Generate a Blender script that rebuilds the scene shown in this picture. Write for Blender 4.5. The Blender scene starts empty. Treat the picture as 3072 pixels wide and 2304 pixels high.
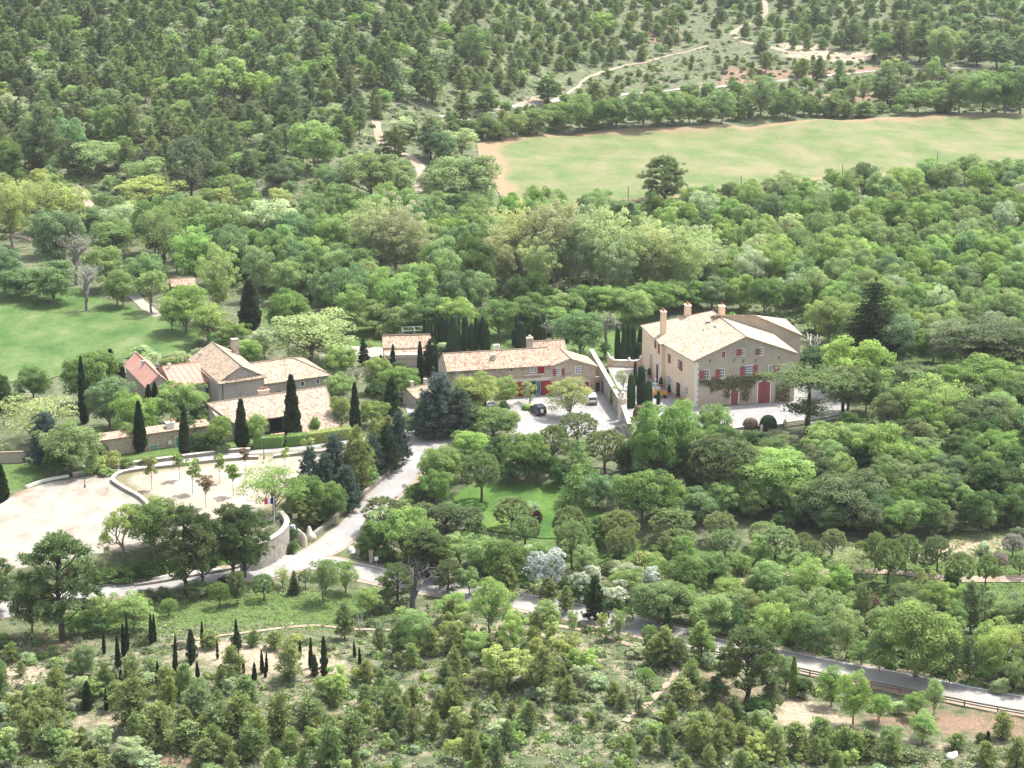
import bpy, bmesh, math, random
import numpy as np
from mathutils import Vector, Matrix
from mathutils.geometry import delaunay_2d_cdt
RNG = np.random.default_rng(7)
random.seed(7)
SC = bpy.context.scene
COL = SC.collection
# ------------------------------------------------------------------ camera, sky, sun, exposure
CAM_H, PITCH, HFOV = 110.0, math.radians(15.5), math.radians(28.0)
cd = bpy.data.cameras.new('camera')
cd.sensor_width = 36.0
cd.angle = HFOV
cd.clip_start, cd.clip_end = 1.0, 5000.0
cam = bpy.data.objects.new('camera', cd)
cam.location = (0, 0, CAM_H)
cam.rotation_euler = (math.pi / 2 - PITCH, 0, 0)
COL.objects.link(cam)
SC.camera = cam
SUN_DIR = Vector((0.60, 0.50, 0.0)).normalized()
SUN_EL = math.radians(62)
w = bpy.data.worlds.new('World')
SC.world = w
w.use_nodes = True
nt = w.node_tree
bg = nt.nodes['Background']
sky = nt.nodes.new('ShaderNodeTexSky')
sky.sky_type = 'NISHITA'
sky.sun_disc = False
sky.sun_elevation = SUN_EL
sky.sun_rotation = math.atan2(SUN_DIR.x, SUN_DIR.y)
sky.dust_density = 3.0
sky.air_density = 1.0
veil = nt.nodes.new('ShaderNodeHueSaturation')
veil.inputs['Saturation'].default_value = 0.5
nt.links.new(sky.outputs[0], veil.inputs['Color'])
nt.links.new(veil.outputs[0], bg.inputs[0])
bg.inputs[1].default_value = 0.15
sd = bpy.data.lights.new('sun', 'SUN')
sd.energy = 3.1
sd.angle = math.radians(3.0)
sd.color = (1.0, 0.965, 0.91)
sun = bpy.data.objects.new('sun', sd)
sv = Vector((SUN_DIR.x * math.cos(SUN_EL), SUN_DIR.y * math.cos(SUN_EL), math.sin(SUN_EL)))
sun.rotation_euler = sv.to_track_quat('Z', 'Y').to_euler()
sun.location = (0, 300, 300)
COL.objects.link(sun)
SC.view_settings.view_transform = 'Standard'
SC.view_settings.look = 'None'
SC.view_settings.exposure = 1.55
SC.view_settings.gamma = 1.0
SC.render.engine = 'CYCLES'
HAZE = 0.00005
SC.cycles.max_bounces = 5
SC.cycles.diffuse_bounces = 3
SC.cycles.glossy_bounces = 2
SC.cycles.transmission_bounces = 3
SC.cycles.volume_bounces = 0
SC.cycles.caustics_reflective = False
SC.cycles.caustics_refractive = False
SC.cycles.use_denoising = True
SC.cycles.denoiser = 'OPENIMAGEDENOISE'
SC.cycles.denoising_input_passes = 'RGB_ALBEDO_NORMAL'
SC.cycles.denoising_prefilter = 'ACCURATE'
# ------------------------------------------------------------------ photograph pixel -> place
F = 1536 / math.tan(HFOV / 2)
CP, SP = math.cos(PITCH), math.sin(PITCH)
CAMO = np.array([0, 0, CAM_H])
def ray(px, py):
    x = (px - 1536) / F
    y = (1152 - py) / F
    return np.array([x, CP + y * SP, -SP + y * CP])
def at(px, py, z=0.0):
    r = ray(px, py)
    return CAMO + r * ((z - CAM_H) / r[2])
def onplane(px, py, p0, n):
    r = ray(px, py)
    return CAMO + r * (((p0 - CAMO) @ n) / (r @ n))
def proj(P):
    d = np.asarray(P, float) - CAMO
    dep = d[..., 1] * CP - d[..., 2] * SP
    up = d[..., 1] * SP + d[..., 2] * CP
    return 1536 + F * d[..., 0] / dep, 1152 - F * up / dep
def ppm(P):
    d = np.asarray(P, float) - CAMO
    return F / (d[1] * CP - d[2] * SP)
CR = {'A': (0, 0, 2.011), 'B': (1000, 0, 2.011), 'C': (1972, 0, 2.011), 'D': (0, 900, 2.011), 'E': (1100, 900, 2.011),
      'F': (1900, 800, 2.011), 'G': (0, 1479, 2.011), 'H': (1000, 1479, 2.011), 'I': (1972, 1479, 2.011),
      'K': (1900, 880, 4.096), 'L': (1300, 1000, 4.096), 'M': (340, 1000, 4.096), 'N': (600, 1050, 4.096),
      'Q': (1100, 900, 5.53), 'R': (1800, 1000, 4.74), 'O': (700, 1400, 4.809), 'P': (2150, 1050, 4.424),
      'V': (0, 0, 1 / 1.38879)}
def src(c, x, y):
    ox, oy, s = CR[c]
    return ox + x / s, oy + y / s
# ------------------------------------------------------------------ terrain heights on a grid
def sstep(a, b, x):
    t = np.clip((x - a) / (b - a), 0, 1)
    return t * t * (3 - 2 * t)
def vnoise(x, y, seed=0):
    xi, yi = np.floor(x).astype(int), np.floor(y).astype(int)
    fx, fy = x - xi, y - yi
    fx, fy = fx * fx * (3 - 2 * fx), fy * fy * (3 - 2 * fy)
    def h(a, b):
        n = (a * 374761393 + b * 668265263 + seed * 982451653) & 0x7fffffff
        n = ((n ^ (n >> 13)) * 1274126177) & 0x7fffffff
        return ((n ^ (n >> 16)) & 0xffff) / 65535.0
    return (h(xi, yi) * (1 - fx) + h(xi + 1, yi) * fx) * (1 - fy) + (h(xi, yi + 1) * (1 - fx) + h(xi + 1, yi + 1) * fx) * fy
def in_poly(X, Y, poly):
    r = np.zeros(np.shape(X), bool)
    n = len(poly)
    for i in range(n):
        x0, y0 = poly[i][:2]
        x1, y1 = poly[(i + 1) % n][:2]
        c = ((y0 > Y) != (y1 > Y))
        with np.errstate(divide='ignore', invalid='ignore'):
            xx = (x1 - x0) * (Y - y0) / ((y1 - y0) if y1 != y0 else 1e-9) + x0
        r ^= c & (X < xx)
    return r
def dist_line(X, Y, pts, closed=False):
    d = np.full(np.shape(X), 1e9)
    n = len(pts)
    for i in range(n if closed else n - 1):
        a, b = np.array(pts[i][:2]), np.array(pts[(i + 1) % n][:2])
        ab = b - a
        t = np.clip(((X - a[0]) * ab[0] + (Y - a[1]) * ab[1]) / max(ab @ ab, 1e-9), 0, 1)
        d = np.minimum(d, np.hypot(X - a[0] - t * ab[0], Y - a[1] - t * ab[1]))
    return d
def pxpoly(c, pts, z=0.0):
    return [tuple(at(*src(c, x, y), z)[:2]) for x, y in pts]
PLATEAU = pxpoly('V', [(-300, 1290), (0, 1258), (185, 1232), (335, 1208), (420, 1196), (500, 1196), (560, 1185), (598, 1166), (614, 1152), (621, 1138),
                       (618, 1126), (608, 1116), (650, 1070), (720, 1030), (790, 970), (850, 930), (890, 905), (960, 930), (1100, 945), (1240, 948), (1340, 950), (1372, 935),
                       (1590, 926), (1655, 919), (1737, 912), (1815, 897), (1860, 880), (1930, 830), (2050, 740), (2300, 640), (2300, 560), (-300, 560)])
GX0, GX1, GY0, GY1, GS = -390.0, 390.0, 170.0, 1150.0, 2.0
gx = np.arange(GX0, GX1 + GS, GS)
gy = np.arange(GY0, GY1 + GS, GS)
TX, TY = np.meshgrid(gx, gy)
def terrain_raw(X, Y):
    side = sstep(-70, 60, X)
    y0 = 600 + 160 * side
    s = 0.165 - 0.035 * side
    t = (Y - y0) / 25.0
    hill = s * 25.0 * np.log1p(np.exp(np.clip(t, -30, 30))) + s * np.maximum(0, t - 30) * 25
    z = hill * (0.88 + 0.3 * vnoise(X / 90, Y / 90, 3)) + 3.0 * sstep(430, 620, Y)
    fr = -4.2 * sstep(360, 312, Y)
    fr += -2.2 * sstep(0, 80, X) * sstep(330, 280, Y) + 1.6 * np.exp(-((X + 28) / 45) ** 2 - ((Y - 262) / 16) ** 2)
    z = z + fr
    ins = in_poly(X, Y, PLATEAU)
    d = dist_line(X, Y, PLATEAU, True)
    sdist = np.where(ins, d, -d)
    k = sstep(-3.2, 0.2, sdist)
    z = np.where(Y < 420, z * (1 - k), z)
    rough = 0.25 + 1.6 * sstep(-2, -25, sdist) * (Y < 330) + 2.5 * sstep(600, 720, Y)
    nz = (vnoise(X / 22, Y / 22, 1) - 0.5) * rough + (vnoise(X / 7, Y / 7, 2) - 0.5) * 0.3 * rough
    nz = nz * np.where((sdist > -6) & (Y < 430), 0.05, 1.0)
    return z + nz
TZ = terrain_raw(TX, TY)
ROADS = {}
def smooth_line(pts, step=2.0):
    pts = np.array(pts, float)
    out = []
    n = len(pts)
    for i in range(n - 1):
        p0, p1, p2, p3 = pts[max(i - 1, 0)], pts[i], pts[i + 1], pts[min(i + 2, n - 1)]
        m = max(2, int(np.hypot(*(p2 - p1)[:2]) / step))
        for t in np.arange(m) / m:
            out.append(0.5 * ((2 * p1) + (-p0 + p2) * t + (2 * p0 - 5 * p1 + 4 * p2 - p3) * t * t + (-p0 + 3 * p1 - 3 * p2 + p3) * t ** 3))
    out.append(pts[-1])
    return np.array(out)
def hz(x, y):
    fx = np.clip((np.asarray(x, float) - GX0) / GS, 0, len(gx) - 1.001)
    fy = np.clip((np.asarray(y, float) - GY0) / GS, 0, len(gy) - 1.001)
    i, j = fx.astype(int), fy.astype(int)
    u, v = fx - i, fy - j
    return (TZ[j, i] * (1 - u) + TZ[j, i + 1] * u) * (1 - v) + (TZ[j + 1, i] * (1 - u) + TZ[j + 1, i + 1] * u) * v
YS = np.arange(176.0, 1140.0, 1.0)
def ground(px, py):
    r = ray(px, py)
    xs = r[0] / r[1] * YS
    zs = CAM_H + r[2] / r[1] * YS
    below = zs < hz(xs, YS)
    k = int(np.argmax(below)) if below.any() else len(YS) - 1
    k = max(k, 1)
    a0, a1 = zs[k - 1] - hz(xs[k - 1], YS[k - 1]), zs[k] - hz(xs[k], YS[k])
    t = np.clip(a0 / (a0 - a1 + 1e-9), 0, 1)
    y = YS[k - 1] + t
    x = r[0] / r[1] * y
    return np.array([x, y, float(hz(x, y))])
def G(c, x, y):
    return ground(*src(c, x, y))
def flatten_road(line, half, blend=4.0):
    """grade the ground under a road so that it lies level across"""
    P = np.array(line)
    zc = hz(P[:, 0], P[:, 1])
    k = np.ones(9) / 9
    zc = np.convolve(np.pad(zc, 4, mode='edge'), k, 'valid')
    x0, x1, y0, y1 = P[:, 0].min() - half - blend, P[:, 0].max() + half + blend, P[:, 1].min() - half - blend, P[:, 1].max() + half + blend
    m = (TX >= x0) & (TX <= x1) & (TY >= y0) & (TY <= y1)
    idx = np.argwhere(m)
    for j, i in idx:
        d2 = (P[:, 0] - TX[j, i]) ** 2 + (P[:, 1] - TY[j, i]) ** 2
        q = int(np.argmin(d2))
        d = math.sqrt(d2[q])
        if d < half + blend:
            kk = float(sstep(half + blend, half + 0.6, d))
            TZ[j, i] = TZ[j, i] * (1 - kk) + zc[q] * kk
def pxline(c, pts):
    return smooth_line([G(c, x, y)[:2] for x, y in pts])
ROADS['main_road'] = (pxline('V', [(-60, 1331), (40, 1314), (110, 1300), (220, 1281), (330, 1264), (450, 1247), (560, 1232), (650, 1224), (730, 1228), (800, 1240), (900, 1262), (1000, 1279), (1100, 1294), (1230, 1319), (1350, 1347), (1550, 1396), (1700, 1427), (1900, 1466), (2100, 1504), (2300, 1540), (2500, 1578), (2700, 1612)]), 3.0)
ROADS['estate_road'] = (pxline('V', [(600, 1222), (690, 1196), (740, 1160), (790, 1112), (838, 1063), (868, 1025), (884, 990), (893, 962)]), 2.6)
for nm, (ln, hw) in ROADS.items():
    flatten_road(ln, hw)
# ------------------------------------------------------------------ materials
MATS = {}
def nodes_of(m):
    m.use_nodes = True
    n = m.node_tree
    n.nodes.clear()
    out = n.nodes.new('ShaderNodeOutputMaterial')
    return n, out
def N(n, t, **kw):
    o = n.nodes.new(t)
    for k, v in kw.items():
        if k.startswith('i_'):
            key = k[2:]
            o.inputs[int(key) if key.isdigit() else key].default_value = v
        else:
            setattr(o, k, v)
    return o
def ramp(n, fac, stops):
    r = n.nodes.new('ShaderNodeValToRGB')
    while len(r.color_ramp.elements) < len(stops):
        r.color_ramp.elements.new(0.5)
    for e, (p, c) in zip(r.color_ramp.elements, stops):
        e.position = p
        e.color = (*c, 1) if len(c) == 3 else c
    n.links.new(fac, r.inputs[0])
    return r.outputs[0]
def mixc(n, fac, a, b, mode='MIX'):
    m = n.nodes.new('ShaderNodeMix')
    m.data_type = 'RGBA'
    m.blend_type = mode
    for sock, val in ((m.inputs[0], fac), (m.inputs[6], a), (m.inputs[7], b)):
        if hasattr(val, 'is_output'):
            n.links.new(val, sock)
        else:
            sock.default_value = val if not isinstance(val, tuple) or len(val) == 4 else (*val, 1)
    return m.outputs[2]
def math_(n, op, a, b=0.0):
    m = n.nodes.new('ShaderNodeMath')
    m.operation = op
    for sock, val in ((m.inputs[0], a), (m.inputs[1], b)):
        if hasattr(val, 'is_output'):
            n.links.new(val, sock)
        else:
            sock.default_value = val
    return m.outputs[0]
def noise(n, scale, detail=4, vec=None, rough=0.55):
    o = N(n, 'ShaderNodeTexNoise')
    o.inputs['Scale'].default_value = scale
    o.inputs['Detail'].default_value = detail
    o.inputs['Roughness'].default_value = rough
    if vec is not None:
        n.links.new(vec, o.inputs['Vector'])
    return o.outputs[0]
def geo_pos(n):
    return N(n, 'ShaderNodeNewGeometry').outputs['Position']
def pbr(n, out, color, rough=0.9, bump=None, bstr=0.3, bdist=0.05, metal=0.0):
    b = N(n, 'ShaderNodeBsdfPrincipled')
    if hasattr(color, 'is_output'):
        n.links.new(color, b.inputs['Base Color'])
    else:
        b.inputs['Base Color'].default_value = (*color, 1)
    b.inputs['Roughness'].default_value = rough
    b.inputs['Metallic'].default_value = metal
    b.inputs['Specular IOR Level'].default_value = 0.25 if metal == 0 else 0.5
    if bump is not None:
        bp = N(n, 'ShaderNodeBump')
        bp.inputs['Strength'].default_value = bstr
        bp.inputs['Distance'].default_value = bdist
        n.links.new(bump, bp.inputs['Height'])
        n.links.new(bp.outputs[0], b.inputs['Normal'])
    n.links.new(b.outputs[0], out.inputs[0])
    return b
def simple(name, color, rough=0.8, var=0.25, scale=3.0, metal=0.0):
    m = bpy.data.materials.new(name)
    n, out = nodes_of(m)
    nz = noise(n, scale, 4, geo_pos(n))
    c = ramp(n, nz, [(0.25, tuple(x * (1 - var) for x in color)), (0.75, tuple(min(1, x * (1 + var)) for x in color))])
    pbr(n, out, c, rough, metal=metal)
    MATS[name] = m
    return m
def foliage(name, trans=0.35):
    m = bpy.data.materials.new(name)
    n, out = nodes_of(m)
    oi = N(n, 'ShaderNodeObjectInfo')
    at_ = N(n, 'ShaderNodeAttribute', attribute_name='tint')
    t = at_.outputs['Fac']
    lum = N(n, 'ShaderNodeMapRange')
    n.links.new(t, lum.inputs[0])
    lum.inputs[3].default_value = 0.68
    lum.inputs[4].default_value = 1.36
    hsv = N(n, 'ShaderNodeHueSaturation')
    n.links.new(oi.outputs['Color'], hsv.inputs['Color'])
    hr = N(n, 'ShaderNodeMapRange')
    n.links.new(t, hr.inputs[0])
    hr.inputs[3].default_value = 0.512
    hr.inputs[4].default_value = 0.49
    hsv.inputs['Saturation'].default_value = 0.92
    n.links.new(hr.outputs[0], hsv.inputs['Hue'])
    n.links.new(lum.outputs[0], hsv.inputs['Value'])
    d = N(n, 'ShaderNodeBsdfDiffuse')
    tr = N(n, 'ShaderNodeBsdfTranslucent')
    n.links.new(hsv.outputs[0], d.inputs[0])
    h2 = N(n, 'ShaderNodeHueSaturation')
    h2.inputs['Hue'].default_value = 0.49
    h2.inputs['Saturation'].default_value = 1.1
    h2.inputs['Value'].default_value = 1.25
    n.links.new(hsv.outputs[0], h2.inputs['Color'])
    n.links.new(h2.outputs[0], tr.inputs[0])
    mx = N(n, 'ShaderNodeMixShader')
    mx.inputs[0].default_value = trans
    n.links.new(d.outputs[0], mx.inputs[1])
    n.links.new(tr.outputs[0], mx.inputs[2])
    n.links.new(mx.outputs[0], out.inputs[0])
    MATS[name] = m
    return m
foliage('leaf', 0.42)
foliage('needle', 0.25)
simple('bark', (0.16, 0.13, 0.10), 0.95, 0.35, 2.0)
simple('palebark', (0.30, 0.29, 0.23), 0.95, 0.3, 2.0)
simple('bark_dark', (0.055, 0.045, 0.035), 0.95, 0.35, 2.0)
simple('deadwood', (0.42, 0.39, 0.35), 0.95, 0.3, 2.0)
simple('charred', (0.085, 0.08, 0.078), 0.95, 0.35, 2.0)
simple('greywood', (0.17, 0.155, 0.145), 0.95, 0.3, 2.0)
simple('limestone', (0.52, 0.46, 0.37), 0.9, 0.3, 1.5)
simple('limestone_dark', (0.34, 0.30, 0.25), 0.9, 0.4, 1.5)
simple('white_stone', (0.66, 0.62, 0.55), 0.85, 0.12, 4)
simple('render_pink', (0.62, 0.42, 0.29), 0.9, 0.08, 1.0)
simple('white_paint', (0.78, 0.78, 0.76), 0.5, 0.05)
simple('car_white', (0.75, 0.76, 0.77), 0.25, 0.02)
simple('car_dark', (0.022, 0.028, 0.045), 0.25, 0.1)
simple('car_trim', (0.10, 0.085, 0.075), 0.6, 0.1)
simple('tyre', (0.02, 0.02, 0.02), 0.9, 0.1)
simple('rim', (0.4, 0.4, 0.42), 0.35, 0.05, metal=0.8)
simple('red_lamp', (0.45, 0.02, 0.015), 0.3, 0.05)
simple('pale_lamp', (0.75, 0.75, 0.7), 0.2, 0.05)
simple('shutter_red', (0.235, 0.066, 0.064), 0.7, 0.18, 1.5)
simple('door_red', (0.27, 0.018, 0.025), 0.7, 0.12, 1.5)
simple('dark_wood', (0.035, 0.03, 0.03), 0.8, 0.2)
simple('green_paint', (0.15, 0.30, 0.26), 0.7, 0.15)
simple('lamp_green', (0.03, 0.10, 0.09), 0.5, 0.1)
simple('pale_blue', (0.42, 0.50, 0.58), 0.6, 0.1)
simple('terracotta', (0.42, 0.17, 0.09), 0.85, 0.2, 4)
simple('ochre_wood', (0.55, 0.28, 0.08), 0.7, 0.2, 3)
simple('iron', (0.05, 0.05, 0.055), 0.6, 0.2)
simple('steel', (0.33, 0.38, 0.38), 0.5, 0.1)
simple('chimney_cream', (0.68, 0.50, 0.34), 0.9, 0.08)
simple('brick_red', (0.42, 0.13, 0.08), 0.9, 0.2, 3)
simple('flag_blue', (0.012, 0.022, 0.13), 0.8, 0.05)
simple('flag_red', (0.60, 0.015, 0.035), 0.8, 0.05)
simple('pole_wood', (0.16, 0.13, 0.11), 0.9, 0.25)
simple('guard_wood', (0.20, 0.15, 0.11), 0.85, 0.3)
def m_glass():
    m = bpy.data.materials.new('window_glass')
    n, out = nodes_of(m)
    nz = noise(n, 1.2, 2, geo_pos(n))
    c = ramp(n, nz, [(0.3, (0.02, 0.026, 0.035)), (0.7, (0.10, 0.125, 0.16))])
    b = pbr(n, out, c, 0.15)
    b.inputs['Specular IOR Level'].default_value = 0.6
    MATS['window_glass'] = m
m_glass()
def m_plaster(name, base, dirty, low=None):
    m = bpy.data.materials.new(name)
    n, out = nodes_of(m)
    p = geo_pos(n)
    a = noise(n, 0.35, 6, p, 0.65)
    mp = N(n, 'ShaderNodeMapping')
    mp.inputs['Scale'].default_value = (1.4, 1.4, 0.18)
    n.links.new(p, mp.inputs[0])
    streak = noise(n, 1.0, 5, mp.outputs[0], 0.6)
    c = mixc(n, math_(n, 'MULTIPLY', ramp(n, a, [(0.4, (0, 0, 0)), (0.68, (1, 1, 1))]), 0.8), base, dirty)
    c = mixc(n, math_(n, 'MULTIPLY', ramp(n, streak, [(0.48, (0, 0, 0)), (0.75, (1, 1, 1))]), 0.5), c, dirty)
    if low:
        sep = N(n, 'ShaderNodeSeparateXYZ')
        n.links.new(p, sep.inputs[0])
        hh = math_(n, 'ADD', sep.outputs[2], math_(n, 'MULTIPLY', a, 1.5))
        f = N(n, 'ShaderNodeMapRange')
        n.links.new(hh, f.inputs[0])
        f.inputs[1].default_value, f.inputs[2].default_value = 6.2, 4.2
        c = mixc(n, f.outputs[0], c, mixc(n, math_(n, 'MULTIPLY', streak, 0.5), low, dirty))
    fine = noise(n, 6, 4, p)
    c = mixc(n, 0.25, c, mixc(n, fine, (0.55, 0.5, 0.45), (1.0, 0.97, 0.9)), 'MULTIPLY')
    pbr(n, out, c, 0.95, fine, 0.25, 0.03)
    MATS[name] = m
m_plaster('plaster_rose', (0.763, 0.598, 0.427), (0.657, 0.510, 0.373))  # rose plaster; warmer light on the side wall is painted into its brightness
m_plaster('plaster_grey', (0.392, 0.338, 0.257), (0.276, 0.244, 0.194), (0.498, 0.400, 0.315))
m_plaster('plaster_farm', (0.445, 0.374, 0.306), (0.350, 0.296, 0.242))
m_plaster('plaster_wing', (0.424, 0.354, 0.272), (0.318, 0.276, 0.218))
def m_stone(name, c1, c2, mortar, scale=2.2, zs=1.6):
    m = bpy.data.materials.new(name)
    n, out = nodes_of(m)
    p = geo_pos(n)
    mp = N(n, 'ShaderNodeMapping')
    mp.inputs['Scale'].default_value = (1, 1, zs)
    n.links.new(p, mp.inputs[0])
    v = N(n, 'ShaderNodeTexVoronoi', feature='F1')
    v.inputs['Scale'].default_value = scale
    n.links.new(mp.outputs[0], v.inputs['Vector'])
    v2 = N(n, 'ShaderNodeTexVoronoi', feature='DISTANCE_TO_EDGE')
    v2.inputs['Scale'].default_value = scale
    n.links.new(mp.outputs[0], v2.inputs['Vector'])
    sep = N(n, 'ShaderNodeSeparateColor')
    n.links.new(v.outputs['Color'], sep.inputs[0])
    c = mixc(n, sep.outputs[0], c1, c2)
    big = noise(n, 0.4, 5, p)
    c = mixc(n, math_(n, 'MULTIPLY', ramp(n, big, [(0.4, (0, 0, 0)), (0.65, (1, 1, 1))]), 0.55), c, mortar)
    e = ramp(n, v2.outputs[0], [(0.0, (1, 1, 1)), (0.10, (0, 0, 0))])
    c = mixc(n, e, c, mortar)
    pbr(n, out, c, 0.95, v2.outputs[0], 0.6, 0.08)
    MATS[name] = m
m_stone('stone_mas', (0.414, 0.314, 0.216), (0.216, 0.167, 0.126), (0.450, 0.360, 0.270))
m_stone('stone_farm', (0.360, 0.314, 0.270), (0.270, 0.239, 0.208), (0.396, 0.347, 0.301), 1.8)
m_stone('stone_bastion', (0.369, 0.332, 0.277), (0.184, 0.166, 0.142), (0.246, 0.221, 0.184), 1.5, 1.3)
m_stone('stone_wall', (0.308, 0.266, 0.217), (0.182, 0.161, 0.133), (0.252, 0.224, 0.189), 2.0, 1.6)
def m_roof(name, cols, gap, row=0.42, colw=0.30, moss=None):
    m = bpy.data.materials.new(name)
    n, out = nodes_of(m)
    uv = N(n, 'ShaderNodeUVMap').outputs[0]
    sep = N(n, 'ShaderNodeSeparateXYZ')
    n.links.new(uv, sep.inputs[0])
    cu = math_(n, 'DIVIDE', sep.outputs[0], colw)
    cv = math_(n, 'DIVIDE', sep.outputs[1], row)
    cmb = N(n, 'ShaderNodeCombineXYZ')
    n.links.new(math_(n, 'FLOOR', cu), cmb.inputs[0])
    n.links.new(math_(n, 'FLOOR', cv), cmb.inputs[1])
    wn = N(n, 'ShaderNodeTexWhiteNoise', noise_dimensions='2D')
    n.links.new(cmb.outputs[0], wn.inputs[0])
    p = geo_pos(n)
    big = noise(n, 0.5, 5, p, 0.6)
    fac = math_(n, 'ADD', math_(n, 'MULTIPLY', wn.outputs[0], 0.74), math_(n, 'MULTIPLY', big, 0.32))
    k = len(cols)
    c = ramp(n, fac, [(0.12 + 0.78 * i / (k - 1), cc) for i, cc in enumerate(cols)])
    fr = math_(n, 'FRACT', cu)
    tri = math_(n, 'ABSOLUTE', math_(n, 'SUBTRACT', fr, 0.5))
    g = ramp(n, tri, [(0.30, (0, 0, 0)), (0.46, (1, 1, 1))])
    c = mixc(n, math_(n, 'MULTIPLY', g, 0.75), c, gap)
    frv = math_(n, 'FRACT', cv)
    g2 = ramp(n, frv, [(0.0, (1, 1, 1)), (0.16, (0, 0, 0))])
    c = mixc(n, math_(n, 'MULTIPLY', g2, 0.25), c, gap)
    if moss:
        st = noise(n, 1.6, 6, p, 0.7)
        c = mixc(n, math_(n, 'MULTIPLY', ramp(n, st, [(0.58, (0, 0, 0)), (0.70, (1, 1, 1))]), 0.7), c, moss)
    hgt = math_(n, 'SUBTRACT', 1.0, math_(n, 'MULTIPLY', tri, 2.0))
    pbr(n, out, c, 0.9, hgt, 0.8, 0.12)
    MATS[name] = m
m_roof('tiles_pale', [(0.220, 0.142, 0.098), (0.365, 0.261, 0.182), (0.461, 0.362, 0.262), (0.507, 0.414, 0.307), (0.538, 0.455, 0.345)], (0.222, 0.159, 0.112))
m_roof('tiles_mas', [(0.214, 0.131, 0.093), (0.351, 0.240, 0.171), (0.417, 0.315, 0.229), (0.482, 0.401, 0.300)], (0.164, 0.108, 0.077))
m_roof('tiles_farm', [(0.205, 0.143, 0.101), (0.316, 0.236, 0.167), (0.401, 0.316, 0.228), (0.451, 0.374, 0.278)], (0.160, 0.116, 0.083), moss=(0.119, 0.097, 0.073))
m_roof('tiles_barn', [(0.180, 0.126, 0.092), (0.309, 0.229, 0.169), (0.392, 0.312, 0.236), (0.422, 0.352, 0.272)], (0.145, 0.103, 0.076), colw=0.34, moss=(0.093, 0.075, 0.058))
m_roof('tiles_red', [(0.354, 0.187, 0.142), (0.379, 0.208, 0.158), (0.401, 0.238, 0.184)], (0.284, 0.132, 0.095), row=0.9, colw=1.2)
def m_ground():
    m = bpy.data.materials.new('hill_ground')
    n, out = nodes_of(m)
    p = geo_pos(n)
    a = N(n, 'ShaderNodeAttribute', attribute_name='zone')
    sep = N(n, 'ShaderNodeSeparateColor')
    n.links.new(a.outputs['Color'], sep.inputs[0])
    n1, n2, n3 = noise(n, 0.11, 6, p, 0.62), noise(n, 0.5, 6, p, 0.65), noise(n, 2.2, 5, p, 0.7)
    scrub = ramp(n, n2, [(0.32, (0.05, 0.078, 0.03)), (0.48, (0.095, 0.115, 0.056)), (0.62, (0.16, 0.155, 0.095)), (0.78, (0.24, 0.20, 0.14))])
    lush = ramp(n, n2, [(0.3, (0.05, 0.10, 0.02)), (0.55, (0.085, 0.14, 0.035)), (0.8, (0.14, 0.17, 0.065))])
    pale = ramp(n, n3, [(0.3, (0.21, 0.16, 0.11)), (0.5, (0.34, 0.27, 0.19)), (0.7, (0.46, 0.40, 0.32))])
    red = ramp(n, n3, [(0.3, (0.15, 0.095, 0.065)), (0.55, (0.235, 0.155, 0.108)), (0.75, (0.30, 0.225, 0.165))])
    def edge(s, soft=0.16):
        v = math_(n, 'ADD', s, math_(n, 'MULTIPLY', math_(n, 'SUBTRACT', n2, 0.5), 0.9))
        return ramp(n, v, [(0.5 - soft, (0, 0, 0)), (0.5 + soft, (1, 1, 1))])
    c = mixc(n, edge(sep.outputs[0]), scrub, lush)
    c = mixc(n, edge(sep.outputs[1]), c, pale)
    c = mixc(n, edge(sep.outputs[2]), c, red)
    c = mixc(n, 0.5, c, mixc(n, n3, (0.5, 0.52, 0.5), (1.2, 1.18, 1.15)), 'MULTIPLY')
    pbr(n, out, c, 0.97, n3, 0.9, 0.35)
    MATS['hill_ground'] = m
m_ground()
def m_mix_ground(name, stops, scale1, scale2, edge_cols=None, bstr=0.5, bdist=0.1, ruts=0.0):
    m = bpy.data.materials.new(name)
    n, out = nodes_of(m)
    p = geo_pos(n)
    mp = N(n, 'ShaderNodeMapping')
    mp.inputs['Scale'].default_value = (1.0, 0.55, 1.0)
    n.links.new(p, mp.inputs[0])
    n1, n2 = noise(n, scale1, 7, mp.outputs[0], 0.66), noise(n, scale2, 5, p, 0.7)
    v = math_(n, 'ADD', math_(n, 'MULTIPLY', n1, 0.72), math_(n, 'MULTIPLY', n2, 0.28))
    c = ramp(n, v, stops)
    if ruts:
        wv = N(n, 'ShaderNodeTexWave', wave_type='RINGS', rings_direction='Z')
        wv.inputs['Scale'].default_value = 0.16
        wv.inputs['Distortion'].default_value = 7.0
        wv.inputs['Detail'].default_value = 3.0
        wv.inputs['Detail Scale'].default_value = 0.35
        off = N(n, 'ShaderNodeMapping')
        off.inputs['Location'].default_value = (52, -292, 0)
        n.links.new(p, off.inputs[0])
        n.links.new(off.outputs[0], wv.inputs['Vector'])
        rut = ramp(n, wv.outputs['Fac'], [(0.80, (0, 0, 0)), (0.93, (1, 1, 1))])
        c = mixc(n, math_(n, 'MULTIPLY', rut, ruts), c, tuple(0.62 * q for q in stops[0][1]))
    if edge_cols:
        a = N(n, 'ShaderNodeAttribute', attribute_name='zone')
        sep = N(n, 'ShaderNodeSeparateColor')
        n.links.new(a.outputs['Color'], sep.inputs[0])
        e = math_(n, 'ADD', sep.outputs[0], math_(n, 'MULTIPLY', math_(n, 'SUBTRACT', n1, 0.5), 1.0))
        ec = ramp(n, n2, [(0.3, edge_cols[0]), (0.7, edge_cols[1])])
        c = mixc(n, ramp(n, e, [(0.35, (0, 0, 0)), (0.7, (1, 1, 1))]), c, ec)
    pbr(n, out, c, 0.96, n2, bstr, bdist)
    MATS[name] = m
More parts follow.
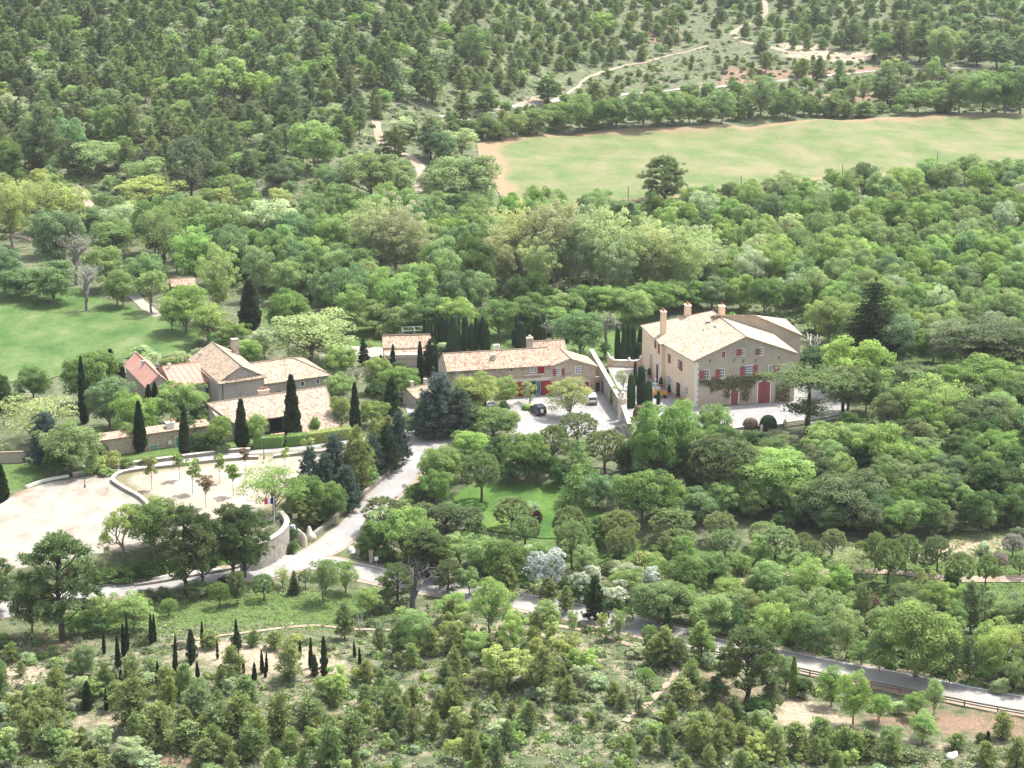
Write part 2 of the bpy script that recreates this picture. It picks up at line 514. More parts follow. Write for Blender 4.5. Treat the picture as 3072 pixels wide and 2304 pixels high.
m_mix_ground('meadow_grass', [(0.38, (0.034, 0.082, 0.016)), (0.47, (0.058, 0.112, 0.024)), (0.56, (0.092, 0.134, 0.042)), (0.68, (0.16, 0.175, 0.095))], 0.13, 1.4, None, 0.9, 0.3)
m_mix_ground('field_grass', [(0.40, (0.077, 0.115, 0.030)), (0.48, (0.107, 0.132, 0.048)), (0.56, (0.140, 0.141, 0.064)), (0.66, (0.182, 0.162, 0.088))], 0.09, 1.1, ((0.177, 0.127, 0.073), (0.240, 0.179, 0.107)), 0.7, 0.25)
m_mix_ground('lawn_grass', [(0.38, (0.034, 0.084, 0.014)), (0.5, (0.062, 0.126, 0.020)), (0.64, (0.115, 0.165, 0.04))], 0.2, 1.6, None, 0.7, 0.2)
m_mix_ground('gravel_pale', [(0.34, (0.151, 0.118, 0.086)), (0.45, (0.224, 0.194, 0.157)), (0.56, (0.261, 0.241, 0.206)), (0.7, (0.287, 0.271, 0.240))], 0.28, 2.5, ((0.151, 0.095, 0.059), (0.205, 0.153, 0.105)), 0.5, 0.06)
m_mix_ground('gravel_court', [(0.34, (0.188, 0.177, 0.170)), (0.5, (0.239, 0.228, 0.220)), (0.66, (0.275, 0.267, 0.260))], 0.3, 3.0, None, 0.4, 0.05)
m_mix_ground('earth_island', [(0.3, (0.185, 0.132, 0.088)), (0.43, (0.255, 0.207, 0.154)), (0.58, (0.304, 0.268, 0.224)), (0.7, (0.334, 0.304, 0.264))], 0.2, 2.2, ((0.097, 0.114, 0.044), (0.185, 0.145, 0.092)), 0.4, 0.06)
m_mix_ground('asphalt', [(0.3, (0.190, 0.183, 0.175)), (0.5, (0.243, 0.231, 0.213)), (0.7, (0.296, 0.280, 0.251))], 0.25, 4.0, None, 0.2, 0.03)
m_mix_ground('dirt_track', [(0.3, (0.179, 0.125, 0.081)), (0.5, (0.259, 0.205, 0.152)), (0.7, (0.304, 0.259, 0.205))], 0.3, 2.5, None, 0.5, 0.1)
m_mix_ground('chalk_track', [(0.3, (0.209, 0.183, 0.145)), (0.5, (0.258, 0.235, 0.201)), (0.7, (0.281, 0.262, 0.235))], 0.3, 2.5, None, 0.5, 0.1)
def m_cover():
    m = bpy.data.materials.new('low_cover')
    n, out = nodes_of(m)
    a = N(n, 'ShaderNodeAttribute', attribute_name='col')
    d = N(n, 'ShaderNodeBsdfDiffuse')
    n.links.new(a.outputs['Color'], d.inputs[0])
    tr = N(n, 'ShaderNodeBsdfTranslucent')
    n.links.new(a.outputs['Color'], tr.inputs[0])
    mx = N(n, 'ShaderNodeMixShader')
    mx.inputs[0].default_value = 0.25
    n.links.new(d.outputs[0], mx.inputs[1])
    n.links.new(tr.outputs[0], mx.inputs[2])
    n.links.new(mx.outputs[0], out.inputs[0])
    MATS['low_cover'] = m
m_cover()
# ------------------------------------------------------------------ object helpers
def tag(o, label=None, cat=None, group=None, kind=None):
    if label: o['label'] = label
    if cat: o['category'] = cat
    if group: o['group'] = group
    if kind: o['kind'] = kind
    return o
def link(name, me, parent=None):
    o = bpy.data.objects.new(name, me)
    COL.objects.link(o)
    if parent is not None:
        o.parent = parent
    return o
def thing(name, label, cat, loc=(0, 0, 0), rotz=0.0, group=None):
    o = bpy.data.objects.new(name, None)
    COL.objects.link(o)
    o.location = tuple(float(q) for q in loc)
    o.rotation_euler = (0, 0, rotz)
    o.empty_display_size = 0.5
    return tag(o, label, cat, group)
class MB:
    """collects faces; build() links them as one mesh object"""
    def __init__(self):
        self.v, self.f, self.m, self.uv = [], [], [], []
    def face(self, pts, mi=0, uv=None):
        b = len(self.v)
        self.v += [tuple(float(c) for c in p) for p in pts]
        self.f.append(tuple(range(b, b + len(pts))))
        self.m.append(mi)
        self.uv.append(uv)
    def box(self, c, s, rz=0.0, mi=0, taper=1.0):
        cx, cy, cz = c
        a, b, h = s[0] / 2, s[1] / 2, s[2] / 2
        co, si = math.cos(rz), math.sin(rz)
        P = []
        for z, t in ((-h, 1.0), (h, taper)):
            for x, y in ((-a, -b), (a, -b), (a, b), (-a, b)):
                x, y = x * t, y * t
                P.append((cx + x * co - y * si, cy + x * si + y * co, cz + z))
        for q in ((3, 2, 1, 0), (4, 5, 6, 7), (0, 1, 5, 4), (1, 2, 6, 5), (2, 3, 7, 6), (3, 0, 4, 7)):
            self.face([P[i] for i in q], mi)
    def prism(self, poly, d, mi=0):
        """poly: 3D points of a flat face; extruded by vector d"""
        d = np.array(d)
        A = [np.array(p) for p in poly]
        B = [p + d for p in A]
        self.face(A[::-1], mi)
        self.face(B, mi)
        n = len(A)
        for i in range(n):
            j = (i + 1) % n
            self.face([A[i], A[j], B[j], B[i]], mi)
    def tube(self, pts, rad, sides=6, mi=0, cap=True):
        pts = [np.array(p, float) for p in pts]
        n = len(pts)
        rad = [rad] * n if np.isscalar(rad) else rad
        rings = []
        for i, p in enumerate(pts):
            d = pts[min(i + 1, n - 1)] - pts[max(i - 1, 0)]
            d /= np.linalg.norm(d) + 1e-9
            a = np.cross(d, (0, 0, 1) if abs(d[2]) < 0.9 else (1, 0, 0))
            a /= np.linalg.norm(a) + 1e-9
            b = np.cross(d, a)
            rings.append([p + rad[i] * (math.cos(t) * a + math.sin(t) * b) for t in np.arange(sides) * 2 * math.pi / sides])
        for i in range(n - 1):
            for k in range(sides):
                q = (k + 1) % sides
                self.face([rings[i][k], rings[i + 1][k], rings[i + 1][q], rings[i][q]], mi)
        if cap:
            self.face(rings[0], mi)
            self.face(rings[-1][::-1], mi)
    def lathe(self, c, prof, sides=12, mi=0):
        rings = [[(c[0] + r * math.cos(t), c[1] + r * math.sin(t), c[2] + z) for t in np.arange(sides) * 2 * math.pi / sides] for r, z in prof]
        for i in range(len(rings) - 1):
            for k in range(sides):
                q = (k + 1) % sides
                self.face([rings[i][k], rings[i][q], rings[i + 1][q], rings[i + 1][k]], mi)
        self.face(rings[0][::-1], mi)
        self.face(rings[-1], mi)
    def mesh(self, name, mats):
        me = bpy.data.meshes.new(name)
        me.from_pydata(self.v, [], self.f)
        for k in ([mats] if isinstance(mats, str) else mats):
            me.materials.append(MATS[k])
        me.polygons.foreach_set('material_index', self.m)
        if any(u is not None for u in self.uv):
            L = me.uv_layers.new(name='UVMap')
            flat = []
            for f, u in zip(self.f, self.uv):
                flat += [c for p in (u if u is not None else [(0, 0)] * len(f)) for c in p]
            L.data.foreach_set('uv', flat)
        me.update()
        return me
    def build(self, name, mats, parent=None):
        return link(name, self.mesh(name, mats), parent)
def sheet(name, poly, mat, step=2.0, off=0.06, zone=None, kind='structure'):
    """a ground cover laid on the terrain inside a world polygon"""
    P = np.array([p[:2] for p in poly], float)
    edge = []
    for i in range(len(P)):
        a, b = P[i], P[(i + 1) % len(P)]
        m = max(1, int(np.hypot(*(b - a)) / step))
        edge += [a + (b - a) * t for t in np.arange(m) / m]
    edge = np.array(edge)
    xs = np.arange(P[:, 0].min(), P[:, 0].max(), step) + step / 2
    ys = np.arange(P[:, 1].min(), P[:, 1].max(), step) + step / 2
    X, Y = np.meshgrid(xs, ys)
    ok = in_poly(X, Y, P) & (dist_line(X, Y, edge, True) > step * 0.45)
    pts = [Vector(p) for p in edge] + [Vector((x, y)) for x, y in zip(X[ok], Y[ok])]
    ne = len(edge)
    V, _, Fs, *_r = delaunay_2d_cdt(pts, [(i, (i + 1) % ne) for i in range(ne)], [list(range(ne))], 1, 1e-4)
    V = np.array([tuple(v) for v in V])
    Z = hz(V[:, 0], V[:, 1]) + off
    me = bpy.data.meshes.new(name)
    me.from_pydata([(a, b, c) for (a, b), c in zip(V, Z)], [], [tuple(f) for f in Fs])
    me.materials.append(MATS[mat])
    at_ = me.color_attributes.new('zone', 'FLOAT_COLOR', 'POINT')
    zc = np.zeros((len(V), 4), np.float32)
    if zone is not None:
        zc[:, 0] = zone(V[:, 0], V[:, 1], dist_line(V[:, 0], V[:, 1], edge, True))
    at_.data.foreach_set('color', zc.ravel())
    for p in me.polygons:
        p.use_smooth = True
    o = link(name, me)
    if kind: o['kind'] = kind
    return o
def ribbon(name, line, half, mat, off=0.10, wob=0.0, kind='structure'):
    L = np.array(line)
    d = np.gradient(L, axis=0)
    d /= np.linalg.norm(d, axis=1)[:, None] + 1e-9
    nrm = np.stack([-d[:, 1], d[:, 0]], 1)
    b = MB()
    rows = []
    for i in range(len(L)):
        k = 1 + wob * (vnoise(np.array(i * 0.35), np.array(3.1), 5) - 0.5) * 2
        row = []
        for t in (-1, -0.5, 0, 0.5, 1):
            q = L[i] + nrm[i] * half * t * float(k)
            row.append((q[0], q[1], float(hz(q[0], q[1])) + off + (0.03 if abs(t) < 0.9 else 0)))
        rows.append(row)
    for i in range(len(L) - 1):
        for k in range(4):
            b.face([rows[i][k + 1], rows[i][k], rows[i + 1][k], rows[i + 1][k + 1]])
    o = b.build(name, mat)
    if kind: o['kind'] = kind
    return o
# ------------------------------------------------------------------ the ground and what lies on it
V = 'V'
def PV(pts, c='V'):
    return [tuple(G(c, x, y)[:2]) for x, y in pts]
MEADOW = PV([(-60, 590), (60, 592), (130, 607), (200, 640), (300, 668), (400, 700), (440, 735), (410, 760), (340, 775), (270, 775), (225, 785), (170, 800), (100, 822), (-60, 830)])
FIELD = PV([(1030, 312), (1062, 302), (1180, 291), (1300, 283), (1500, 274), (1700, 265), (1950, 254), (2260, 244), (2330, 242), (2700, 236), (2700, 330), (2330, 350), (2200, 356), (2000, 378), (1850, 388), (1700, 400), (1530, 424), (1300, 445), (1190, 458), (1095, 460), (1078, 420), (1060, 392), (1034, 345)])
PARKING = PV([(-60, 1110), (0, 1088), (40, 1062), (110, 1042), (190, 1028), (270, 1010), (400, 988), (520, 975), (640, 966), (760, 950), (850, 932), (880, 930), (870, 948), (800, 985), (765, 1010), (730, 1035), (690, 1060), (650, 1085), (620, 1110), (603, 1126), (560, 1150), (500, 1180), (420, 1190), (335, 1202), (185, 1226), (0, 1250), (-60, 1256)])
ISLAND = PV([(250, 1036), (262, 1022), (330, 1012), (420, 1000), (520, 984), (640, 976), (755, 958), (760, 985), (720, 1020), (660, 1060), (600, 1100), (560, 1140), (450, 1160), (340, 1094), (290, 1068), (255, 1050)])
LANE = PV([(262, 1014), (330, 1003), (420, 990), (520, 975), (640, 967), (760, 951), (850, 936), (890, 930), (890, 942), (760, 959), (640, 973), (520, 984), (420, 999), (330, 1012)])
COURT = PV([(1085, 868), (1120, 858), (1275, 848), (1292, 838), (1300, 812), (1320, 862), (1352, 925), (1352, 946), (1240, 942), (1100, 938), (1092, 905), (1080, 880)])
APPROACH = PV([(878, 962), (893, 935), (884, 905), (876, 880), (880, 850), (900, 838), (912, 850), (905, 880), (905, 905), (930, 930), (985, 942), (1000, 955), (960, 962), (920, 985), (893, 990), (880, 1000), (872, 985)])
TERRACE = PV([(1312, 792), (1350, 790), (1396, 788), (1430, 820), (1490, 868), (1520, 882), (1640, 872), (1712, 862), (1716, 835), (1780, 825), (1818, 850), (1830, 880), (1812, 896), (1737, 910), (1652, 917), (1590, 923), (1400, 932), (1360, 900), (1340, 850)])
LAWN = PV([(975, 1075), (1020, 1050), (1100, 1040), (1190, 1045), (1240, 1070), (1295, 1105), (1290, 1140), (1240, 1160), (1180, 1165), (1120, 1158), (1050, 1145), (1000, 1105)])
PALELAWN = PV([(1040, 1140), (1180, 1160), (1300, 1140), (1400, 1170), (1640, 1190), (1640, 1240), (1400, 1230), (1200, 1220), (1100, 1190)])
ORCHARD = PV([(1600, 1190), (1700, 1180), (1850, 1215), (1950, 1200), (2070, 1150), (2300, 1140), (2650, 1120), (2650, 1340), (2300, 1330), (2100, 1310), (1960, 1300), (1800, 1290), (1640, 1250)])
GARDEN = PV([(180, 960), (440, 940), (470, 930), (560, 940), (570, 962), (480, 972), (400, 984), (300, 1000), (200, 1012)])
LEFTGREEN = PV([(-60, 975), (40, 985), (140, 1000), (205, 1012), (190, 1026), (110, 1040), (40, 1058), (-60, 1080)])
BANK = PV([(190, 1236), (335, 1212), (470, 1196), (560, 1196), (560, 1215), (450, 1232), (330, 1252), (210, 1268)])
GROVE_GREEN = PV([(100, 1335), (300, 1300), (450, 1275), (600, 1262), (750, 1268), (850, 1290), (870, 1330), (760, 1362), (600, 1355), (450, 1362), (300, 1370), (200, 1372), (60, 1380)])
zone = np.zeros(TX.shape + (4,), np.float32)
def paint(poly, ch, val=1.0, soft=4.0):
    P = np.array(poly)
    m = (TX > P[:, 0].min() - 8) & (TX < P[:, 0].max() + 8) & (TY > P[:, 1].min() - 8) & (TY < P[:, 1].max() + 8)
    ins = in_poly(TX[m], TY[m], poly)
    d = dist_line(TX[m], TY[m], poly, True)
    k = np.where(ins, 0.5 + 0.5 * np.clip(d / soft, 0, 1), 0.5 - 0.5 * np.clip(d / soft, 0, 1)) * val
    zone[..., ch][m] = np.maximum(zone[..., ch][m], k)
for pl, v in ((ORCHARD, 0.95), (GARDEN, 0.9), (LEFTGREEN, 1.0), (BANK, 1.0), (GROVE_GREEN, 0.68), (LAWN, 1.0), (PALELAWN, 0.8)):
    paint(pl, 0, v)
paint(PV([(560, 660), (760, 690), (1330, 660), (1420, 640), (1420, 800), (1050, 760), (930, 720), (830, 760), (740, 770), (560, 700)]), 0, 0.9)
paint(PV([(1650, 560), (2300, 520), (2300, 1130), (1950, 1100), (1850, 860), (1720, 700)]), 0, 0.62)
for pl in ([(380, 1385), (470, 1370), (560, 1385), (700, 1400), (760, 1440), (700, 1470), (560, 1455), (430, 1440)], [(0, 1420), (70, 1425), (130, 1470), (60, 1500), (-40, 1480)],
           [(130, 1550), (260, 1535), (390, 1550), (380, 1575), (260, 1575), (150, 1580)], [(1640, 1520), (1720, 1500), (1800, 1530), (1860, 1560), (1800, 1580), (1680, 1570)],
           [(1000, 1355), (1080, 1345), (1200, 1360), (1300, 1420), (1290, 1450), (1180, 1390), (1040, 1385)], [(1680, 90), (1850, 110), (1950, 130), (1700, 125)], [(960, 255), (1100, 225), (1160, 200), (1180, 215), (1040, 245), (960, 275)],
           [(1960, 1195), (2060, 1160), (2260, 1150), (2260, 1175), (2100, 1200), (1990, 1215)]):
    paint(PV(pl), 1, 0.85, 5)
for pl in ([(1840, 1545), (2000, 1530), (2230, 1540), (2230, 1600), (2050, 1590), (1900, 1580)], [(300, 1570), (460, 1590), (440, 1680), (250, 1680)], [(1640, 1440), (1700, 1460), (1720, 1500), (1640, 1520)],
           [(1480, 1440), (1560, 1460), (1640, 1500), (1560, 1530)], [(1560, 140), (1690, 150), (1900, 140), (1960, 150), (1700, 172), (1540, 188)], [(1380, 40), (1470, 60), (1480, 95), (1390, 90)],
           [(1300, 225), (1800, 190), (1960, 180), (1900, 215), (1500, 245)], [(-40, 1090), (30, 1075), (30, 1240), (-40, 1260)]):
    paint(PV(pl), 2, 0.8, 5)
paint(PV([(60, 1350), (150, 1360), (190, 1400), (150, 1440), (40, 1420)]), 2, 0.62, 4)
front = PV([(-80, 1380), (200, 1385), (500, 1375), (760, 1370), (900, 1345), (1230, 1350), (1500, 1420), (1650, 1470), (1800, 1530), (2300, 1600), (2300, 1690), (-80, 1690)])
paint(front, 1, 0.36, 6)
paint(PV([(1080, -10), (2240, -10), (2240, 150), (1500, 200), (1000, 250)]), 1, 0.22, 6)
ny, nx = TX.shape
me = bpy.data.meshes.new('hillside')
vi = np.arange(nx * ny).reshape(ny, nx)
quads = np.stack([vi[:-1, :-1], vi[:-1, 1:], vi[1:, 1:], vi[1:, :-1]], -1).reshape(-1, 4)
me.vertices.add(nx * ny)
me.vertices.foreach_set('co', np.stack([TX, TY, TZ], -1).astype(np.float32).ravel())
me.loops.add(len(quads) * 4)
me.loops.foreach_set('vertex_index', quads.ravel().astype(np.int32))
me.polygons.add(len(quads))
me.polygons.foreach_set('loop_start', np.arange(0, len(quads) * 4, 4, dtype=np.int32))
me.polygons.foreach_set('use_smooth', np.ones(len(quads), bool))
me.materials.append(MATS['hill_ground'])
ca = me.color_attributes.new('zone', 'FLOAT_COLOR', 'POINT')
ca.data.foreach_set('color', zone.ravel())
me.update()
link('hillside_terrain', me)['kind'] = 'structure'
sheet('meadow', MEADOW, 'meadow_grass', 2.0, 0.15)
sheet('field', FIELD, 'field_grass', 2.5, 0.3, zone=lambda x, y, d: np.clip(1.0 - d / (11.0 + 8 * (x < -10)), 0, 1) + 0.6 * np.exp(-((x + 48) / 40) ** 2 - ((y - 655) / 40) ** 2))
sheet('parking_ground', PARKING, 'gravel_pale', 2.5, 0.05, zone=lambda x, y, d: np.clip(0.75 - d / 5.0, 0, 1) * (x < -50) * (y < 330))
sheet('earth_island', ISLAND, 'earth_island', 2.0, 0.10, zone=lambda x, y, d: np.clip(0.85 - d / 7.0, 0, 1))
sheet('paved_lane', LANE, 'gravel_court', 2.0, 0.10)
sheet('courtyard', COURT, 'gravel_court', 2.0, 0.05)
sheet('terrace_ground', TERRACE, 'gravel_court', 2.0, 0.05)
sheet('approach_drive', APPROACH, 'gravel_court', 2.0, 0.06)
sheet('lawn', LAWN, 'lawn_grass', 2.0, 0.15)
sheet('rear_drive', PV([(690, 768), (760, 748), (850, 752), (850, 768), (770, 775), (690, 780)]), 'chalk_track', 3.0)
ribbon('road_verge', ROADS['main_road'][0], 3.7, 'dirt_track', 0.06, 0.22)
ribbon('road_verge', ROADS['estate_road'][0], 3.2, 'dirt_track', 0.08, 0.25)
ribbon('main_road', ROADS['main_road'][0], 3.0, 'asphalt', 0.12)
ribbon('estate_road', ROADS['estate_road'][0], 2.5, 'gravel_court', 0.14, 0.1)
def track(name, c, pts, half, mat, wob=0.25):
    ln = pxline(c, pts)
    ROADS[name] = (ln, half)
    return ribbon(name, ln, half, mat, 0.12, wob)
track('chalk_path', V, [(950, 252), (1020, 246), (1090, 233), (1180, 222), (1250, 213), (1350, 204), (1450, 195), (1550, 188), (1650, 178), (1750, 169), (1850, 158), (1930, 150), (2020, 148), (2150, 148), (2260, 142), (2450, 132), (2680, 124)], 1.35, 'chalk_track')
track('dirt_path', V, [(1655, -30), (1652, 5), (1652, 25), (1640, 42), (1605, 58), (1585, 72), (1600, 88), (1650, 98), (1700, 112), (1760, 120), (1850, 122), (1920, 124), (1975, 135)], 1.4, 'dirt_track')
track('forest_path', V, [(812, 262), (818, 290), (828, 315), (870, 332), (895, 345), (912, 375), (905, 400), (888, 425), (850, 445), (835, 462)], 1.6, 'dirt_track')
track('valley_lane', V, [(380, 540), (500, 528), (600, 512), (720, 496), (790, 484), (850, 478), (930, 474), (1000, 470), (1040, 462)], 2.2, 'chalk_track')
track('field_lane', V, [(1120, 468), (1250, 462), (1400, 456), (1500, 445), (1600, 432), (1700, 420), (1800, 412), (1900, 404), (1960, 397), (2020, 388), (2120, 374), (2260, 356), (2480, 344), (2690, 336)], 1.5, 'chalk_track')
track('grassy_path', V, [(1170, 232), (1230, 200), (1270, 168), (1340, 145), (1440, 122), (1530, 98)], 0.7, 'dirt_track')
track('meadow_path', V, [(255, 600), (275, 622), (300, 650), (320, 668), (345, 690)], 1.6, 'chalk_track')
track('west_path', V, [(-40, 505), (50, 512), (110, 525), (180, 470), (200, 455), (180, 425), (160, 400)], 1.3, 'dirt_track')
track('orchard_path', V, [(1600, 1255), (1750, 1238), (1900, 1235), (2000, 1245), (2080, 1252), (2150, 1252), (2260, 1250)], 1.0, 'dirt_track')
track('grove_path', V, [(380, 1390), (450, 1378), (560, 1364), (680, 1352), (760, 1360), (850, 1362)], 0.45, 'dirt_track')
track('hill_path', V, [(1200, 1352), (1290, 1370), (1400, 1410), (1460, 1450), (1440, 1480), (1400, 1520), (1350, 1560)], 0.55, 'dirt_track')
def dash(name, line, half, i0, i1, off):
    L = np.array(line)
    i0, i1 = max(0, i0), max(3, i1)
    d = np.gradient(L, axis=0)
    d /= np.linalg.norm(d, axis=1)[:, None]
    nn = np.stack([-d[:, 1], d[:, 0]], 1)
    return ribbon(name, L[i0:i1] + nn[i0:i1] * off, half, 'white_paint', 0.16)
LR = ROADS['main_road'][0]
k0 = int(np.argmin([abs(proj((p[0], p[1], float(hz(*p))))[0] - 310) for p in LR]))
dash('road_marking', LR, 0.09, k0, k0 + 9, 0.3)
dash('road_marking', LR, 0.09, k0 - 18, k0 - 9, 0.3)
dash('road_edge_marking', LR, 0.07, len(LR) - 90, len(LR) - 2, 2.6)
# ------------------------------------------------------------------ buildings
class Bld:
    def __init__(self, name, label, cat, P, ang, skew=0.0, group=None):
        self.P = np.array([P[0], P[1], P[2] if len(P) > 2 else float(hz(P[0], P[1]))], float)
        self.ang, self.skew = math.radians(ang), skew
        self.U = np.array([math.cos(self.ang), math.sin(self.ang), 0])
        self.W = np.array([-self.U[1], self.U[0], 0])
        self.root = thing(name, label, cat, self.P, self.ang, group)
    def T(self, u, v, z):
        return (u + self.skew * v, v, z)
    def world(self, u, v, z=0):
        a, b, c = self.T(u, v, z)
        return self.P + self.U * a + self.W * b + np.array([0, 0, c])
    def local(self, wpt):
        d = np.asarray(wpt) - self.P
        v = d @ self.W
        return d @ self.U - self.skew * v, v, d[2]
    def zat(self, u, v, c, y):
        """height whose image lies on photo row y above the spot (u, v)"""
        q = self.world(u, v)
        r = ray(*src(c, 0, y))
        return CAM_H + r[2] / r[1] * q[1] - self.P[2]
    def profile(self, b, poly, v0, v1, axis='v', mi=0):
        """walls: outline poly [(u, z)] run from v0 to v1 (axis 'v'), or [(v, z)] from u0 to u1 (axis 'u')"""
        n = len(poly)
        if axis == 'v':
            A = [self.T(u, v0, z) for u, z in poly]
            B = [self.T(u, v1, z) for u, z in poly]
        else:
            A = [self.T(v1, u, z) for u, z in poly]
            B = [self.T(v0, u, z) for u, z in poly]
        b.face(A, mi)
        b.face(B[::-1], mi)
        for i in range(n):
            j = (i + 1) % n
            b.face([A[j], A[i], B[i], B[j]], mi)
    def roof(self, b, pts, th=0.16, skewed=True, mi=0):
        P = [np.array(self.T(*p) if skewed else p, float) for p in pts]
        n = np.cross(P[1] - P[0], P[2] - P[0])
        n /= np.linalg.norm(n)
        if n[2] < 0:
            P = P[::-1]
            n = -n
        e = np.cross((0, 0, 1), n)
        e /= np.linalg.norm(e) + 1e-9
        s = np.cross(n, e)
        top = [p + n * 0.05 for p in P]
        bot = [p - n * th for p in P]
        uv = [(float(p @ e), float(p @ s)) for p in P]
        b.face(top, mi, uv)
        b.face(bot[::-1], mi, uv[::-1])
        for i in range(len(P)):
            j = (i + 1) % len(P)
            b.face([top[j], top[i], bot[i], bot[j]], mi, [uv[j], uv[i], uv[i], uv[j]])
    def ridge(self, b, pts, r=0.16, mi=0):
        b.tube([np.array(self.T(*p)) + np.array([0, 0, 0.04]) for p in pts], r, 6, mi)
    def gable(self, wallmat, roofmat, u0, u1, v0, v1, zl, zr, ru, rz, axis='v', oh=0.45, z0=-1.5, wall='wall', sag=0.0):
        b = MB()
        self.profile(b, [(u0, z0), (u1, z0), (u1, zr), (ru, rz), (u0, zl)], v0, v1, axis)
        wo = b.build(wall, wallmat, self.root)
        r = MB()
        sl, sr = (rz - zl) / (ru - u0), (rz - zr) / (u1 - ru)
        def q(a, c, z):
            return (a, c, z + 0.14) if axis == 'v' else (c, a, z + 0.14)
        self.roof(r, [q(u0 - oh, v0 - oh * 0.6, zl - sl * oh), q(ru, v0 - oh * 0.6, rz), q(ru, v1 + oh * 0.6, rz), q(u0 - oh, v1 + oh * 0.6, zl - sl * oh)])
        self.roof(r, [q(u1 + oh, v0 - oh * 0.6, zr - sr * oh), q(ru, v0 - oh * 0.6, rz), q(ru, v1 + oh * 0.6, rz), q(u1 + oh, v1 + oh * 0.6, zr - sr * oh)])
        self.ridge(r, [q(ru, v0 - oh * 0.6, rz), q(ru, v1 + oh * 0.6, rz)])
        ro = r.build('roof', roofmat, self.root)
        return wo, ro
    def chimney(self, u, v, ztop, zbot, su, sv, mat='chimney_cream', pots=2, cap=True, parent=None, potmat='brick_red'):
        b = MB()
        c = self.T(u, v, (ztop + zbot) / 2)
        b.box(c, (su, sv, ztop - zbot), taper=0.93)
        if cap:
            b.box((c[0], c[1], ztop + 0.08), (su * 1.12, sv * 1.12, 0.16))
        o = b.build('chimney', mat, parent or self.root)
        for k in range(pots):
            p = MB()
            t = (k - (pots - 1) / 2) * min(0.5, max(su, sv) * 0.45)
            px_, py_ = (c[0] + t, c[1]) if su >= sv else (c[0], c[1] + t)
            p.lathe((px_, py_, ztop + 0.16), [(0.17, 0), (0.14, 0.3), (0.2, 0.34), (0.16, 0.5), (0.02, 0.6)], 8)
            po = p.build('chimney_pot', potmat, o)
        return o
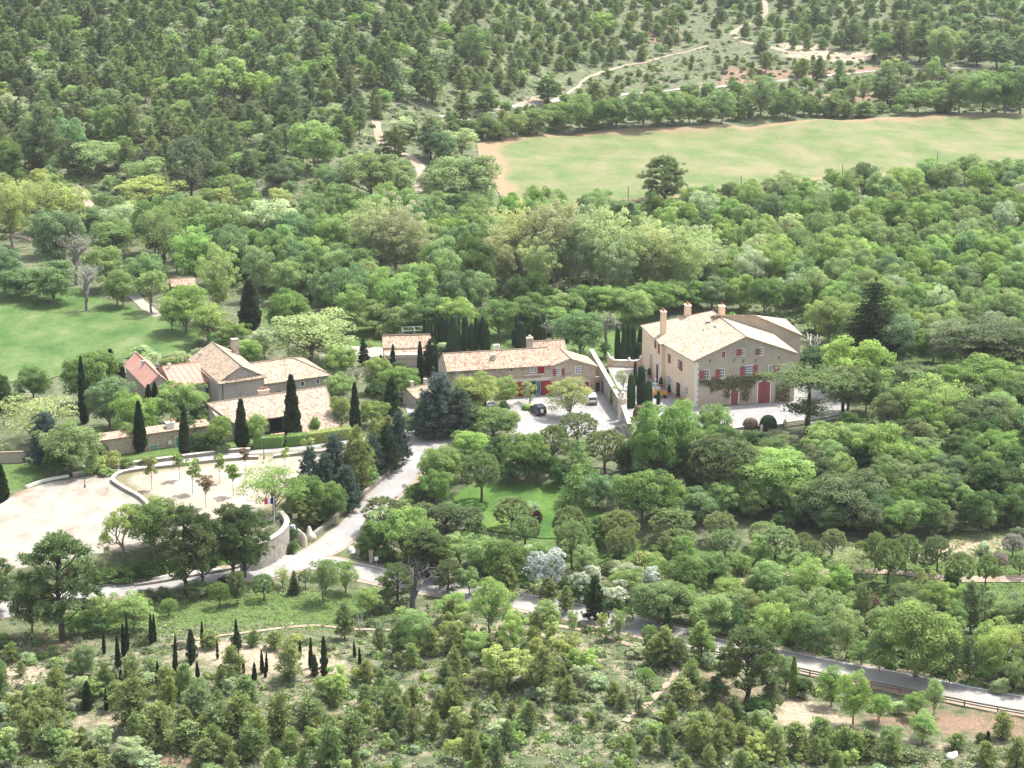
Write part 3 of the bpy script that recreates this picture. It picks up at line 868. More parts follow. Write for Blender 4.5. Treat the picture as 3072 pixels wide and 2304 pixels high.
class Wall:
    """vertical wall line of a building from local (u, v) a to b; its outside lies to the right of a -> b"""
    def __init__(self, bld, a, b):
        self.b = bld
        self.a = np.array(bld.T(a[0], a[1], 0)[:2])
        e = np.array(bld.T(b[0], b[1], 0)[:2])
        self.d = (e - self.a) / np.linalg.norm(e - self.a)
        self.n = np.array([self.d[1], -self.d[0]])
    def px(self, c, x, y):
        B = self.b
        p0 = B.P + B.U * self.a[0] + B.W * self.a[1]
        n = B.U * self.n[0] + B.W * self.n[1]
        q = onplane(*src(c, x, y), p0, n) - B.P
        l = np.array([q @ B.U, q @ B.W])
        return float((l - self.a) @ self.d), float(q[2])
    def pt(self, t, z, out=0.0):
        p = self.a + self.d * t + self.n * out
        return np.array([p[0], p[1], z])
    def rect(self, c, x0, y0, x1, y1):
        xm, ym = (x0 + x1) / 2, (y0 + y1) / 2
        return self.px(c, x0, ym)[0], self.px(c, xm, y1)[1], self.px(c, x1, ym)[0], self.px(c, xm, y0)[1]
    def shape(self, t0, z0, t1, z1, arch, out):
        P = [(t0, z0), (t1, z0)]
        if arch:
            w, r = t1 - t0, arch * (t1 - t0)
            for k in range(9):
                a = math.pi * k / 8
                P.append(((t0 + t1) / 2 + w / 2 * math.cos(a), z1 - r + r * math.sin(a)))
        else:
            P += [(t1, z1), (t0, z1)]
        return [self.pt(t, z, out) for t, z in P]
    def slab(self, mb, t0, z0, t1, z1, o0, o1, arch=0.0, mi=0):
        n3 = np.array([self.n[0], self.n[1], 0])
        mb.prism(self.shape(t0, z0, t1, z1, arch, o0), n3 * (o1 - o0), mi)
    def window(self, c, x0, y0, x1, y1, arch=0.0, trim=0.14, bars=(1, 2), mat='white_stone'):
        t0, z0, t1, z1 = self.rect(c, x0, y0, x1, y1)
        b = MB()
        self.slab(b, t0 - trim, z0 - trim * 1.2, t1 + trim, z1 + trim, -0.1, 0.05, arch)
        b_ = b.build('window', mat, self.b.root)
        p = MB()
        self.slab(p, t0, z0, t1, z1, 0.0, 0.058, arch)
        for k in range(bars[0]):
            t = t0 + (t1 - t0) * (k + 1) / (bars[0] + 1)
            self.slab(p, t - 0.035, z0, t + 0.035, z1 - (0.1 if arch else 0), 0.02, 0.085, mi=1)
        for k in range(bars[1]):
            z = z0 + (z1 - z0) * (k + 1) / (bars[1] + 1)
            self.slab(p, t0, z - 0.03, t1, z + 0.03, 0.02, 0.08, mi=1)
        p.build('pane', ['window_glass', 'white_paint'], b_)
        return b_
    def shutter(self, c, x0, y0, x1, y1, mat='shutter_red', trim=0.0):
        t0, z0, t1, z1 = self.rect(c, x0, y0, x1, y1)
        b = MB()
        self.slab(b, t0, z0, t1, z1, 0.06, 0.13)
        for f in (0.2, 0.8):
            z = z0 + (z1 - z0) * f
            self.slab(b, t0 + 0.05, z - 0.06, t1 - 0.05, z + 0.06, 0.11, 0.16)
        o = b.build('shutter', mat, self.b.root)
        if trim:
            b = MB()
            self.slab(b, t0 - trim, z0 - trim, t1 + trim, z1 + trim, -0.1, 0.05)
            b.build('shutter_surround', 'white_stone', o)
        return o
    def door(self, c, x0, y0, x1, y1, arch=0.0, mat='shutter_red', trim=0.2, leaves=1, lintel=False, ground=True):
        t0, z0, t1, z1 = self.rect(c, x0, y0, x1, y1)
        if ground: z0 = 0.0
        b = MB()
        if leaves == 1:
            self.slab(b, t0, z0, t1, z1, 0.0, 0.07, arch)
        else:
            tm = (t0 + t1) / 2
            self.slab(b, t0, z0, t1, z1, 0.0, 0.06, arch)
            self.slab(b, tm - 0.05, z0, tm + 0.05, z1 - 0.1, 0.03, 0.11)
        o = b.build('door', mat, self.b.root)
        if trim:
            s = MB()
            self.slab(s, t0 - trim, z0 - 0.3, t1 + trim, z1 + trim, -0.2, 0.045, arch)
            if lintel:
                self.slab(s, t0 - trim * 1.6, z1 + trim, t1 + trim * 1.6, z1 + trim + 0.25, -0.1, 0.25)
            s.build('door_surround', 'white_stone', o)
        return o
# --- the big pale house
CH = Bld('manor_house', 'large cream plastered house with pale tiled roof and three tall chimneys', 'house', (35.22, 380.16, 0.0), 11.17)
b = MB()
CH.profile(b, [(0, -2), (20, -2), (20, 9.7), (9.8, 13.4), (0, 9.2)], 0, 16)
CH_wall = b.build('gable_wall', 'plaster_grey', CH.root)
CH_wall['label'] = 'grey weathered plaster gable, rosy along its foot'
b = MB()
A0, A1 = np.array([-0.02, 0.0]), np.array([-1.9, 15.0])
b.face([(-0.03, -0.02, -2), (0.2, 0.1, -2), (0.2, 0.1, 9.2), (-0.03, -0.02, 9.2)])
b.face([(-1.9, 15.2, -2), (-0.03, -0.02, -2), (-0.03, -0.02, 9.2), (-1.9, 15.2, 9.2)])
b.face([(-1.9, 15.2, 9.2), (-0.03, -0.02, 9.2), (3.0, 0.3, 9.2), (3, 15.2, 9.2)])
b.box((4.0, 22.8, 3.2), (13.2, 15.2, 10.5))
b.build('side_wall', 'plaster_rose', CH.root)['label'] = 'warm rose plaster side wall'
b = MB()
for k in range(17):
    z = -0.2 + k * 0.55
    for sx, sy in (((0.22, 0.0) if k % 2 else (0.14, 0.0)), ):
        b.box((sx, -0.005, z), (0.8 if k % 2 else 0.5, 0.06, 0.5))
b.build('corner_stone', 'white_stone', CH.root)
# wing behind, its front wall rising over the main roof
b = MB()
b.face([(8.5, 15.9, 5), (26.5, 15.9, -2), (26.5, 15.9, 8.9), (16.6, 15.9, 13.5), (8.5, 15.9, 13.9)])
b.face([(26.5, 15.9, -2), (27.6, 29.5, -2), (27.6, 29.5, 8.9), (26.5, 15.9, 8.9)])
b.face([(27.6, 29.5, -2), (8.5, 29.5, -2), (8.5, 29.5, 9.3), (27.6, 29.5, 8.9)])
b.face([(8.5, 29.5, 0), (8.5, 15.9, 0), (8.5, 15.9, 13.9), (8.5, 29.5, 9.3)])
wing = b.build('wing_wall', 'plaster_wing', CH.root)
r = MB()
zr = 0.12
CH.roof(r, [(-0.55, -0.35, 9.05 + zr), (9.8, -0.35, 13.4 + zr), (9.6, 15.1, 13.4 + zr), (-2.4, 15.1, 8.7 + zr)])
CH.roof(r, [(-2.85, 15.1, 8.56 + zr), (9.6, 15.1, 13.42 + zr), (9.2, 21.0, 13.46 + zr), (-2.85, 31.0, 8.62 + zr)])
CH.roof(r, [(9.2, 21.0, 13.46 + zr), (10.4, 31.0, 9.0 + zr), (-2.85, 31.0, 8.62 + zr)])
CH.roof(r, [(20.45, -0.35, 9.55 + zr), (9.8, -0.35, 13.4 + zr), (9.6, 16.2, 13.45 + zr), (20.45, 16.2, 9.55 + zr)])
CH.roof(r, [(16.4, 15.6, 13.6 + zr), (26.95, 15.6, 8.75 + zr), (28.0, 30.0, 8.8 + zr)])
CH.roof(r, [(16.4, 15.6, 13.6 + zr), (28.0, 30.0, 8.8 + zr), (8.2, 30.0, 9.3 + zr), (8.2, 15.6, 13.95 + zr)])
for ln in ([(9.8, -0.35, 13.52), (9.4, 20.9, 13.62)], [(9.2, 21.0, 13.56), (-2.85, 31.0, 8.75)], [(16.4, 15.6, 13.72), (26.9, 15.6, 8.88)], [(-0.4, -0.35, 9.2), (9.8, -0.35, 13.52)], [(20.3, -0.35, 9.7), (9.8, -0.35, 13.52)]):
    CH.ridge(r, ln, 0.12)
roofCH = r.build('roof', 'tiles_pale', CH.root)
for u, v, z in ((7.0, 15.8, 12.75), (7.6, 11.9, 12.6), (5.6, 13.2, 11.85)):
    b = MB()
    b.box((u, v, z), (1.0, 0.7, 0.14), 0)
    b.build('skylight', 'window_glass', roofCH)
for (u, v, ypix, zb, su, sv, np_) in ((-0.9, 20.6, 228, 9.0, 1.0, 1.35, 2), (5.4, 25.0, 150, 10.0, 1.1, 1.7, 2), (12.6, 25.0, 160, 9.5, 1.1, 1.5, 1)):
    zt = CH.zat(u, v, 'K', ypix)
    CH.chimney(u, v, zt, zb, su, sv, pots=np_, parent=roofCH)
g = Wall(CH, (0, 0), (20, 0))
g.shutter('K', 1088, 712, 1130, 788, trim=0.12)
g.window('K', 1326, 684, 1368, 760)
g.shutter('K', 1270, 686, 1324, 762)
g.window('K', 1550, 676, 1590, 752)
g.shutter('K', 1503, 678, 1548, 754)
for sx in ((815, 950, 874, 1048, 877, 942, 924, 1042), (1008, 936, 1062, 1036, 1066, 930, 1114, 1030)):
    g.shutter('K', *sx[:4])
    g.window('K', *sx[4:], arch=0.12)
g.shutter('K', 1316, 898, 1370, 1020)
g.window('K', 1374, 890, 1468, 1000, arch=0.1, bars=(3, 3))
g.shutter('K', 1472, 882, 1527, 1010)
g.window('K', 1668, 886, 1718, 974, arch=0.12)
g.shutter('K', 1722, 880, 1784, 980)
g.window('K', 1838, 876, 1880, 958, arch=0.12)
g.door('K', 1198, 1186, 1286, 1365, arch=0.16)
g.door('K', 1532, 1080, 1678, 1358, arch=0.2, leaves=2)
for x, y0, y1 in ((940, 812, 858), (1347, 825, 862), (1500, 812, 852), (1788, 775, 812)):
    b = MB()
    t, za = g.px('K', x, y0)
    _, zb_ = g.px('K', x, y1)
    g.slab(b, t - 0.06, zb_, t + 0.06, za, 0.0, 0.06)
    for s in (-1, 1):
        b.tube([g.pt(t, (za + zb_) / 2, 0.05), g.pt(t + 0.22 * s, za, 0.05)], 0.04, 4)
    b.build('wall_anchor', 'iron', CH.root)
b = MB()
t, za = g.px('K', 1252, 805)
t2, zb_ = g.px('K', 1218, 850)
b.tube([g.pt(t, za, 0.05), g.pt(t2, zb_, 0.05)], 0.06, 4)
b.build('wall_anchor', 'iron', CH.root)
lw = Wall(CH, (-1.93, 15.2), (-0.03, 0))
lw.shutter('K', 432, 746, 460, 856, trim=0.12)
lw.window('K', 547, 812, 570, 924)
lw.shutter('K', 571, 832, 602, 948)
lw.window('K', 418, 1022, 464, 1140, arch=0.12, bars=(3, 5))
lw.door('K', 531, 1096, 577, 1226, arch=0.1, mat='dark_wood', lintel=True, ground=False)
lw.window('K', 646, 1152, 668, 1230)
lb = Wall(CH, (-2.6, 30.4), (-2.6, 15.2))
lb.shutter('K', 264, 580, 284, 674)
lb.shutter('K', 308, 625, 324, 740)
lb.door('K', 284, 866, 308, 1100, arch=0.3, mat='dark_wood', lintel=True, ground=False)
lb.door('K', 205, 735, 238, 985, arch=0.4, mat='plaster_farm', trim=0.25, ground=False)
# --- farmhouse on the courtyard
MA = Bld('courtyard_farmhouse', 'long rubble stone farmhouse with red shutters and doors along the white courtyard', 'farmhouse', (1.57, 387.54, 0.0), 13.28)
MA.gable('stone_mas', 'tiles_mas', 0, 8.0, -14.4, 6.1, 6.15, 6.0, 4.0, 8.35, axis='u', oh=0.5)
b = MB()
b.box((-14.55, 4.0, 3.2), (0.25, 8.0, 6.4))
b.face([(-14.68, 0, 6.4), (-14.68, 8, 6.4), (-14.68, 4.0, 8.4)][::-1])
b.face([(-14.42, 0, 6.4), (-14.42, 8, 6.4), (-14.42, 4.0, 8.4)])
b.build('end_wall', 'plaster_farm', MA.root)
MA.gable('stone_mas', 'tiles_mas', 6.1, 15.3, -0.12, 7.2, 5.7, 5.2, 10.1, 7.0, axis='v', oh=0.45, wall='gable_wall')
MA.gable('stone_mas', 'tiles_mas', 6.8, 13.0, 4.6, 11.2, 6.3, 6.0, 9.6, 8.3, axis='u', oh=0.4, wall='rear_wall')
b = MB()
b.box((16.5, 0.2, 1.4), (2.6, 0.4, 3.2))
b.build('gate_wall', 'stone_mas', MA.root)
for (u, v, yt, zb, su, sv, m_, np_) in ((-4.9, 2.0, 290, 6.5, 0.8, 0.8, 'limestone', 0), (3.2, 5.2, 88, 7.0, 1.2, 0.9, 'plaster_farm', 0), (-3.6, 5.0, 175, 7.0, 1.1, 0.8, 'white_stone', 0)):
    zt = MA.zat(u, v, 'L', yt)
    o = MA.chimney(u, v, zt, zb, su, sv, m_, np_)
    cpm = MB()
    cc = MA.T(u, v, zt)
    for sx in (-1, 1):
        cpm.box((cc[0] + sx * su * 0.36, cc[1], zt + 0.32), (0.16, sv * 0.9, 0.34))
    cpm.box((cc[0], cc[1], zt + 0.56), (su * 1.1, sv * 1.1, 0.12))
    if u == 3.2:
        cpm.lathe((cc[0], cc[1], zt + 0.62), [(0.2, 0), (0.2, 0.3), (0.3, 0.35), (0.05, 0.6)], 8)
    cpm.build('chimney_cowl', 'limestone', o)
mw = Wall(MA, (-14.4, 0), (6.1, 0))
mw.window('L', 262, 462, 298, 522, mat='limestone')
mw.window('L', 474, 445, 528, 520, mat='limestone')
mw.shutter('L', 536, 442, 594, 526, 'shutter_red')
mw.window('L', 944, 412, 974, 466, bars=(0, 0), mat='limestone')
mw.window('L', 1200, 400, 1258, 474, bars=(3, 2))
mw.shutter('L', 1284, 396, 1362, 486, 'door_red')
mw.door('L', 1000, 600, 1126, 772, mat='door_red', trim=0)
mw.door('L', 1332, 584, 1430, 754, mat='door_red', trim=0)
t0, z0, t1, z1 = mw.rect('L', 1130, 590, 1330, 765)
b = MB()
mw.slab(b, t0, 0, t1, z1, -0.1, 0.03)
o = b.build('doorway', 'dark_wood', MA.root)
for f0, f1 in ((0.0, 0.17), (0.64, 0.95)):
    b = MB()
    mw.slab(b, t0 + (t1 - t0) * f0, 0, t0 + (t1 - t0) * f1, z1, 0.02, 0.09)
    b.build('glazed_door', 'green_paint', o)
b = MB()
mw.slab(b, t0 + (t1 - t0) * 0.68, 0.5, t0 + (t1 - t0) * 0.9, z1 - 0.2, 0.05, 0.1)
b.build('pane', 'window_glass', o)
b = MB()
mw.slab(b, t0 - 2.2, z1 + 0.1, t1 + 1.9, z1 + 0.75, 0.0, 0.12)
mw.slab(b, t0 - 0.5, z1 + 1.35, t1 + 0.3, z1 + 1.5, 0.0, 0.55)
b.build('lintel', 'limestone', MA.root)
mg = Wall(MA, (6.1, -0.12), (15.3, -0.12))
mg.shutter('L', 1468, 436, 1506, 520, 'shutter_red')
mg.window('L', 1510, 432, 1562, 502, bars=(2, 2))
mg.shutter('L', 1576, 430, 1612, 514, 'shutter_red')
mg.window('L', 1752, 414, 1808, 490, bars=(2, 3))
mg.window('L', 1466, 602, 1570, 684, bars=(3, 2))
mg.shutter('L', 1434, 612, 1462, 700, 'door_red')
mg.door('L', 1842, 586, 1910, 698, arch=0.3, mat='door_red', trim=0.15)
mg.door('L', 1776, 590, 1816, 655, arch=0.4, mat='dark_wood', trim=0.15, ground=False)
me_ = Wall(MA, (15.2, 0.0), (17.8, 0.0))
me_.door('L', 1970, 606, 2044, 704, mat='dark_wood', trim=0.0)
# --- farm cluster on the left
FA = Bld('stone_barn_house', 'tall grey stone farmhouse, gable end with tiled ledge, beside red roofs', 'farmhouse', (-56.42, 384.06, 0.0), 28.5, 0.08)
FA.gable('stone_farm', 'tiles_farm', -2.9, 6.4, -8.0, 11.5, 6.15, 6.2, 1.8, 8.75, oh=0.5)
r = MB()
FA.roof(r, [(-3.3, -8.75, 6.05), (6.7, -8.75, 6.15), (6.5, -7.98, 6.75), (-3.0, -7.98, 6.7)])
FA.ridge(r, [(-3.2, -8.3, 6.35), (-2.9, 11.7, 6.2)], 0.1)
r.build('tiled_ledge', 'tiles_farm', FA.root)
zt = FA.zat(5.6, 8.5, 'M', 75)
FA.chimney(5.6, 8.5, zt, 5.5, 1.25, 1.25, 'limestone_dark', 0)
zt = FA.zat(-1.5, 9.5, 'M', 235)
FA.chimney(-1.6, 9.0, zt, 6.0, 0.45, 0.45, 'limestone', 0)
b = MB()
b.tube([(-2.7, -8.12, 0), (-2.7, -8.12, 6.1)], 0.07, 5)
b.build('downpipe', 'iron', FA.root)
RD = Bld('red_roof_house', 'low grey house under flat bright red tiles, ridge turned at a corner', 'house', (-56.42, 384.06, 0.0), 28.5, 0.09)
RD.gable('plaster_farm', 'tiles_red', -14.6, -10.0, 1.0, 19.0, 4.7, 4.7, -12.3, 6.55, oh=0.45)
RD.gable('plaster_farm', 'tiles_red', -1.4, 12.6, -10.1, -2.95, 4.75, 4.75, 5.6, 6.75, axis='u', oh=0.5)
for (u, v, yt, m_) in ((-12.9, 11.0, 345, 'steel'), (-9.2, 4.6, 380, 'white_stone')):
    zt = RD.zat(u, v, 'M', yt)
    RD.chimney(u, v, zt, 5.0, 0.5, 0.5, m_, 0)
rw = Wall(RD, (-10.1, -1.4), (-2.95, -1.4))
rw.window('M', 1130, 625, 1170, 740, bars=(0, 0), mat='plaster_farm')
WG = Bld('hipped_roof_house', 'grey stone house with hipped pale tile roof and two tiny white windows', 'house', (-56.42, 384.06, 0.0), 28.5, 0.02)
b = MB()
b.box((13.6, 1.0, 1.4), (13.2, 13.6, 5.6))
b.build('wall', 'stone_farm', WG.root)
r = MB()
WG.roof(r, [(6.6, -6.3, 4.1), (20.7, -6.3, 4.1), (15.6, 1.6, 6.35), (6.6, 1.6, 6.35)])
WG.roof(r, [(20.7, -6.3, 4.1), (20.9, 8.6, 4.1), (15.6, 1.6, 6.35)])
WG.roof(r, [(20.9, 8.6, 4.1), (6.6, 8.6, 4.1), (6.6, 1.6, 6.35), (15.6, 1.6, 6.35)])
WG.ridge(r, [(6.6, 1.6, 6.4), (15.6, 1.6, 6.4)])
WG.ridge(r, [(15.6, 1.6, 6.4), (20.6, -6.2, 4.2)], 0.12)
WG.ridge(r, [(15.6, 1.6, 6.4), (20.8, 8.5, 4.2)], 0.12)
r.build('roof', 'tiles_farm', WG.root)
ww = Wall(WG, (7.0, -5.8), (20.2, -5.8))
ww.window('N', 1240, 388, 1276, 440, bars=(0, 0), mat='white_stone')
ww.window('N', 1430, 362, 1462, 410, bars=(0, 0), mat='white_stone')
BA = Bld('long_barn', 'low barn with very long mottled tile roof sweeping down to the clipped hedge', 'barn', (-56.42, 384.06, 0.0), 28.5)
b = MB()
BA.profile(b, [(-18.9, -1), (-18.9, 5.3), (-25.2, 3.35), (-25.2, -1)], -9.6, -6.2, axis='u')
BA.profile(b, [(-18.9, -1), (-18.9, 5.3), (-23.2, 3.9), (-23.2, -1)], -6.6, 3.3, axis='u')
BA.profile(b, [(-18.9, -1), (-18.9, 5.3), (-32.9, 1.1), (-32.9, -1)], 3.0, 10.6, axis='u')
b.box((-1.6, -25.4, 1.2), (0.5, 0.5, 4.3))
b.build('wall', 'plaster_farm', BA.root)
r = MB()
zo = 0.12
BA.roof(r, [(-9.9, -18.7, 5.5 + zo), (-7.6, -25.8, 3.25 + zo), (2.9, -26.0, 3.2 + zo), (2.9, -18.6, 5.5 + zo)])
BA.roof(r, [(2.88, -18.6, 5.5 + zo), (2.88, -33.6, 0.95 + zo), (10.7, -33.6, 1.0 + zo), (14.0, -18.6, 5.55 + zo)])
BA.ridge(r, [(-9.9, -18.7, 5.6), (14.0, -18.6, 5.65)], 0.17)
BA.ridge(r, [(-9.9, -18.7, 5.6), (-7.6, -25.8, 3.4)], 0.12)
BA.ridge(r, [(14.0, -18.6, 5.65), (10.7, -33.6, 1.1)], 0.12)
ro = r.build('roof', 'tiles_barn', BA.root)
zt = BA.zat(1.6, -18.2, 'N', 500)
BA.chimney(1.6, -18.2, zt, 4.5, 2.0, 0.7, 'plaster_rose', 3, potmat='terracotta')
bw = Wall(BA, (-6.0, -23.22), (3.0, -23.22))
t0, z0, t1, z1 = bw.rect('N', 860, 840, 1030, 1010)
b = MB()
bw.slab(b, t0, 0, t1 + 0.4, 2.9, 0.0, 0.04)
b.build('porch_shade', 'dark_wood', BA.root)  # dark slab stands in for the shade inside the porch recess
t0, z0, t1, z1 = bw.rect('N', 770, 870, 822, 1030)
b = MB()
bw.slab(b, t0, 0, t1, z1, 0.02, 0.1)
b.build('door', 'pale_blue', BA.root)
# --- low tiled outbuilding along the lane
def lowbuilding(name, label, c, p0, p1, h, depth, wallm, roofm):
    a, q = G(c, *p0), G(c, *p1)
    ang = math.degrees(math.atan2(q[1] - a[1], q[0] - a[0]))
    L = float(np.hypot(*(q - a)[:2]))
    B = Bld(name, label, 'outbuilding', (a[0], a[1], 0.0), ang)
    b = MB()
    B.profile(b, [(0, -2), (depth, -2), (depth, h + 0.5), (0, h)], 0, L, axis='u')
    b.build('wall', wallm, B.root)
    r = MB()
    B.roof(r, [(-0.2, -0.3, h), (L + 0.2, -0.3, h), (L + 0.2, depth + 0.2, h + 0.6), (-0.2, depth + 0.2, h + 0.6)])
    B.roof_o = r.build('roof', roofm, B.root)
    B.L = L
    return B
LOW = lowbuilding('garden_outbuilding', 'narrow stone outbuilding with green door and white chimney by cypresses', 'M', (-150, 1520), (1180, 1330), 3.1, 2.0, 'stone_mas', 'tiles_mas')
lo = Wall(LOW, (0, 0), (LOW.L, 0))
lo.door('M', 762, 1268, 812, 1425, mat='green_paint', trim=0.1)
lo.window('M', 456, 1372, 546, 1442, bars=(0, 0), mat='limestone')
lo.shutter('M', 458, 1374, 544, 1440, 'green_paint')
t, _z = lo.px('M', 725, 1300)
uu = lo.pt(t, 0)[0]
LOW.chimney(uu, 1.0, LOW.zat(uu, 1.0, 'M', 1098), 3.0, 1.5, 1.1, 'white_stone', 0)
b = MB()
zc = LOW.zat(uu, 1.0, 'M', 1085)
b.lathe((uu + 0.35, 1.0, zc), [(0.3, 0), (0.34, 0.3), (0.2, 0.5), (0.05, 0.75)], 8)
b.build('chimney_pot', 'terracotta', LOW.root)
b = MB()
t, zm = lo.px('M', 692, 1340)
lo.slab(b, t - 0.3, zm - 0.35, t + 0.3, zm + 0.35, 0, 0.2)
b.build('meter_box', 'white_stone', LOW.root)
# --- pavilion behind, small hut, far cabin
PA = Bld('garden_pavilion', 'small pale tiled pavilion with front gable beside the clipped cypress columns', 'pavilion', tuple(at(*src('Q', 300, 1090), 0.0)), 6.0)
PL_ = 9.4
b = MB()
b.box((PL_ / 2, 4.6, 1.2), (PL_, 5.0, 4.4))
b.box((PL_ / 2 - 0.4, 0.5, 1.0), (PL_ - 1.2, 4.0, 3.2))
b.build('wall', 'plaster_farm', PA.root)
r = MB()
PA.roof(r, [(-0.3, 1.8, 3.3), (PL_ + 1.0, 1.8, 3.3), (PL_ + 0.4, 5.2, 5.0), (-0.2, 5.2, 5.0)])
PA.roof(r, [(-0.3, 8.4, 3.3), (PL_ + 1.0, 8.4, 3.3), (PL_ + 0.4, 5.2, 5.0), (-0.2, 5.2, 5.0)])
PA.roof(r, [(2.4, 1.55, 3.25), (5.2, 1.5, 3.3), (5.2, 4.6, 4.75)])
PA.roof(r, [(8.0, 1.55, 3.25), (5.2, 1.5, 3.3), (5.2, 4.6, 4.75)])
PA.roof(r, [(-0.1, -1.6, 1.8), (PL_ - 0.6, -1.6, 1.8), (PL_ - 0.6, 1.3, 3.0), (-0.1, 1.3, 3.0)])
PA.ridge(r, [(-0.2, 5.2, 5.1), (PL_ + 0.4, 5.2, 5.1)])
PA.ridge(r, [(-0.1, 1.35, 3.1), (PL_ - 0.6, 1.35, 3.1)], 0.14)
r.build('roof', 'tiles_mas', PA.root)
HU = Bld('stone_hut', 'little tiled hut with two squat chimneys beside the dark blue conifer', 'hut', tuple(at(*src('Q', 800, 1790), 0.0)), 38.0)
HU.gable('plaster_farm', 'tiles_farm', -0.4, 4.0, 0, 5.6, 2.0, 2.2, 2.6, 3.1, axis='u', oh=0.3)
for u, v in ((1.4, 2.9), (4.6, 2.9)):
    HU.chimney(u, v, 4.3, 2.4, 0.6, 0.6, 'limestone', 0)
CB = Bld('small_cabin', 'tiny pink roofed cabin half hidden among trees above the meadow', 'cabin', tuple(G('V', 372, 640)), 12.0)
CB.gable('plaster_farm', 'tiles_mas', 0, 4.5, 0, 5.5, 2.4, 2.4, 2.2, 3.6, axis='u', oh=0.3)
# ------------------------------------------------------------------ walls, terraces, street furniture
def wall_line(name, label, pts, h, th, mat, coping=None, z0=None, z1=None, group=None, cat='wall'):
    """pts: world polyline; a wall of thickness th following the ground, or between z0 and z1"""
    L = np.array([p[:2] for p in pts], float)
    d = np.gradient(L, axis=0)
    d /= np.linalg.norm(d, axis=1)[:, None]
    nn = np.stack([-d[:, 1], d[:, 0]], 1)
    def mk(b, w, za, zb):
        R = []
        for i in range(len(L)):
            g_ = float(hz(*L[i]))
            lo_, hi_ = (za(g_, i), zb(g_, i))
            R.append([(L[i][0] + nn[i][0] * w * s, L[i][1] + nn[i][1] * w * s, z) for s, z in ((-1, lo_), (-1, hi_), (1, hi_), (1, lo_))])
        for i in range(len(L) - 1):
            for k in range(4):
                q = (k + 1) % 4
                b.face([R[i][k], R[i + 1][k], R[i + 1][q], R[i][q]])
        b.face(R[0])
        b.face(R[-1][::-1])
    hh = (lambda i: h[i]) if hasattr(h, '__len__') else (lambda i: h)
    base = L[0]
    root = thing(name, label, cat, (0, 0, 0), 0, group)
    b = MB()
    mk(b, th / 2, (lambda g_, i: g_ - 0.8) if z0 is None else (lambda g_, i: z0), (lambda g_, i: g_ + hh(i)) if z1 is None else (lambda g_, i: z1))
    b.build('masonry', mat, root)
    if coping:
        b = MB()
        mk(b, th / 2 + 0.06, (lambda g_, i: g_ + hh(i) + 0.003) if z1 is None else (lambda g_, i: z1 + 0.003), (lambda g_, i: g_ + hh(i) + 0.14) if z1 is None else (lambda g_, i: z1 + 0.14))
        b.build('coping', coping, root)
    return root
def LP(c, pts, step=1.5, z=None):
    return smooth_line([(G(c, x, y) if z is None else at(*src(c, x, y), z))[:2] for x, y in pts], step)
def straight(c, pts, z=0.0, step=1.5):
    P = [np.array(at(*src(c, x, y), z)[:2]) for x, y in pts]
    out = []
    for a, q in zip(P[:-1], P[1:]):
        m = max(1, int(np.hypot(*(q - a)) / step))
        out += [a + (q - a) * t for t in np.arange(m) / m]
    return np.array(out + [P[-1]])
wall_line('island_wall', 'low curved stone kerb wall round the earth island of young trees', LP('D', [(905, 1262), (850, 1205), (760, 1155), (700, 1118), (682, 1100), (690, 1080), (740, 1052), (900, 1026), (1060, 1008), (1200, 990), (1400, 970), (1560, 962)]), 0.55, 0.5, 'stone_wall', 'limestone')
wall_line('lane_wall', 'low stone wall above the paved lane below the cypresses', LP('D', [(440, 1066), (560, 1045), (700, 1018), (850, 992), (980, 974), (1100, 958), (1250, 940), (1400, 922), (1510, 916)]), 0.6, 0.5, 'stone_wall', 'limestone')
wall_line('lane_wall', 'short low stone wall between paved lane and blue conifers', LP('D', [(1650, 957), (1800, 940), (1950, 925), (2100, 905)]), 0.55, 0.5, 'stone_wall', 'limestone')
wall_line('curved_kerb', 'pale curved kerb between white parking ground and green verge', LP('D', [(-40, 1290), (20, 1245), (85, 1205)]), 0.45, 0.5, 'white_stone')
wall_line('grass_kerb', 'pale kerb along the grass by the short lamp post', LP('D', [(160, 1135), (250, 1100), (340, 1080), (415, 1066)]), 0.4, 0.5, 'white_stone')
wall_line('boundary_wall', 'tile topped wall running out of the left picture edge', LP('D', [(-60, 985), (40, 982), (160, 978)]), 1.9, 0.5, 'plaster_farm', 'tiles_mas')
bast = np.array([at(*src('V', x, y), 0.0)[:2] for x, y in [(520, 1196), (562, 1184), (598, 1165), (613, 1151), (620, 1138), (617, 1126), (606, 1115)]])
wall_line('bastion_wall', 'tall rounded rubble stone bastion wall below the flag', smooth_line(bast, 1.0), 1, 0.7, 'stone_bastion', 'limestone', z0=-5.6, z1=0.75)
wall_line('roadside_wall', 'low stone retaining wall climbing beside the estate road under conifers', LP('V', [(672, 1165), (715, 1130), (760, 1092), (805, 1055), (838, 1025), (858, 1000), (866, 975)]), 0.8, 0.55, 'stone_wall')
wall_line('grass_bank_wall', 'low dry stone edging along road under the big pines', LP('V', [(290, 1268), (400, 1250), (500, 1232), (590, 1205)]), 0.5, 0.5, 'stone_wall')
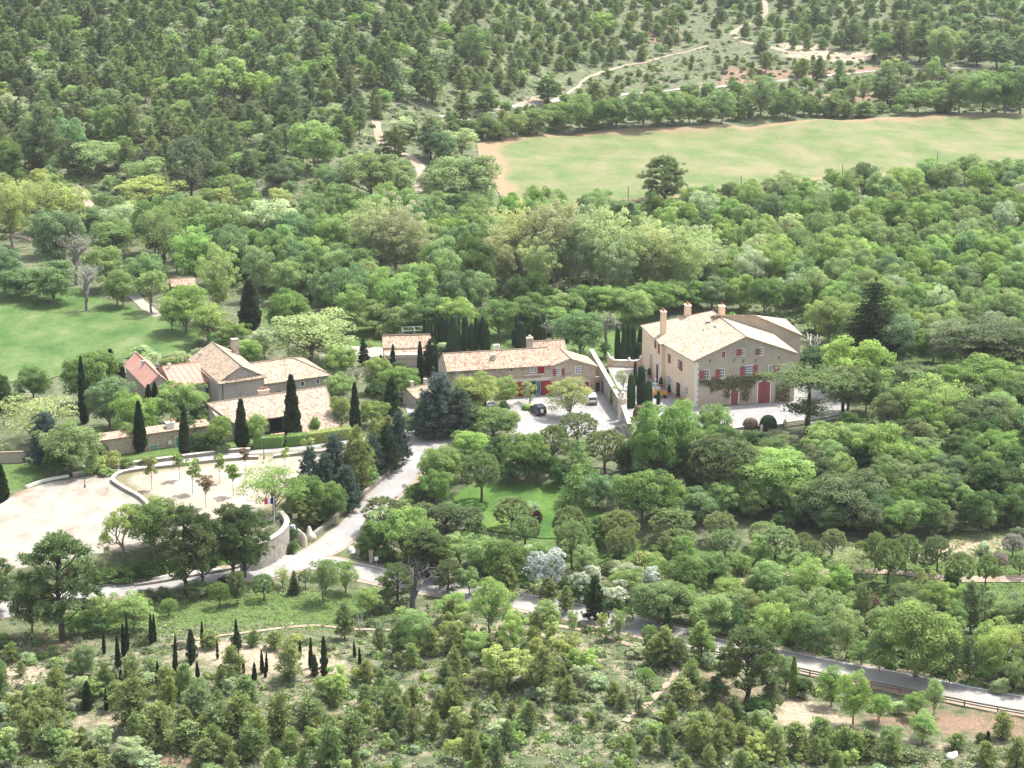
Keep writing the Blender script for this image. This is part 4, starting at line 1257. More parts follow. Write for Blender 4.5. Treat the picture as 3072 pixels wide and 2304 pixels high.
# courtyard dividing wall with its two pillars
pA, pB, pC, pD = (at(*src('R', 20, 760), 0.0), at(*src('R', 98, 905), 0.0), at(*src('R', 288, 1205), 0.0), at(*src('R', 420, 1480), 0.0))
dv = (pC - pB) / np.linalg.norm(pC - pB)
pStart = pB - dv * 19.0
def seg(a, q, step=1.5):
    m = max(2, int(np.linalg.norm((q - a)[:2]) / step))
    return np.array([a[:2] + (q - a)[:2] * t for t in np.linspace(0, 1, m)])
s1 = seg(pStart, pC)
hs = [4.7 - 1.1 * t for t in np.linspace(0, 1, len(s1))]
cw = wall_line('dividing_wall', 'high stone wall parting courtyard from house terrace, ivy on its flank', s1, hs, 0.7, 'stone_bastion', 'limestone')
b = MB()
nrm = np.array([-dv[1], dv[0], 0]) * (1 if -dv[1] < 0 else -1)
c0 = pB - dv * 3.5
b.prism([c0 + nrm * 0.34 + np.array([0, 0, 0]), c0 + dv * 1.3 + nrm * 0.34, c0 + dv * 1.3 + nrm * 0.34 + np.array([0, 0, 2.4]), c0 + nrm * 0.34 + np.array([0, 0, 2.4])], nrm * 0.08)
b.build('doorway', 'dark_wood', cw)
p2 = pC + dv * 2.6
s2 = seg(p2, pD)
wall_line('lower_wall', 'sloping grey stone wall running downhill from second gate pillar', s2, [3.4 - 0.9 * t for t in np.linspace(0, 1, len(s2))], 0.7, 'stone_bastion', 'limestone')
def pillar(name, label, p, h, w_, ball=True, group=None, mat='white_stone'):
    r = thing(name, label, 'pillar', (p[0], p[1], float(hz(p[0], p[1]))), 0.5, group)
    b = MB()
    b.box((0, 0, 0.2), (w_ * 1.25, w_ * 1.25, 0.5))
    b.box((0, 0, h / 2 + 0.2), (w_, w_, h))
    b.build('shaft', mat, r)
    b = MB()
    b.box((0, 0, h + 0.3), (w_ * 1.5, w_ * 1.5, 0.22))
    b.box((0, 0, h + 0.5), (w_ * 1.1, w_ * 1.1, 0.25))
    b.build('capital', mat, r)
    if ball:
        b = MB()
        b.lathe((0, 0, h + 0.62), [(w_ * 0.42, 0), (w_ * 0.5, 0.18), (w_ * 0.25, 0.35), (w_ * 0.38, 0.6), (w_ * 0.34, 0.85), (0.05, 1.05)], 10)
        b.build('urn_finial', mat, r)
    return r
pillar('gate_pillar', 'tall pale stone gate pillar with urn, ending the high dividing wall', pC + dv * 0.35, 4.4, 0.85, mat='limestone')
pillar('gate_pillar', 'tall pale stone gate pillar with urn, starting the sloping lower wall', pC + dv * 2.4, 4.2, 0.85, mat='limestone')
# terrace end wall with balusters and swept shoulders
q0, q1 = at(*src('R', 105, 470), 0.0), at(*src('R', 640, 492), 0.0)
ex = (q1 - q0) / np.linalg.norm(q1 - q0)
LT = float(np.linalg.norm(q1 - q0))
ter = thing('terrace_screen_wall', 'cream screen wall with baluster opening and swept shoulders joining the pale house', 'wall', q0, math.atan2(ex[1], ex[0]))
def sh(t):
    a, e = LT * 0.16, LT * 0.70
    if t < a: return 1.35 + 1.6 * (1 - t / a) ** 2
    if t > e: return 1.35 + 3.0 * (1 - math.sqrt(max(0, 1 - ((t - e) / (LT - e)) ** 2)))
    return 1.35
b = MB()
cpn = MB()
o0, o1 = LT * 0.17, LT * 0.53
ts = sorted(set(list(np.linspace(0, LT, 40)) + [o0, o1]))
for t0, t1 in zip(ts[:-1], ts[1:]):
    za, zb_ = sh(t0), sh(t1)
    rng = ((-0.5, 0.25), (1.1, None)) if o0 <= t0 < o1 - 1e-6 else ((-0.5, None),)
    for lo_, hi_ in rng:
        A_, B_ = (za, zb_) if hi_ is None else (hi_, hi_)
        for yy, fl in ((-0.2, 1), (0.2, -1)):
            fpts = [(t0, yy, lo_), (t1, yy, lo_), (t1, yy, B_), (t0, yy, A_)]
            b.face(fpts if fl > 0 else fpts[::-1])
        b.face([(t0, -0.2, A_), (t1, -0.2, B_), (t1, 0.2, B_), (t0, 0.2, A_)])
        b.face([(t0, 0.2, lo_), (t1, 0.2, lo_), (t1, -0.2, lo_), (t0, -0.2, lo_)])
    cpn.prism([(t0, -0.3, za + 0.003), (t1, -0.3, zb_ + 0.003), (t1, -0.3, zb_ + 0.16), (t0, -0.3, za + 0.16)], (0, 0.6, 0))
b.build('masonry', 'render_pink', ter)
cpn.build('coping', 'white_stone', ter)
def baluster(parent, x, y, z, h, mat):
    b = MB()
    b.lathe((x, y, z), [(0.10, 0), (0.10, 0.08), (0.06, 0.14), (0.12, h * 0.36), (0.06, h * 0.72), (0.10, h * 0.92), (0.10, h)], 8)
    return b.build('baluster', mat, parent)
for t in np.linspace(o0 + 0.2, o1 - 0.2, 13):
    baluster(ter, float(t), 0, 0.25, 0.85, 'white_stone')
b = MB()
for t in (o0 - 0.35, o1 + 0.35):
    b.box((t, 0, 1.62), (0.5, 0.66, 0.3))
    b.lathe((t, 0, 1.77), [(0.2, 0), (0.24, 0.2), (0.05, 0.42)], 8)
b.lathe((LT - 0.9, 0, sh(LT - 0.9) + 0.2), [(0.25, 0), (0.3, 0.25), (0.05, 0.55)], 8)
b.build('finial', 'white_stone', ter)
# terrace retaining wall and balustrade
tw = LP('P', [(200, 1062), (400, 1040), (560, 1032)], 1.5, 0.0)
wall_line('terrace_parapet', 'low parapet at the terrace edge behind a domed pink box bush', tw, 0.5, 0.5, 'stone_wall', 'limestone', z0=-4, z1=0.35)
tw = LP('P', [(680, 1058), (800, 1040), (900, 1025)], 1.5, 0.0)
wall_line('terrace_parapet', 'low parapet joining the steps to the balustrade on the terrace edge', tw, 0.5, 0.5, 'stone_wall', 'limestone', z0=-4, z1=0.75)
tw = LP('P', [(1180, 985), (1300, 968), (1450, 935), (1640, 888)], 1.5, 0.0)
wall_line('retaining_wall', 'rubble retaining wall below the terrace, right of the flat cedar', tw, 0.5, 0.6, 'stone_bastion', None, z0=-4, z1=0.12)
bA, bB = at(*src('P', 905, 1028), 0.0), at(*src('P', 1185, 988), 0.0)
bx = (bB - bA) / np.linalg.norm(bB - bA)
LB = float(np.linalg.norm(bB - bA))
bal = thing('balustrade', 'stone balustrade on the terrace edge behind the flat cedar trunk', 'balustrade', bA, math.atan2(bx[1], bx[0]))
b = MB()
b.box((LB / 2, 0, -1.8), (LB, 0.5, 4.0))
b.build('base', 'stone_wall', bal)
b = MB()
b.box((LB / 2, 0, 1.05), (LB, 0.42, 0.16))
b.build('rail', 'limestone', bal)
for t in np.linspace(0.3, LB - 0.3, 11):
    baluster(bal, float(t), 0, 0.2, 0.78, 'limestone')
for t in (0.0, LB):
    b = MB()
    b.box((t, 0, 0.7), (0.5, 0.55, 1.1))
    b.lathe((t, 0, 1.25), [(0.2, 0), (0.25, 0.2), (0.05, 0.45)], 8)
    b.build('post', 'limestone', bal)
st = thing('stone_steps', 'few pale stone steps leading down from the terrace parapet', 'steps', at(*src('P', 690, 1085), 0.0), 0.15)
b = MB()
for k in range(5):
    b.box((0, -0.45 * k, -0.12 - 0.2 * k), (2.6, 0.5, 0.22 + 0.02 * k))
b.build('tread', 'white_stone', st)
b = MB()
b.box((-1.5, -0.4, 0.3), (0.45, 0.45, 1.6))
b.lathe((-1.5, -0.4, 1.1), [(0.2, 0), (0.26, 0.25), (0.05, 0.5)], 8)
b.build('newel', 'limestone', st)
# estate entrance
for cc, lab in (((1800, 1262), 'round topped pale gate post nearer to the road bend'), ((1990, 1372), 'round topped pale gate post next to the small white sign')):
    p = G('O', *cc)
    r = thing('gate_post', lab, 'gate post', p)
    b = MB()
    b.box((0, 0, 0.85), (0.62, 0.62, 2.1))
    b.build('shaft', 'limestone', r)
    b = MB()
    b.box((0, 0, 1.96), (0.85, 0.85, 0.14))
    b.lathe((0, 0, 2.03), [(0.25, 0), (0.3, 0.15), (0.16, 0.35), (0.02, 0.45)], 10)
    b.build('cap', 'limestone', r)
def sign(label, p, h, bw_, bh, bm, pm, rz=0.0):
    r = thing('sign_post', label, 'sign', p, rz)
    b = MB()
    b.tube([(0, 0, -0.2), (0, 0, h)], 0.05, 6)
    b.build('post', pm, r)
    b = MB()
    b.box((0, -0.07, h - bh / 2), (bw_, 0.05, bh))
    b.build('board', bm, r)
sign('small white road sign on a thin post beside the gate posts', G('O', 2062, 1470), 2.0, 0.6, 0.65, 'white_paint', 'steel', 0.4)
sign('pale notice board on a brown post behind the bastion wall', G('O', 893, 880), 2.4, 0.85, 0.75, 'plaster_farm', 'pole_wood', 0.3)
sign('white square sign on a post by the white blossom shrub', G('H', 1500, 690), 1.9, 0.5, 0.6, 'white_paint', 'steel')
def flag():
    p = at(*src('O', 596, 872), 0.0)
    h = 5.0
    r = thing('flag_pole', 'white flagpole with blue white red flag inside the bastion', 'flagpole', p, 0.1)
    b = MB()
    b.tube([(0, 0, -0.2), (0, 0, h)], [0.06, 0.035], 8)
    b.lathe((0, 0, h), [(0.07, 0), (0.07, 0.08), (0.01, 0.14)], 8)
    b.build('pole', 'white_paint', r)
    b = MB()
    n = 12
    X = [-0.06 - 1.45 * k / n for k in range(n + 1)]
    Yw = [0.12 * math.sin(k * 0.9) * k / n for k in range(n + 1)]
    for k in range(n):
        mi = 0 if k < 4 else (1 if k < 8 else 2)
        for o_ in (0, 0.012):
            f = [(X[k], Yw[k] + o_, h - 1.05 - 0.08 * k / n), (X[k + 1], Yw[k + 1] + o_, h - 1.05 - 0.08 * (k + 1) / n), (X[k + 1], Yw[k + 1] + o_, h - 0.06 - 0.05 * (k + 1) / n), (X[k], Yw[k] + o_, h - 0.06 - 0.05 * k / n)]
            b.face(f if o_ else f[::-1], mi)
    b.build('flag', ['flag_blue', 'white_paint', 'flag_red'], r)
flag()
def lamp(c, x, yb, yt, label):
    p = G(c, x, yb)
    h = (yb - yt) / CR[c][2] / ppm(p) / 0.95
    r = thing('street_lamp', label, 'street lamp', p, 0)
    b = MB()
    b.lathe((0, 0, -0.1), [(0.17, 0), (0.15, 0.5), (0.07, 0.7), (0.055, h * 0.6), (0.045, h - 0.5)], 8)
    b.build('post', 'lamp_green', r)
    b = MB()
    b.lathe((0, 0, h - 0.6), [(0.07, 0), (0.2, 0.12), (0.17, 0.14)], 8)
    b.lathe((0, 0, h - 0.15), [(0.27, 0), (0.2, 0.12), (0.03, 0.25)], 8)
    hd = b.build('lantern', 'lamp_green', r)
    b = MB()
    b.lathe((0, 0, h - 0.47), [(0.15, 0), (0.23, 0.31)], 8)
    b.build('glass', 'pale_lamp', hd)
lamp('D', 513, 1132, 990, 'green street lamp at the parking edge by bright bushes')
lamp('D', 1593, 962, 820, 'green street lamp on the paved lane before the hedge')
lamp('D', 2200, 1010, 890, 'green street lamp half hidden behind dark roadside conifers')
def pole(c, x, yb, yt, label, strut=False):
    p = G(c, x, yb)
    h = (yb - yt) / CR[c][2] / ppm(p) / 0.97
    r = thing('utility_pole', label, 'pole', p, 0)
    b = MB()
    b.tube([(0, 0, -0.5), (0, 0, h)], [0.16, 0.11], 7)
    b.build('shaft', 'pole_wood', r)
    if strut:
        b = MB()
        b.tube([(-1.6, -0.3, -0.5), (-0.05, 0, h * 0.92)], [0.14, 0.1], 7)
        b.build('strut', 'pole_wood', r)
    b = MB()
    b.tube([(0, -0.15, h - 0.25), (0, -0.32, h - 0.2)], 0.05, 5)
    b.tube([(0, 0.15, h - 0.25), (0, 0.32, h - 0.2)], 0.05, 5)
    b.build('insulator', 'pale_lamp', r)
pole('B', 1038, 1325, 1190, 'braced wooden pole at the lower corner of the big field', True)
pole('B', 1778, 1225, 1125, 'thin wooden pole at the field edge left of the lone pine')
pole('C', 503, 1195, 1063, 'wooden pole at the field edge right of the lone pine')
pole('C', 1113, 1120, 995, 'slightly leaning wooden pole midway along the field edge')
pole('C', 1687, 1020, 923, 'wooden pole at the field edge farthest from the lone pine')
pole('A', 1938, 1430, 1270, 'wooden pole standing over the valley lane among pale plane trees')
ma_p = FA.world(-12.2, 0.2, 0)
r = thing('antenna_mast', 'thin grey antenna mast rising from the red roofed house', 'antenna', (ma_p[0], ma_p[1], 0))
b = MB()
q = at(*src('D', 960, 0), 0)
zt = CAM_H + ray(*src('D', 957, 255))[2] / ray(*src('D', 957, 255))[1] * ma_p[1]
b.tube([(0, 0, 4.6), (0, 0, zt)], [0.07, 0.03], 6)
b.build('mast', 'steel', r)
b = MB()
for k in range(3):
    b.tube([(-0.5 + 0.1 * k, 0, zt - 2.4 - k * 0.3), (0.5 - 0.1 * k, 0, zt - 2.4 - k * 0.3)], 0.025, 4)
b.build('antenna', 'steel', r)
# guard rail on the valley side of the road
def guardrail():
    L = LR
    xs = np.array([proj((p[0], p[1], float(hz(*p))))[0] / 1.38879 for p in L])
    i0, i1 = int(np.argmin(abs(xs - 1560))), int(np.argmin(abs(xs - 2420)))
    d = np.gradient(L, axis=0)
    d /= np.linalg.norm(d, axis=1)[:, None]
    nn = np.stack([-d[:, 1], d[:, 0]], 1)
    sgn = -1 if nn[i0][1] > 0 else 1
    E = L + nn * sgn * 3.55
    rt = thing('guard_rail', 'long brown guard rail on posts along the lower edge of the road', 'guard rail', (0, 0, 0))
    zz = lambda i: float(hz(*L[i]))
    for zo_, hh_ in ((0.35, 0.16), (0.68, 0.22)):
        b = MB()
        for i in range(i0, i1):
            A_, B_ = E[i], E[i + 1]
            n2 = nn[i] * sgn
            P0, P1 = np.array([A_[0] + n2[0] * 0.0, A_[1] + n2[1] * 0.0, zz(i) + zo_]), np.array([B_[0], B_[1], zz(i + 1) + zo_])
            b.prism([P0, P1, P1 + np.array([0, 0, hh_]), P0 + np.array([0, 0, hh_])], np.array([n2[0], n2[1], 0]) * 0.12)
        b.build('rail', 'guard_wood', rt)
    for i in range(i0, i1, 2):
        b = MB()
        n2 = nn[i] * sgn
        b.box((E[i][0] + n2[0] * 0.2, E[i][1] + n2[1] * 0.2, zz(i) + 0.1), (0.16, 0.16, 1.7), math.atan2(d[i][1], d[i][0]))
        b.build('post', 'guard_wood', rt)
guardrail()
# ------------------------------------------------------------------ vehicles and courtyard things
def car(name, label, p, rz, L, Wd, H, body, kind):
    r = thing(name, label, 'car', (p[0], p[1], float(hz(p[0], p[1])) + 0.08), rz)
    h0 = 0.28
    if kind == 'van':
        prof = [(-L / 2, h0), (-L / 2, 0.9), (-L / 2 + 0.08, H * 0.96), (-L / 2 + 0.4, H), (L * 0.14, H), (L * 0.30, 1.12), (L * 0.46, 0.92), (L / 2, 0.75), (L / 2, h0)]
        glass = (-L / 2 + 0.28, L * 0.10, 1.05, H * 0.93)
    elif kind == 'suv':
        prof = [(-L / 2, h0 + 0.1), (-L / 2, 0.95), (-L / 2 + 0.14, H * 0.96), (-L / 2 + 0.4, H), (L * 0.06, H), (L * 0.2, 1.1), (L * 0.46, 0.98), (L / 2, 0.8), (L / 2, h0 + 0.1)]
        glass = (-L / 2 + 0.3, L * 0.06, 1.08, H * 0.94)
    else:
        prof = [(-L / 2, h0), (-L / 2, 0.85), (-L / 2 + 0.35, H * 0.95), (-L / 2 + 0.8, H), (L * 0.06, H), (L * 0.24, 0.95), (L * 0.46, 0.8), (L / 2, 0.65), (L / 2, h0)]
        glass = (-L / 2 + 0.7, L * 0.06, 0.95, H * 0.92)
    b = MB()
    def wd(z):
        return Wd / 2 * (1.0 if z < 1.0 else 1.0 - 0.14 * (z - 1.0) / max(H - 1.0, 0.1))
    Ls = [(x, wd(z), z) for x, z in prof]
    Rs = [(x, -wd(z), z) for x, z in prof]
    b.face(Ls[::-1]); b.face(Rs)
    for i in range(len(prof)):
        j = (i + 1) % len(prof)
        b.face([Ls[i], Ls[j], Rs[j], Rs[i]])
    bo = b.build('body', body, r)
    bv = bo.modifiers.new('bevel', 'BEVEL'); bv.width = 0.07; bv.segments = 2; bv.limit_method = 'ANGLE'
    g0, g1, za, zb = glass
    for s in (-1, 1):
        b = MB()
        xs = (g0, (g0 + g1) / 2 - 0.06, (g0 + g1) / 2 + 0.06, g1)
        for k in (0, 2):
            x0, x1 = xs[k], xs[k + 1]
            ex_ = 0.45 if k == 2 else 0.0
            f = [(x0, s * (wd(za) + 0.012), za), (x1 + ex_, s * (wd(za) + 0.012), za), (x1, s * (wd(zb) + 0.012), zb), (x0 + (0.12 if k == 0 else 0), s * (wd(zb) + 0.012), zb)]
            b.face(f if s < 0 else f[::-1])
        b.build('side_window', 'window_glass', r)
    def strip(nm, i, j, f0, f1, mat, inset=0.88):
        (xa, za_), (xb, zb__) = prof[i], prof[j]
        pa = np.array([xa + (xb - xa) * f0, 0, za_ + (zb__ - za_) * f0])
        pb = np.array([xa + (xb - xa) * f1, 0, za_ + (zb__ - za_) * f1])
        n_ = np.array([-(pb - pa)[2], 0, (pb - pa)[0]])
        n_ = n_ / np.linalg.norm(n_) * 0.015
        if n_[0] * (1 if xa > 0 else -1) < 0: n_ = -n_
        b = MB()
        wa, wb = wd(pa[2]) * inset, wd(pb[2]) * inset
        b.prism([pa + n_ * -1 + np.array([0, wa, 0]), pa - n_ - np.array([0, wa, 0]), pb - n_ - np.array([0, wb, 0]), pb - n_ + np.array([0, wb, 0])], n_ * 2)
        b.build(nm, mat, r)
    strip('rear_window', 1, 2, 0.22, 0.88, 'window_glass')
    strip('windscreen', 4, 5, 0.12, 0.92, 'window_glass')
    for sx, nm, mt in ((-1, 'tail_light', 'red_lamp'), (1, 'headlight', 'pale_lamp')):
        for s in (-1, 1):
            b = MB()
            b.box((sx * (L / 2 + 0.005), s * Wd * 0.41, 0.86 if sx < 0 else 0.68), (0.05, 0.2, 0.28 if sx < 0 else 0.16))
            b.build(nm, mt, r)
    b = MB()
    b.box((-L / 2 - 0.05, 0, 0.48), (0.14, Wd * 0.96, 0.2))
    b.box((L / 2 + 0.05, 0, 0.45), (0.14, Wd * 0.96, 0.2))
    b.build('bumper', 'car_trim', r)
    for sx in (-1, 1):
        for s in (-1, 1):
            b = MB()
            cx, cy = sx * L * 0.31, s * (Wd / 2 - 0.08)
            rad = 0.36 if kind == 'suv' else 0.31
            n = 16
            ring = lambda rr, yy: [(cx + rr * math.cos(t), cy + yy, rad + rr * math.sin(t)) for t in np.arange(n) * 2 * math.pi / n]
            b.prism(ring(rad, -0.1), (0, 0.2, 0))
            w_ = b.build('wheel', 'tyre', r)
            b = MB()
            b.prism(ring(rad * 0.6, 0.07 if s > 0 else -0.12), (0, 0.05, 0))
            b.build('rim', 'rim', w_)
    if kind == 'suv':
        b = MB()
        n = 14
        b.prism([(-L / 2 - 0.03, 0.1 + 0.33 * math.cos(t), 1.0 + 0.33 * math.sin(t)) for t in np.arange(n) * 2 * math.pi / n], (-0.2, 0, 0))
        b.build('spare_wheel', 'pale_lamp', r)
        b = MB()
        for s in (-1, 1):
            b.tube([(-L * 0.4, s * Wd * 0.36, H + 0.06), (L * 0.02, s * Wd * 0.36, H + 0.06)], 0.03, 5)
        b.build('roof_rail', 'car_trim', r)
    return r
def heading(pf, pr):
    return math.atan2(pf[1] - pr[1], pf[0] - pr[0])
car('parked_car', 'dark blue off-road car with spare wheel on its tail, parked in the courtyard', at(*src('L', 1290, 985), 0.0), heading(at(*src('L', 1225, 940), 0.0), at(*src('L', 1330, 1018), 0.0)), 4.3, 1.82, 1.78, 'car_dark', 'suv')
car('parked_van', 'white people carrier parked by the wall beyond the courtyard tree', at(*src('L', 1945, 850), 0.0), heading(at(*src('L', 1920, 770), 0.0), at(*src('L', 1962, 895), 0.0)), 4.5, 1.82, 1.72, 'car_white', 'van')
car('parked_car', 'white hatchback half hidden by the hut beside dark conifers', at(*src('Q', 715, 1640), 0.0), 0.5, 3.9, 1.7, 1.45, 'car_white', 'hatch')
car('parked_car', 'white car glimpsed behind the clipped cypress cone', at(*src('L', 672, 905), 0.0), 1.9, 3.9, 1.7, 1.45, 'car_white', 'hatch')
def cart():
    p = at(*src('R', 855, 912), 0.0)
    r = thing('wooden_cart', 'ochre wooden cart loaded with plants on the house terrace', 'cart', p, 0.05)
    b = MB()
    b.box((0, 0, 0.75), (2.6, 1.3, 0.12))
    for s in (-1, 1):
        b.box((0, s * 0.65, 1.0), (2.6, 0.08, 0.5))
        b.box((s * 1.3, 0, 1.0), (0.08, 1.38, 0.5))
    b.build('cart_bed', 'ochre_wood', r)
    for x in (-0.85, 0.85):
        for s in (-1, 1):
            b = MB()
            n = 16
            b.prism([(x + 0.36 * math.cos(t), s * 0.78 - 0.05, 0.36 + 0.36 * math.sin(t)) for t in np.arange(n) * 2 * math.pi / n], (0, 0.1, 0))
            b.build('wheel', 'dark_wood', r)
    b = MB()
    b.tube([(1.3, 0, 0.7), (2.1, 0, 0.35)], 0.06, 6)
    b.build('drawbar', 'ochre_wood', r)
cart()
fp = at(*src('R', 785, 800), 0.0)
r = thing('garden_fountain', 'small pale stone fountain between the wooden cart and house', 'fountain', fp)
b = MB(); b.lathe((0, 0, 0), [(1.1, 0), (1.15, 0.4), (1.0, 0.42), (0.95, 0.2)], 16); b.build('basin', 'white_stone', r)
b = MB(); b.lathe((0, 0, 0.2), [(0.2, 0), (0.15, 0.8), (0.5, 1.0), (0.5, 1.1), (0.12, 1.2), (0.1, 1.7), (0.25, 1.9), (0.02, 2.1)], 12); b.build('pedestal', 'white_stone', r)
bp = at(*src('R', 665, 560), 0.0)
r = thing('stone_bench', 'pale stone basin bench with dark cloth against the house wall', 'bench', bp, CH.ang + 1.5)
b = MB(); b.box((0, 0, 0.25), (2.2, 0.8, 0.55)); b.build('seat', 'white_stone', r)
b = MB(); b.box((-0.3, 0, 0.58), (1.2, 0.85, 0.12)); b.build('cloth', 'iron', r)
tb = at(*src('N', 2140, 520), 0.0)
r = thing('garden_table', 'round white garden table or parasol among purple shrubs', 'table', tb)
b = MB(); b.lathe((0, 0, 1.5), [(1.35, 0), (1.3, 0.1), (0.5, 0.35), (0.03, 0.42)], 16); b.build('top', 'white_paint', r)
b = MB(); b.tube([(0, 0, -0.1), (0, 0, 1.6)], 0.05, 6); b.build('leg', 'steel', r)
pf = at(*src('Q', 610, 740), 0.0)
r = thing('pergola_frame', 'pale steel pergola frame behind the garden pavilion roof', 'pergola', pf, 0.15)
b = MB()
for x in (0, 2.6, 5.2):
    for y in (0, 3.5):
        b.tube([(x, y, -0.3), (x, y, 3.0)], 0.06, 5)
b.build('post', 'steel', r)
b = MB()
for y in (0, 3.5):
    b.tube([(0, y, 3.0), (5.2, y, 3.0)], 0.06, 5)
for x in (0, 2.6, 5.2):
    b.tube([(x, 0, 3.0), (x, 3.5, 3.0)], 0.06, 5)
b.build('beam', 'steel', r)
pl_ = at(*src('M', 2040, 1300), 0.0)
r = thing('raised_planter', 'white edged terracotta platform between hedge and barn porch', 'planter', pl_, 0.4)
b = MB(); b.box((0, 0, 0.35), (2.8, 1.9, 1.0)); b.build('rim', 'white_paint', r)
b = MB(); b.box((0, 0, 0.86), (2.4, 1.5, 0.05)); b.build('filling', 'terracotta', r)
b = MB(); b.lathe((0, 0, 0), [(0.3, 0), (0.45, 0.4), (0.35, 0.9), (0.42, 1.0)], 12)
o = b.build('water_butt', 'pale_blue')
tag(o, 'pale blue round tub beside the rounded bastion wall', 'tub')
o.location = tuple(G('O', 860, 930))
def boulder(label, p, s, mat='limestone', seed=0):
    rg = np.random.default_rng(seed)
    bm = bmesh.new()
    bmesh.ops.create_icosphere(bm, subdivisions=3, radius=1.0)
    ph = rg.random((4, 3)) * 6
    for v in bm.verts:
        c = np.array(v.co)
        k = 1 + 0.16 * math.sin(3 * c[0] + ph[0, 0]) + 0.14 * math.sin(4 * c[1] + ph[1, 0]) + 0.12 * math.sin(5 * c[2] + ph[2, 0] + 2 * c[0])
        v.co = Vector((c[0] * k * s[0], c[1] * k * s[1], max(-0.3, c[2]) * k * s[2]))
    me = bpy.data.meshes.new('boulder')
    bm.to_mesh(me)
    bm.free()
    me.materials.append(MATS[mat])
    o = link('boulder', me)
    o.location = tuple(float(q) for q in p)
    o.rotation_euler = (0, 0, seed)
    tag(o, label, 'boulder')
boulder('rough pale boulder beside the estate road, nearer the bastion', G('O', 990, 1120), (0.9, 0.9, 2.4), 'limestone', 1)
boulder('rough pale boulder at the foot of the roadside wall', G('O', 1110, 1060), (0.9, 0.8, 2.0), 'limestone', 2)
boulder('rounded white boulder beside the first gate post', G('O', 1718, 1225), (0.8, 0.6, 0.7), 'white_stone', 3)
boulder('lone white boulder in the scrub at the lower right', G('I', 1783, 1590), (0.9, 0.7, 0.7), 'white_stone', 4)
boulder('grey slab of rock in the scrub under the leftmost cypresses', G('G', 205, 1165), (0.7, 0.5, 0.3), 'white_stone', 5)
b = MB()
rg = np.random.default_rng(5)
for k in range(160):
    p = G('O', 560 + 270 * rg.random(), 1300 + 95 * rg.random())
    b.box((p[0], p[1], p[2] + 0.05), tuple(0.15 + 0.4 * rg.random(3) * np.array([1, 1, 0.6])), rg.random() * 3, 0, 0.7)
b.build('rubble', 'limestone')['kind'] = 'stuff'
# ------------------------------------------------------------------ plants: prototypes
def unit(a):
    return a / (np.linalg.norm(a, axis=-1, keepdims=True) + 1e-9)
def sph(rg, n):
    return unit(rg.normal(size=(n, 3)))
class Leafy:
    def __init__(self):
        self.q, self.t = [], []
    def blades(self, C, N_, L, W, rg, jit=0.5, tint=None, along=None):
        """rhombic leaves: centre C, facing N_ (or lying along a direction), length L, width W"""
        n = len(C)
        if n == 0: return
        if along is None:
            nn = unit(N_ + rg.normal(size=(n, 3)) * jit)
            T = unit(np.cross(nn, sph(rg, n)))
        else:
            T = unit(along + rg.normal(size=(n, 3)) * jit)
            nn = unit(np.cross(T, sph(rg, n)))
        B = np.cross(nn, T)
        L = np.broadcast_to(np.asarray(L, float), (n,))[:, None] * (0.7 + 0.6 * rg.random((n, 1)))
        W = np.broadcast_to(np.asarray(W, float), (n,))[:, None] * (0.7 + 0.6 * rg.random((n, 1)))
        self.q.append(np.stack([C - T * L / 2, C - B * W / 2 + T * L * 0.08, C + T * L / 2, C + B * W / 2 + T * L * 0.08], 1))
        self.t.append(np.repeat(np.clip(tint if tint is not None else rg.random(n), 0, 1), 4))
    def clump(self, c, r, n, L, W, rg, tint, jit=0.55, upb=0.25, flat=1.0):
        d = sph(rg, n)
        d[:, 2] = np.where(d[:, 2] < -0.35, -d[:, 2], d[:, 2])
        p = c + d * np.array([1, 1, flat]) * r * (0.55 + 0.45 * rg.random((n, 1)) ** 0.5)
        self.blades(p, unit(d + np.array([0, 0, upb])), L, W, rg, jit, tint * 0.72 + 0.28 * rg.random(n))
    def tuft(self, c, dirn, r, n, L, W, rg, tint, spread=0.8):
        d = unit(dirn + sph(rg, n) * spread)
        p = c + d * r * rg.random((n, 1))
        self.blades(p, None, L, W, rg, 0.35, tint * 0.72 + 0.28 * rg.random(n), along=d)
    def mesh(self, name, mat, core=None):
        q = np.concatenate(self.q).reshape(-1, 3)
        t = np.concatenate(self.t)
        nq = len(q) // 4
        cv, cf = (np.zeros((0, 3)), []) if core is None else core
        me = bpy.data.meshes.new(name)
        nv = len(q) + len(cv)
        me.vertices.add(nv)
        me.vertices.foreach_set('co', np.concatenate([q, cv]).astype(np.float32).ravel())
        idx = list(np.arange(len(q)))
        starts = list(np.arange(0, nq * 4, 4))
        pos = len(q)
        for f in cf:
            starts.append(pos)
            idx += [i + len(q) for i in f]
            pos += len(f)
        me.loops.add(len(idx))
        me.loops.foreach_set('vertex_index', np.array(idx, np.int32))
        me.polygons.add(len(starts))
        me.polygons.foreach_set('loop_start', np.array(starts, np.int32))
        at_ = me.attributes.new('tint', 'FLOAT', 'POINT')
        at_.data.foreach_set('value', np.concatenate([t, np.full(len(cv), 0.3)]).astype(np.float32))
        me.materials.append(MATS[mat])
        me.update()
        me.validate()
        return me
def trunk_mesh(name, mat, branches):
    b = MB()
    for pts, r0, r1 in branches:
        n = len(pts)
        b.tube(pts, [r0 + (r1 - r0) * i / (n - 1) for i in range(n)], 5 if r0 < 0.12 else 7, cap=False)
    return b.mesh(name, mat)
def limb(p, q, rg, bend=0.15, n=4):
    p, q = np.array(p, float), np.array(q, float)
    L = np.linalg.norm(q - p)
    off = rg.normal(size=3) * bend * L
    return [p + (q - p) * t + off * math.sin(math.pi * t) for t in np.linspace(0, 1, n)]
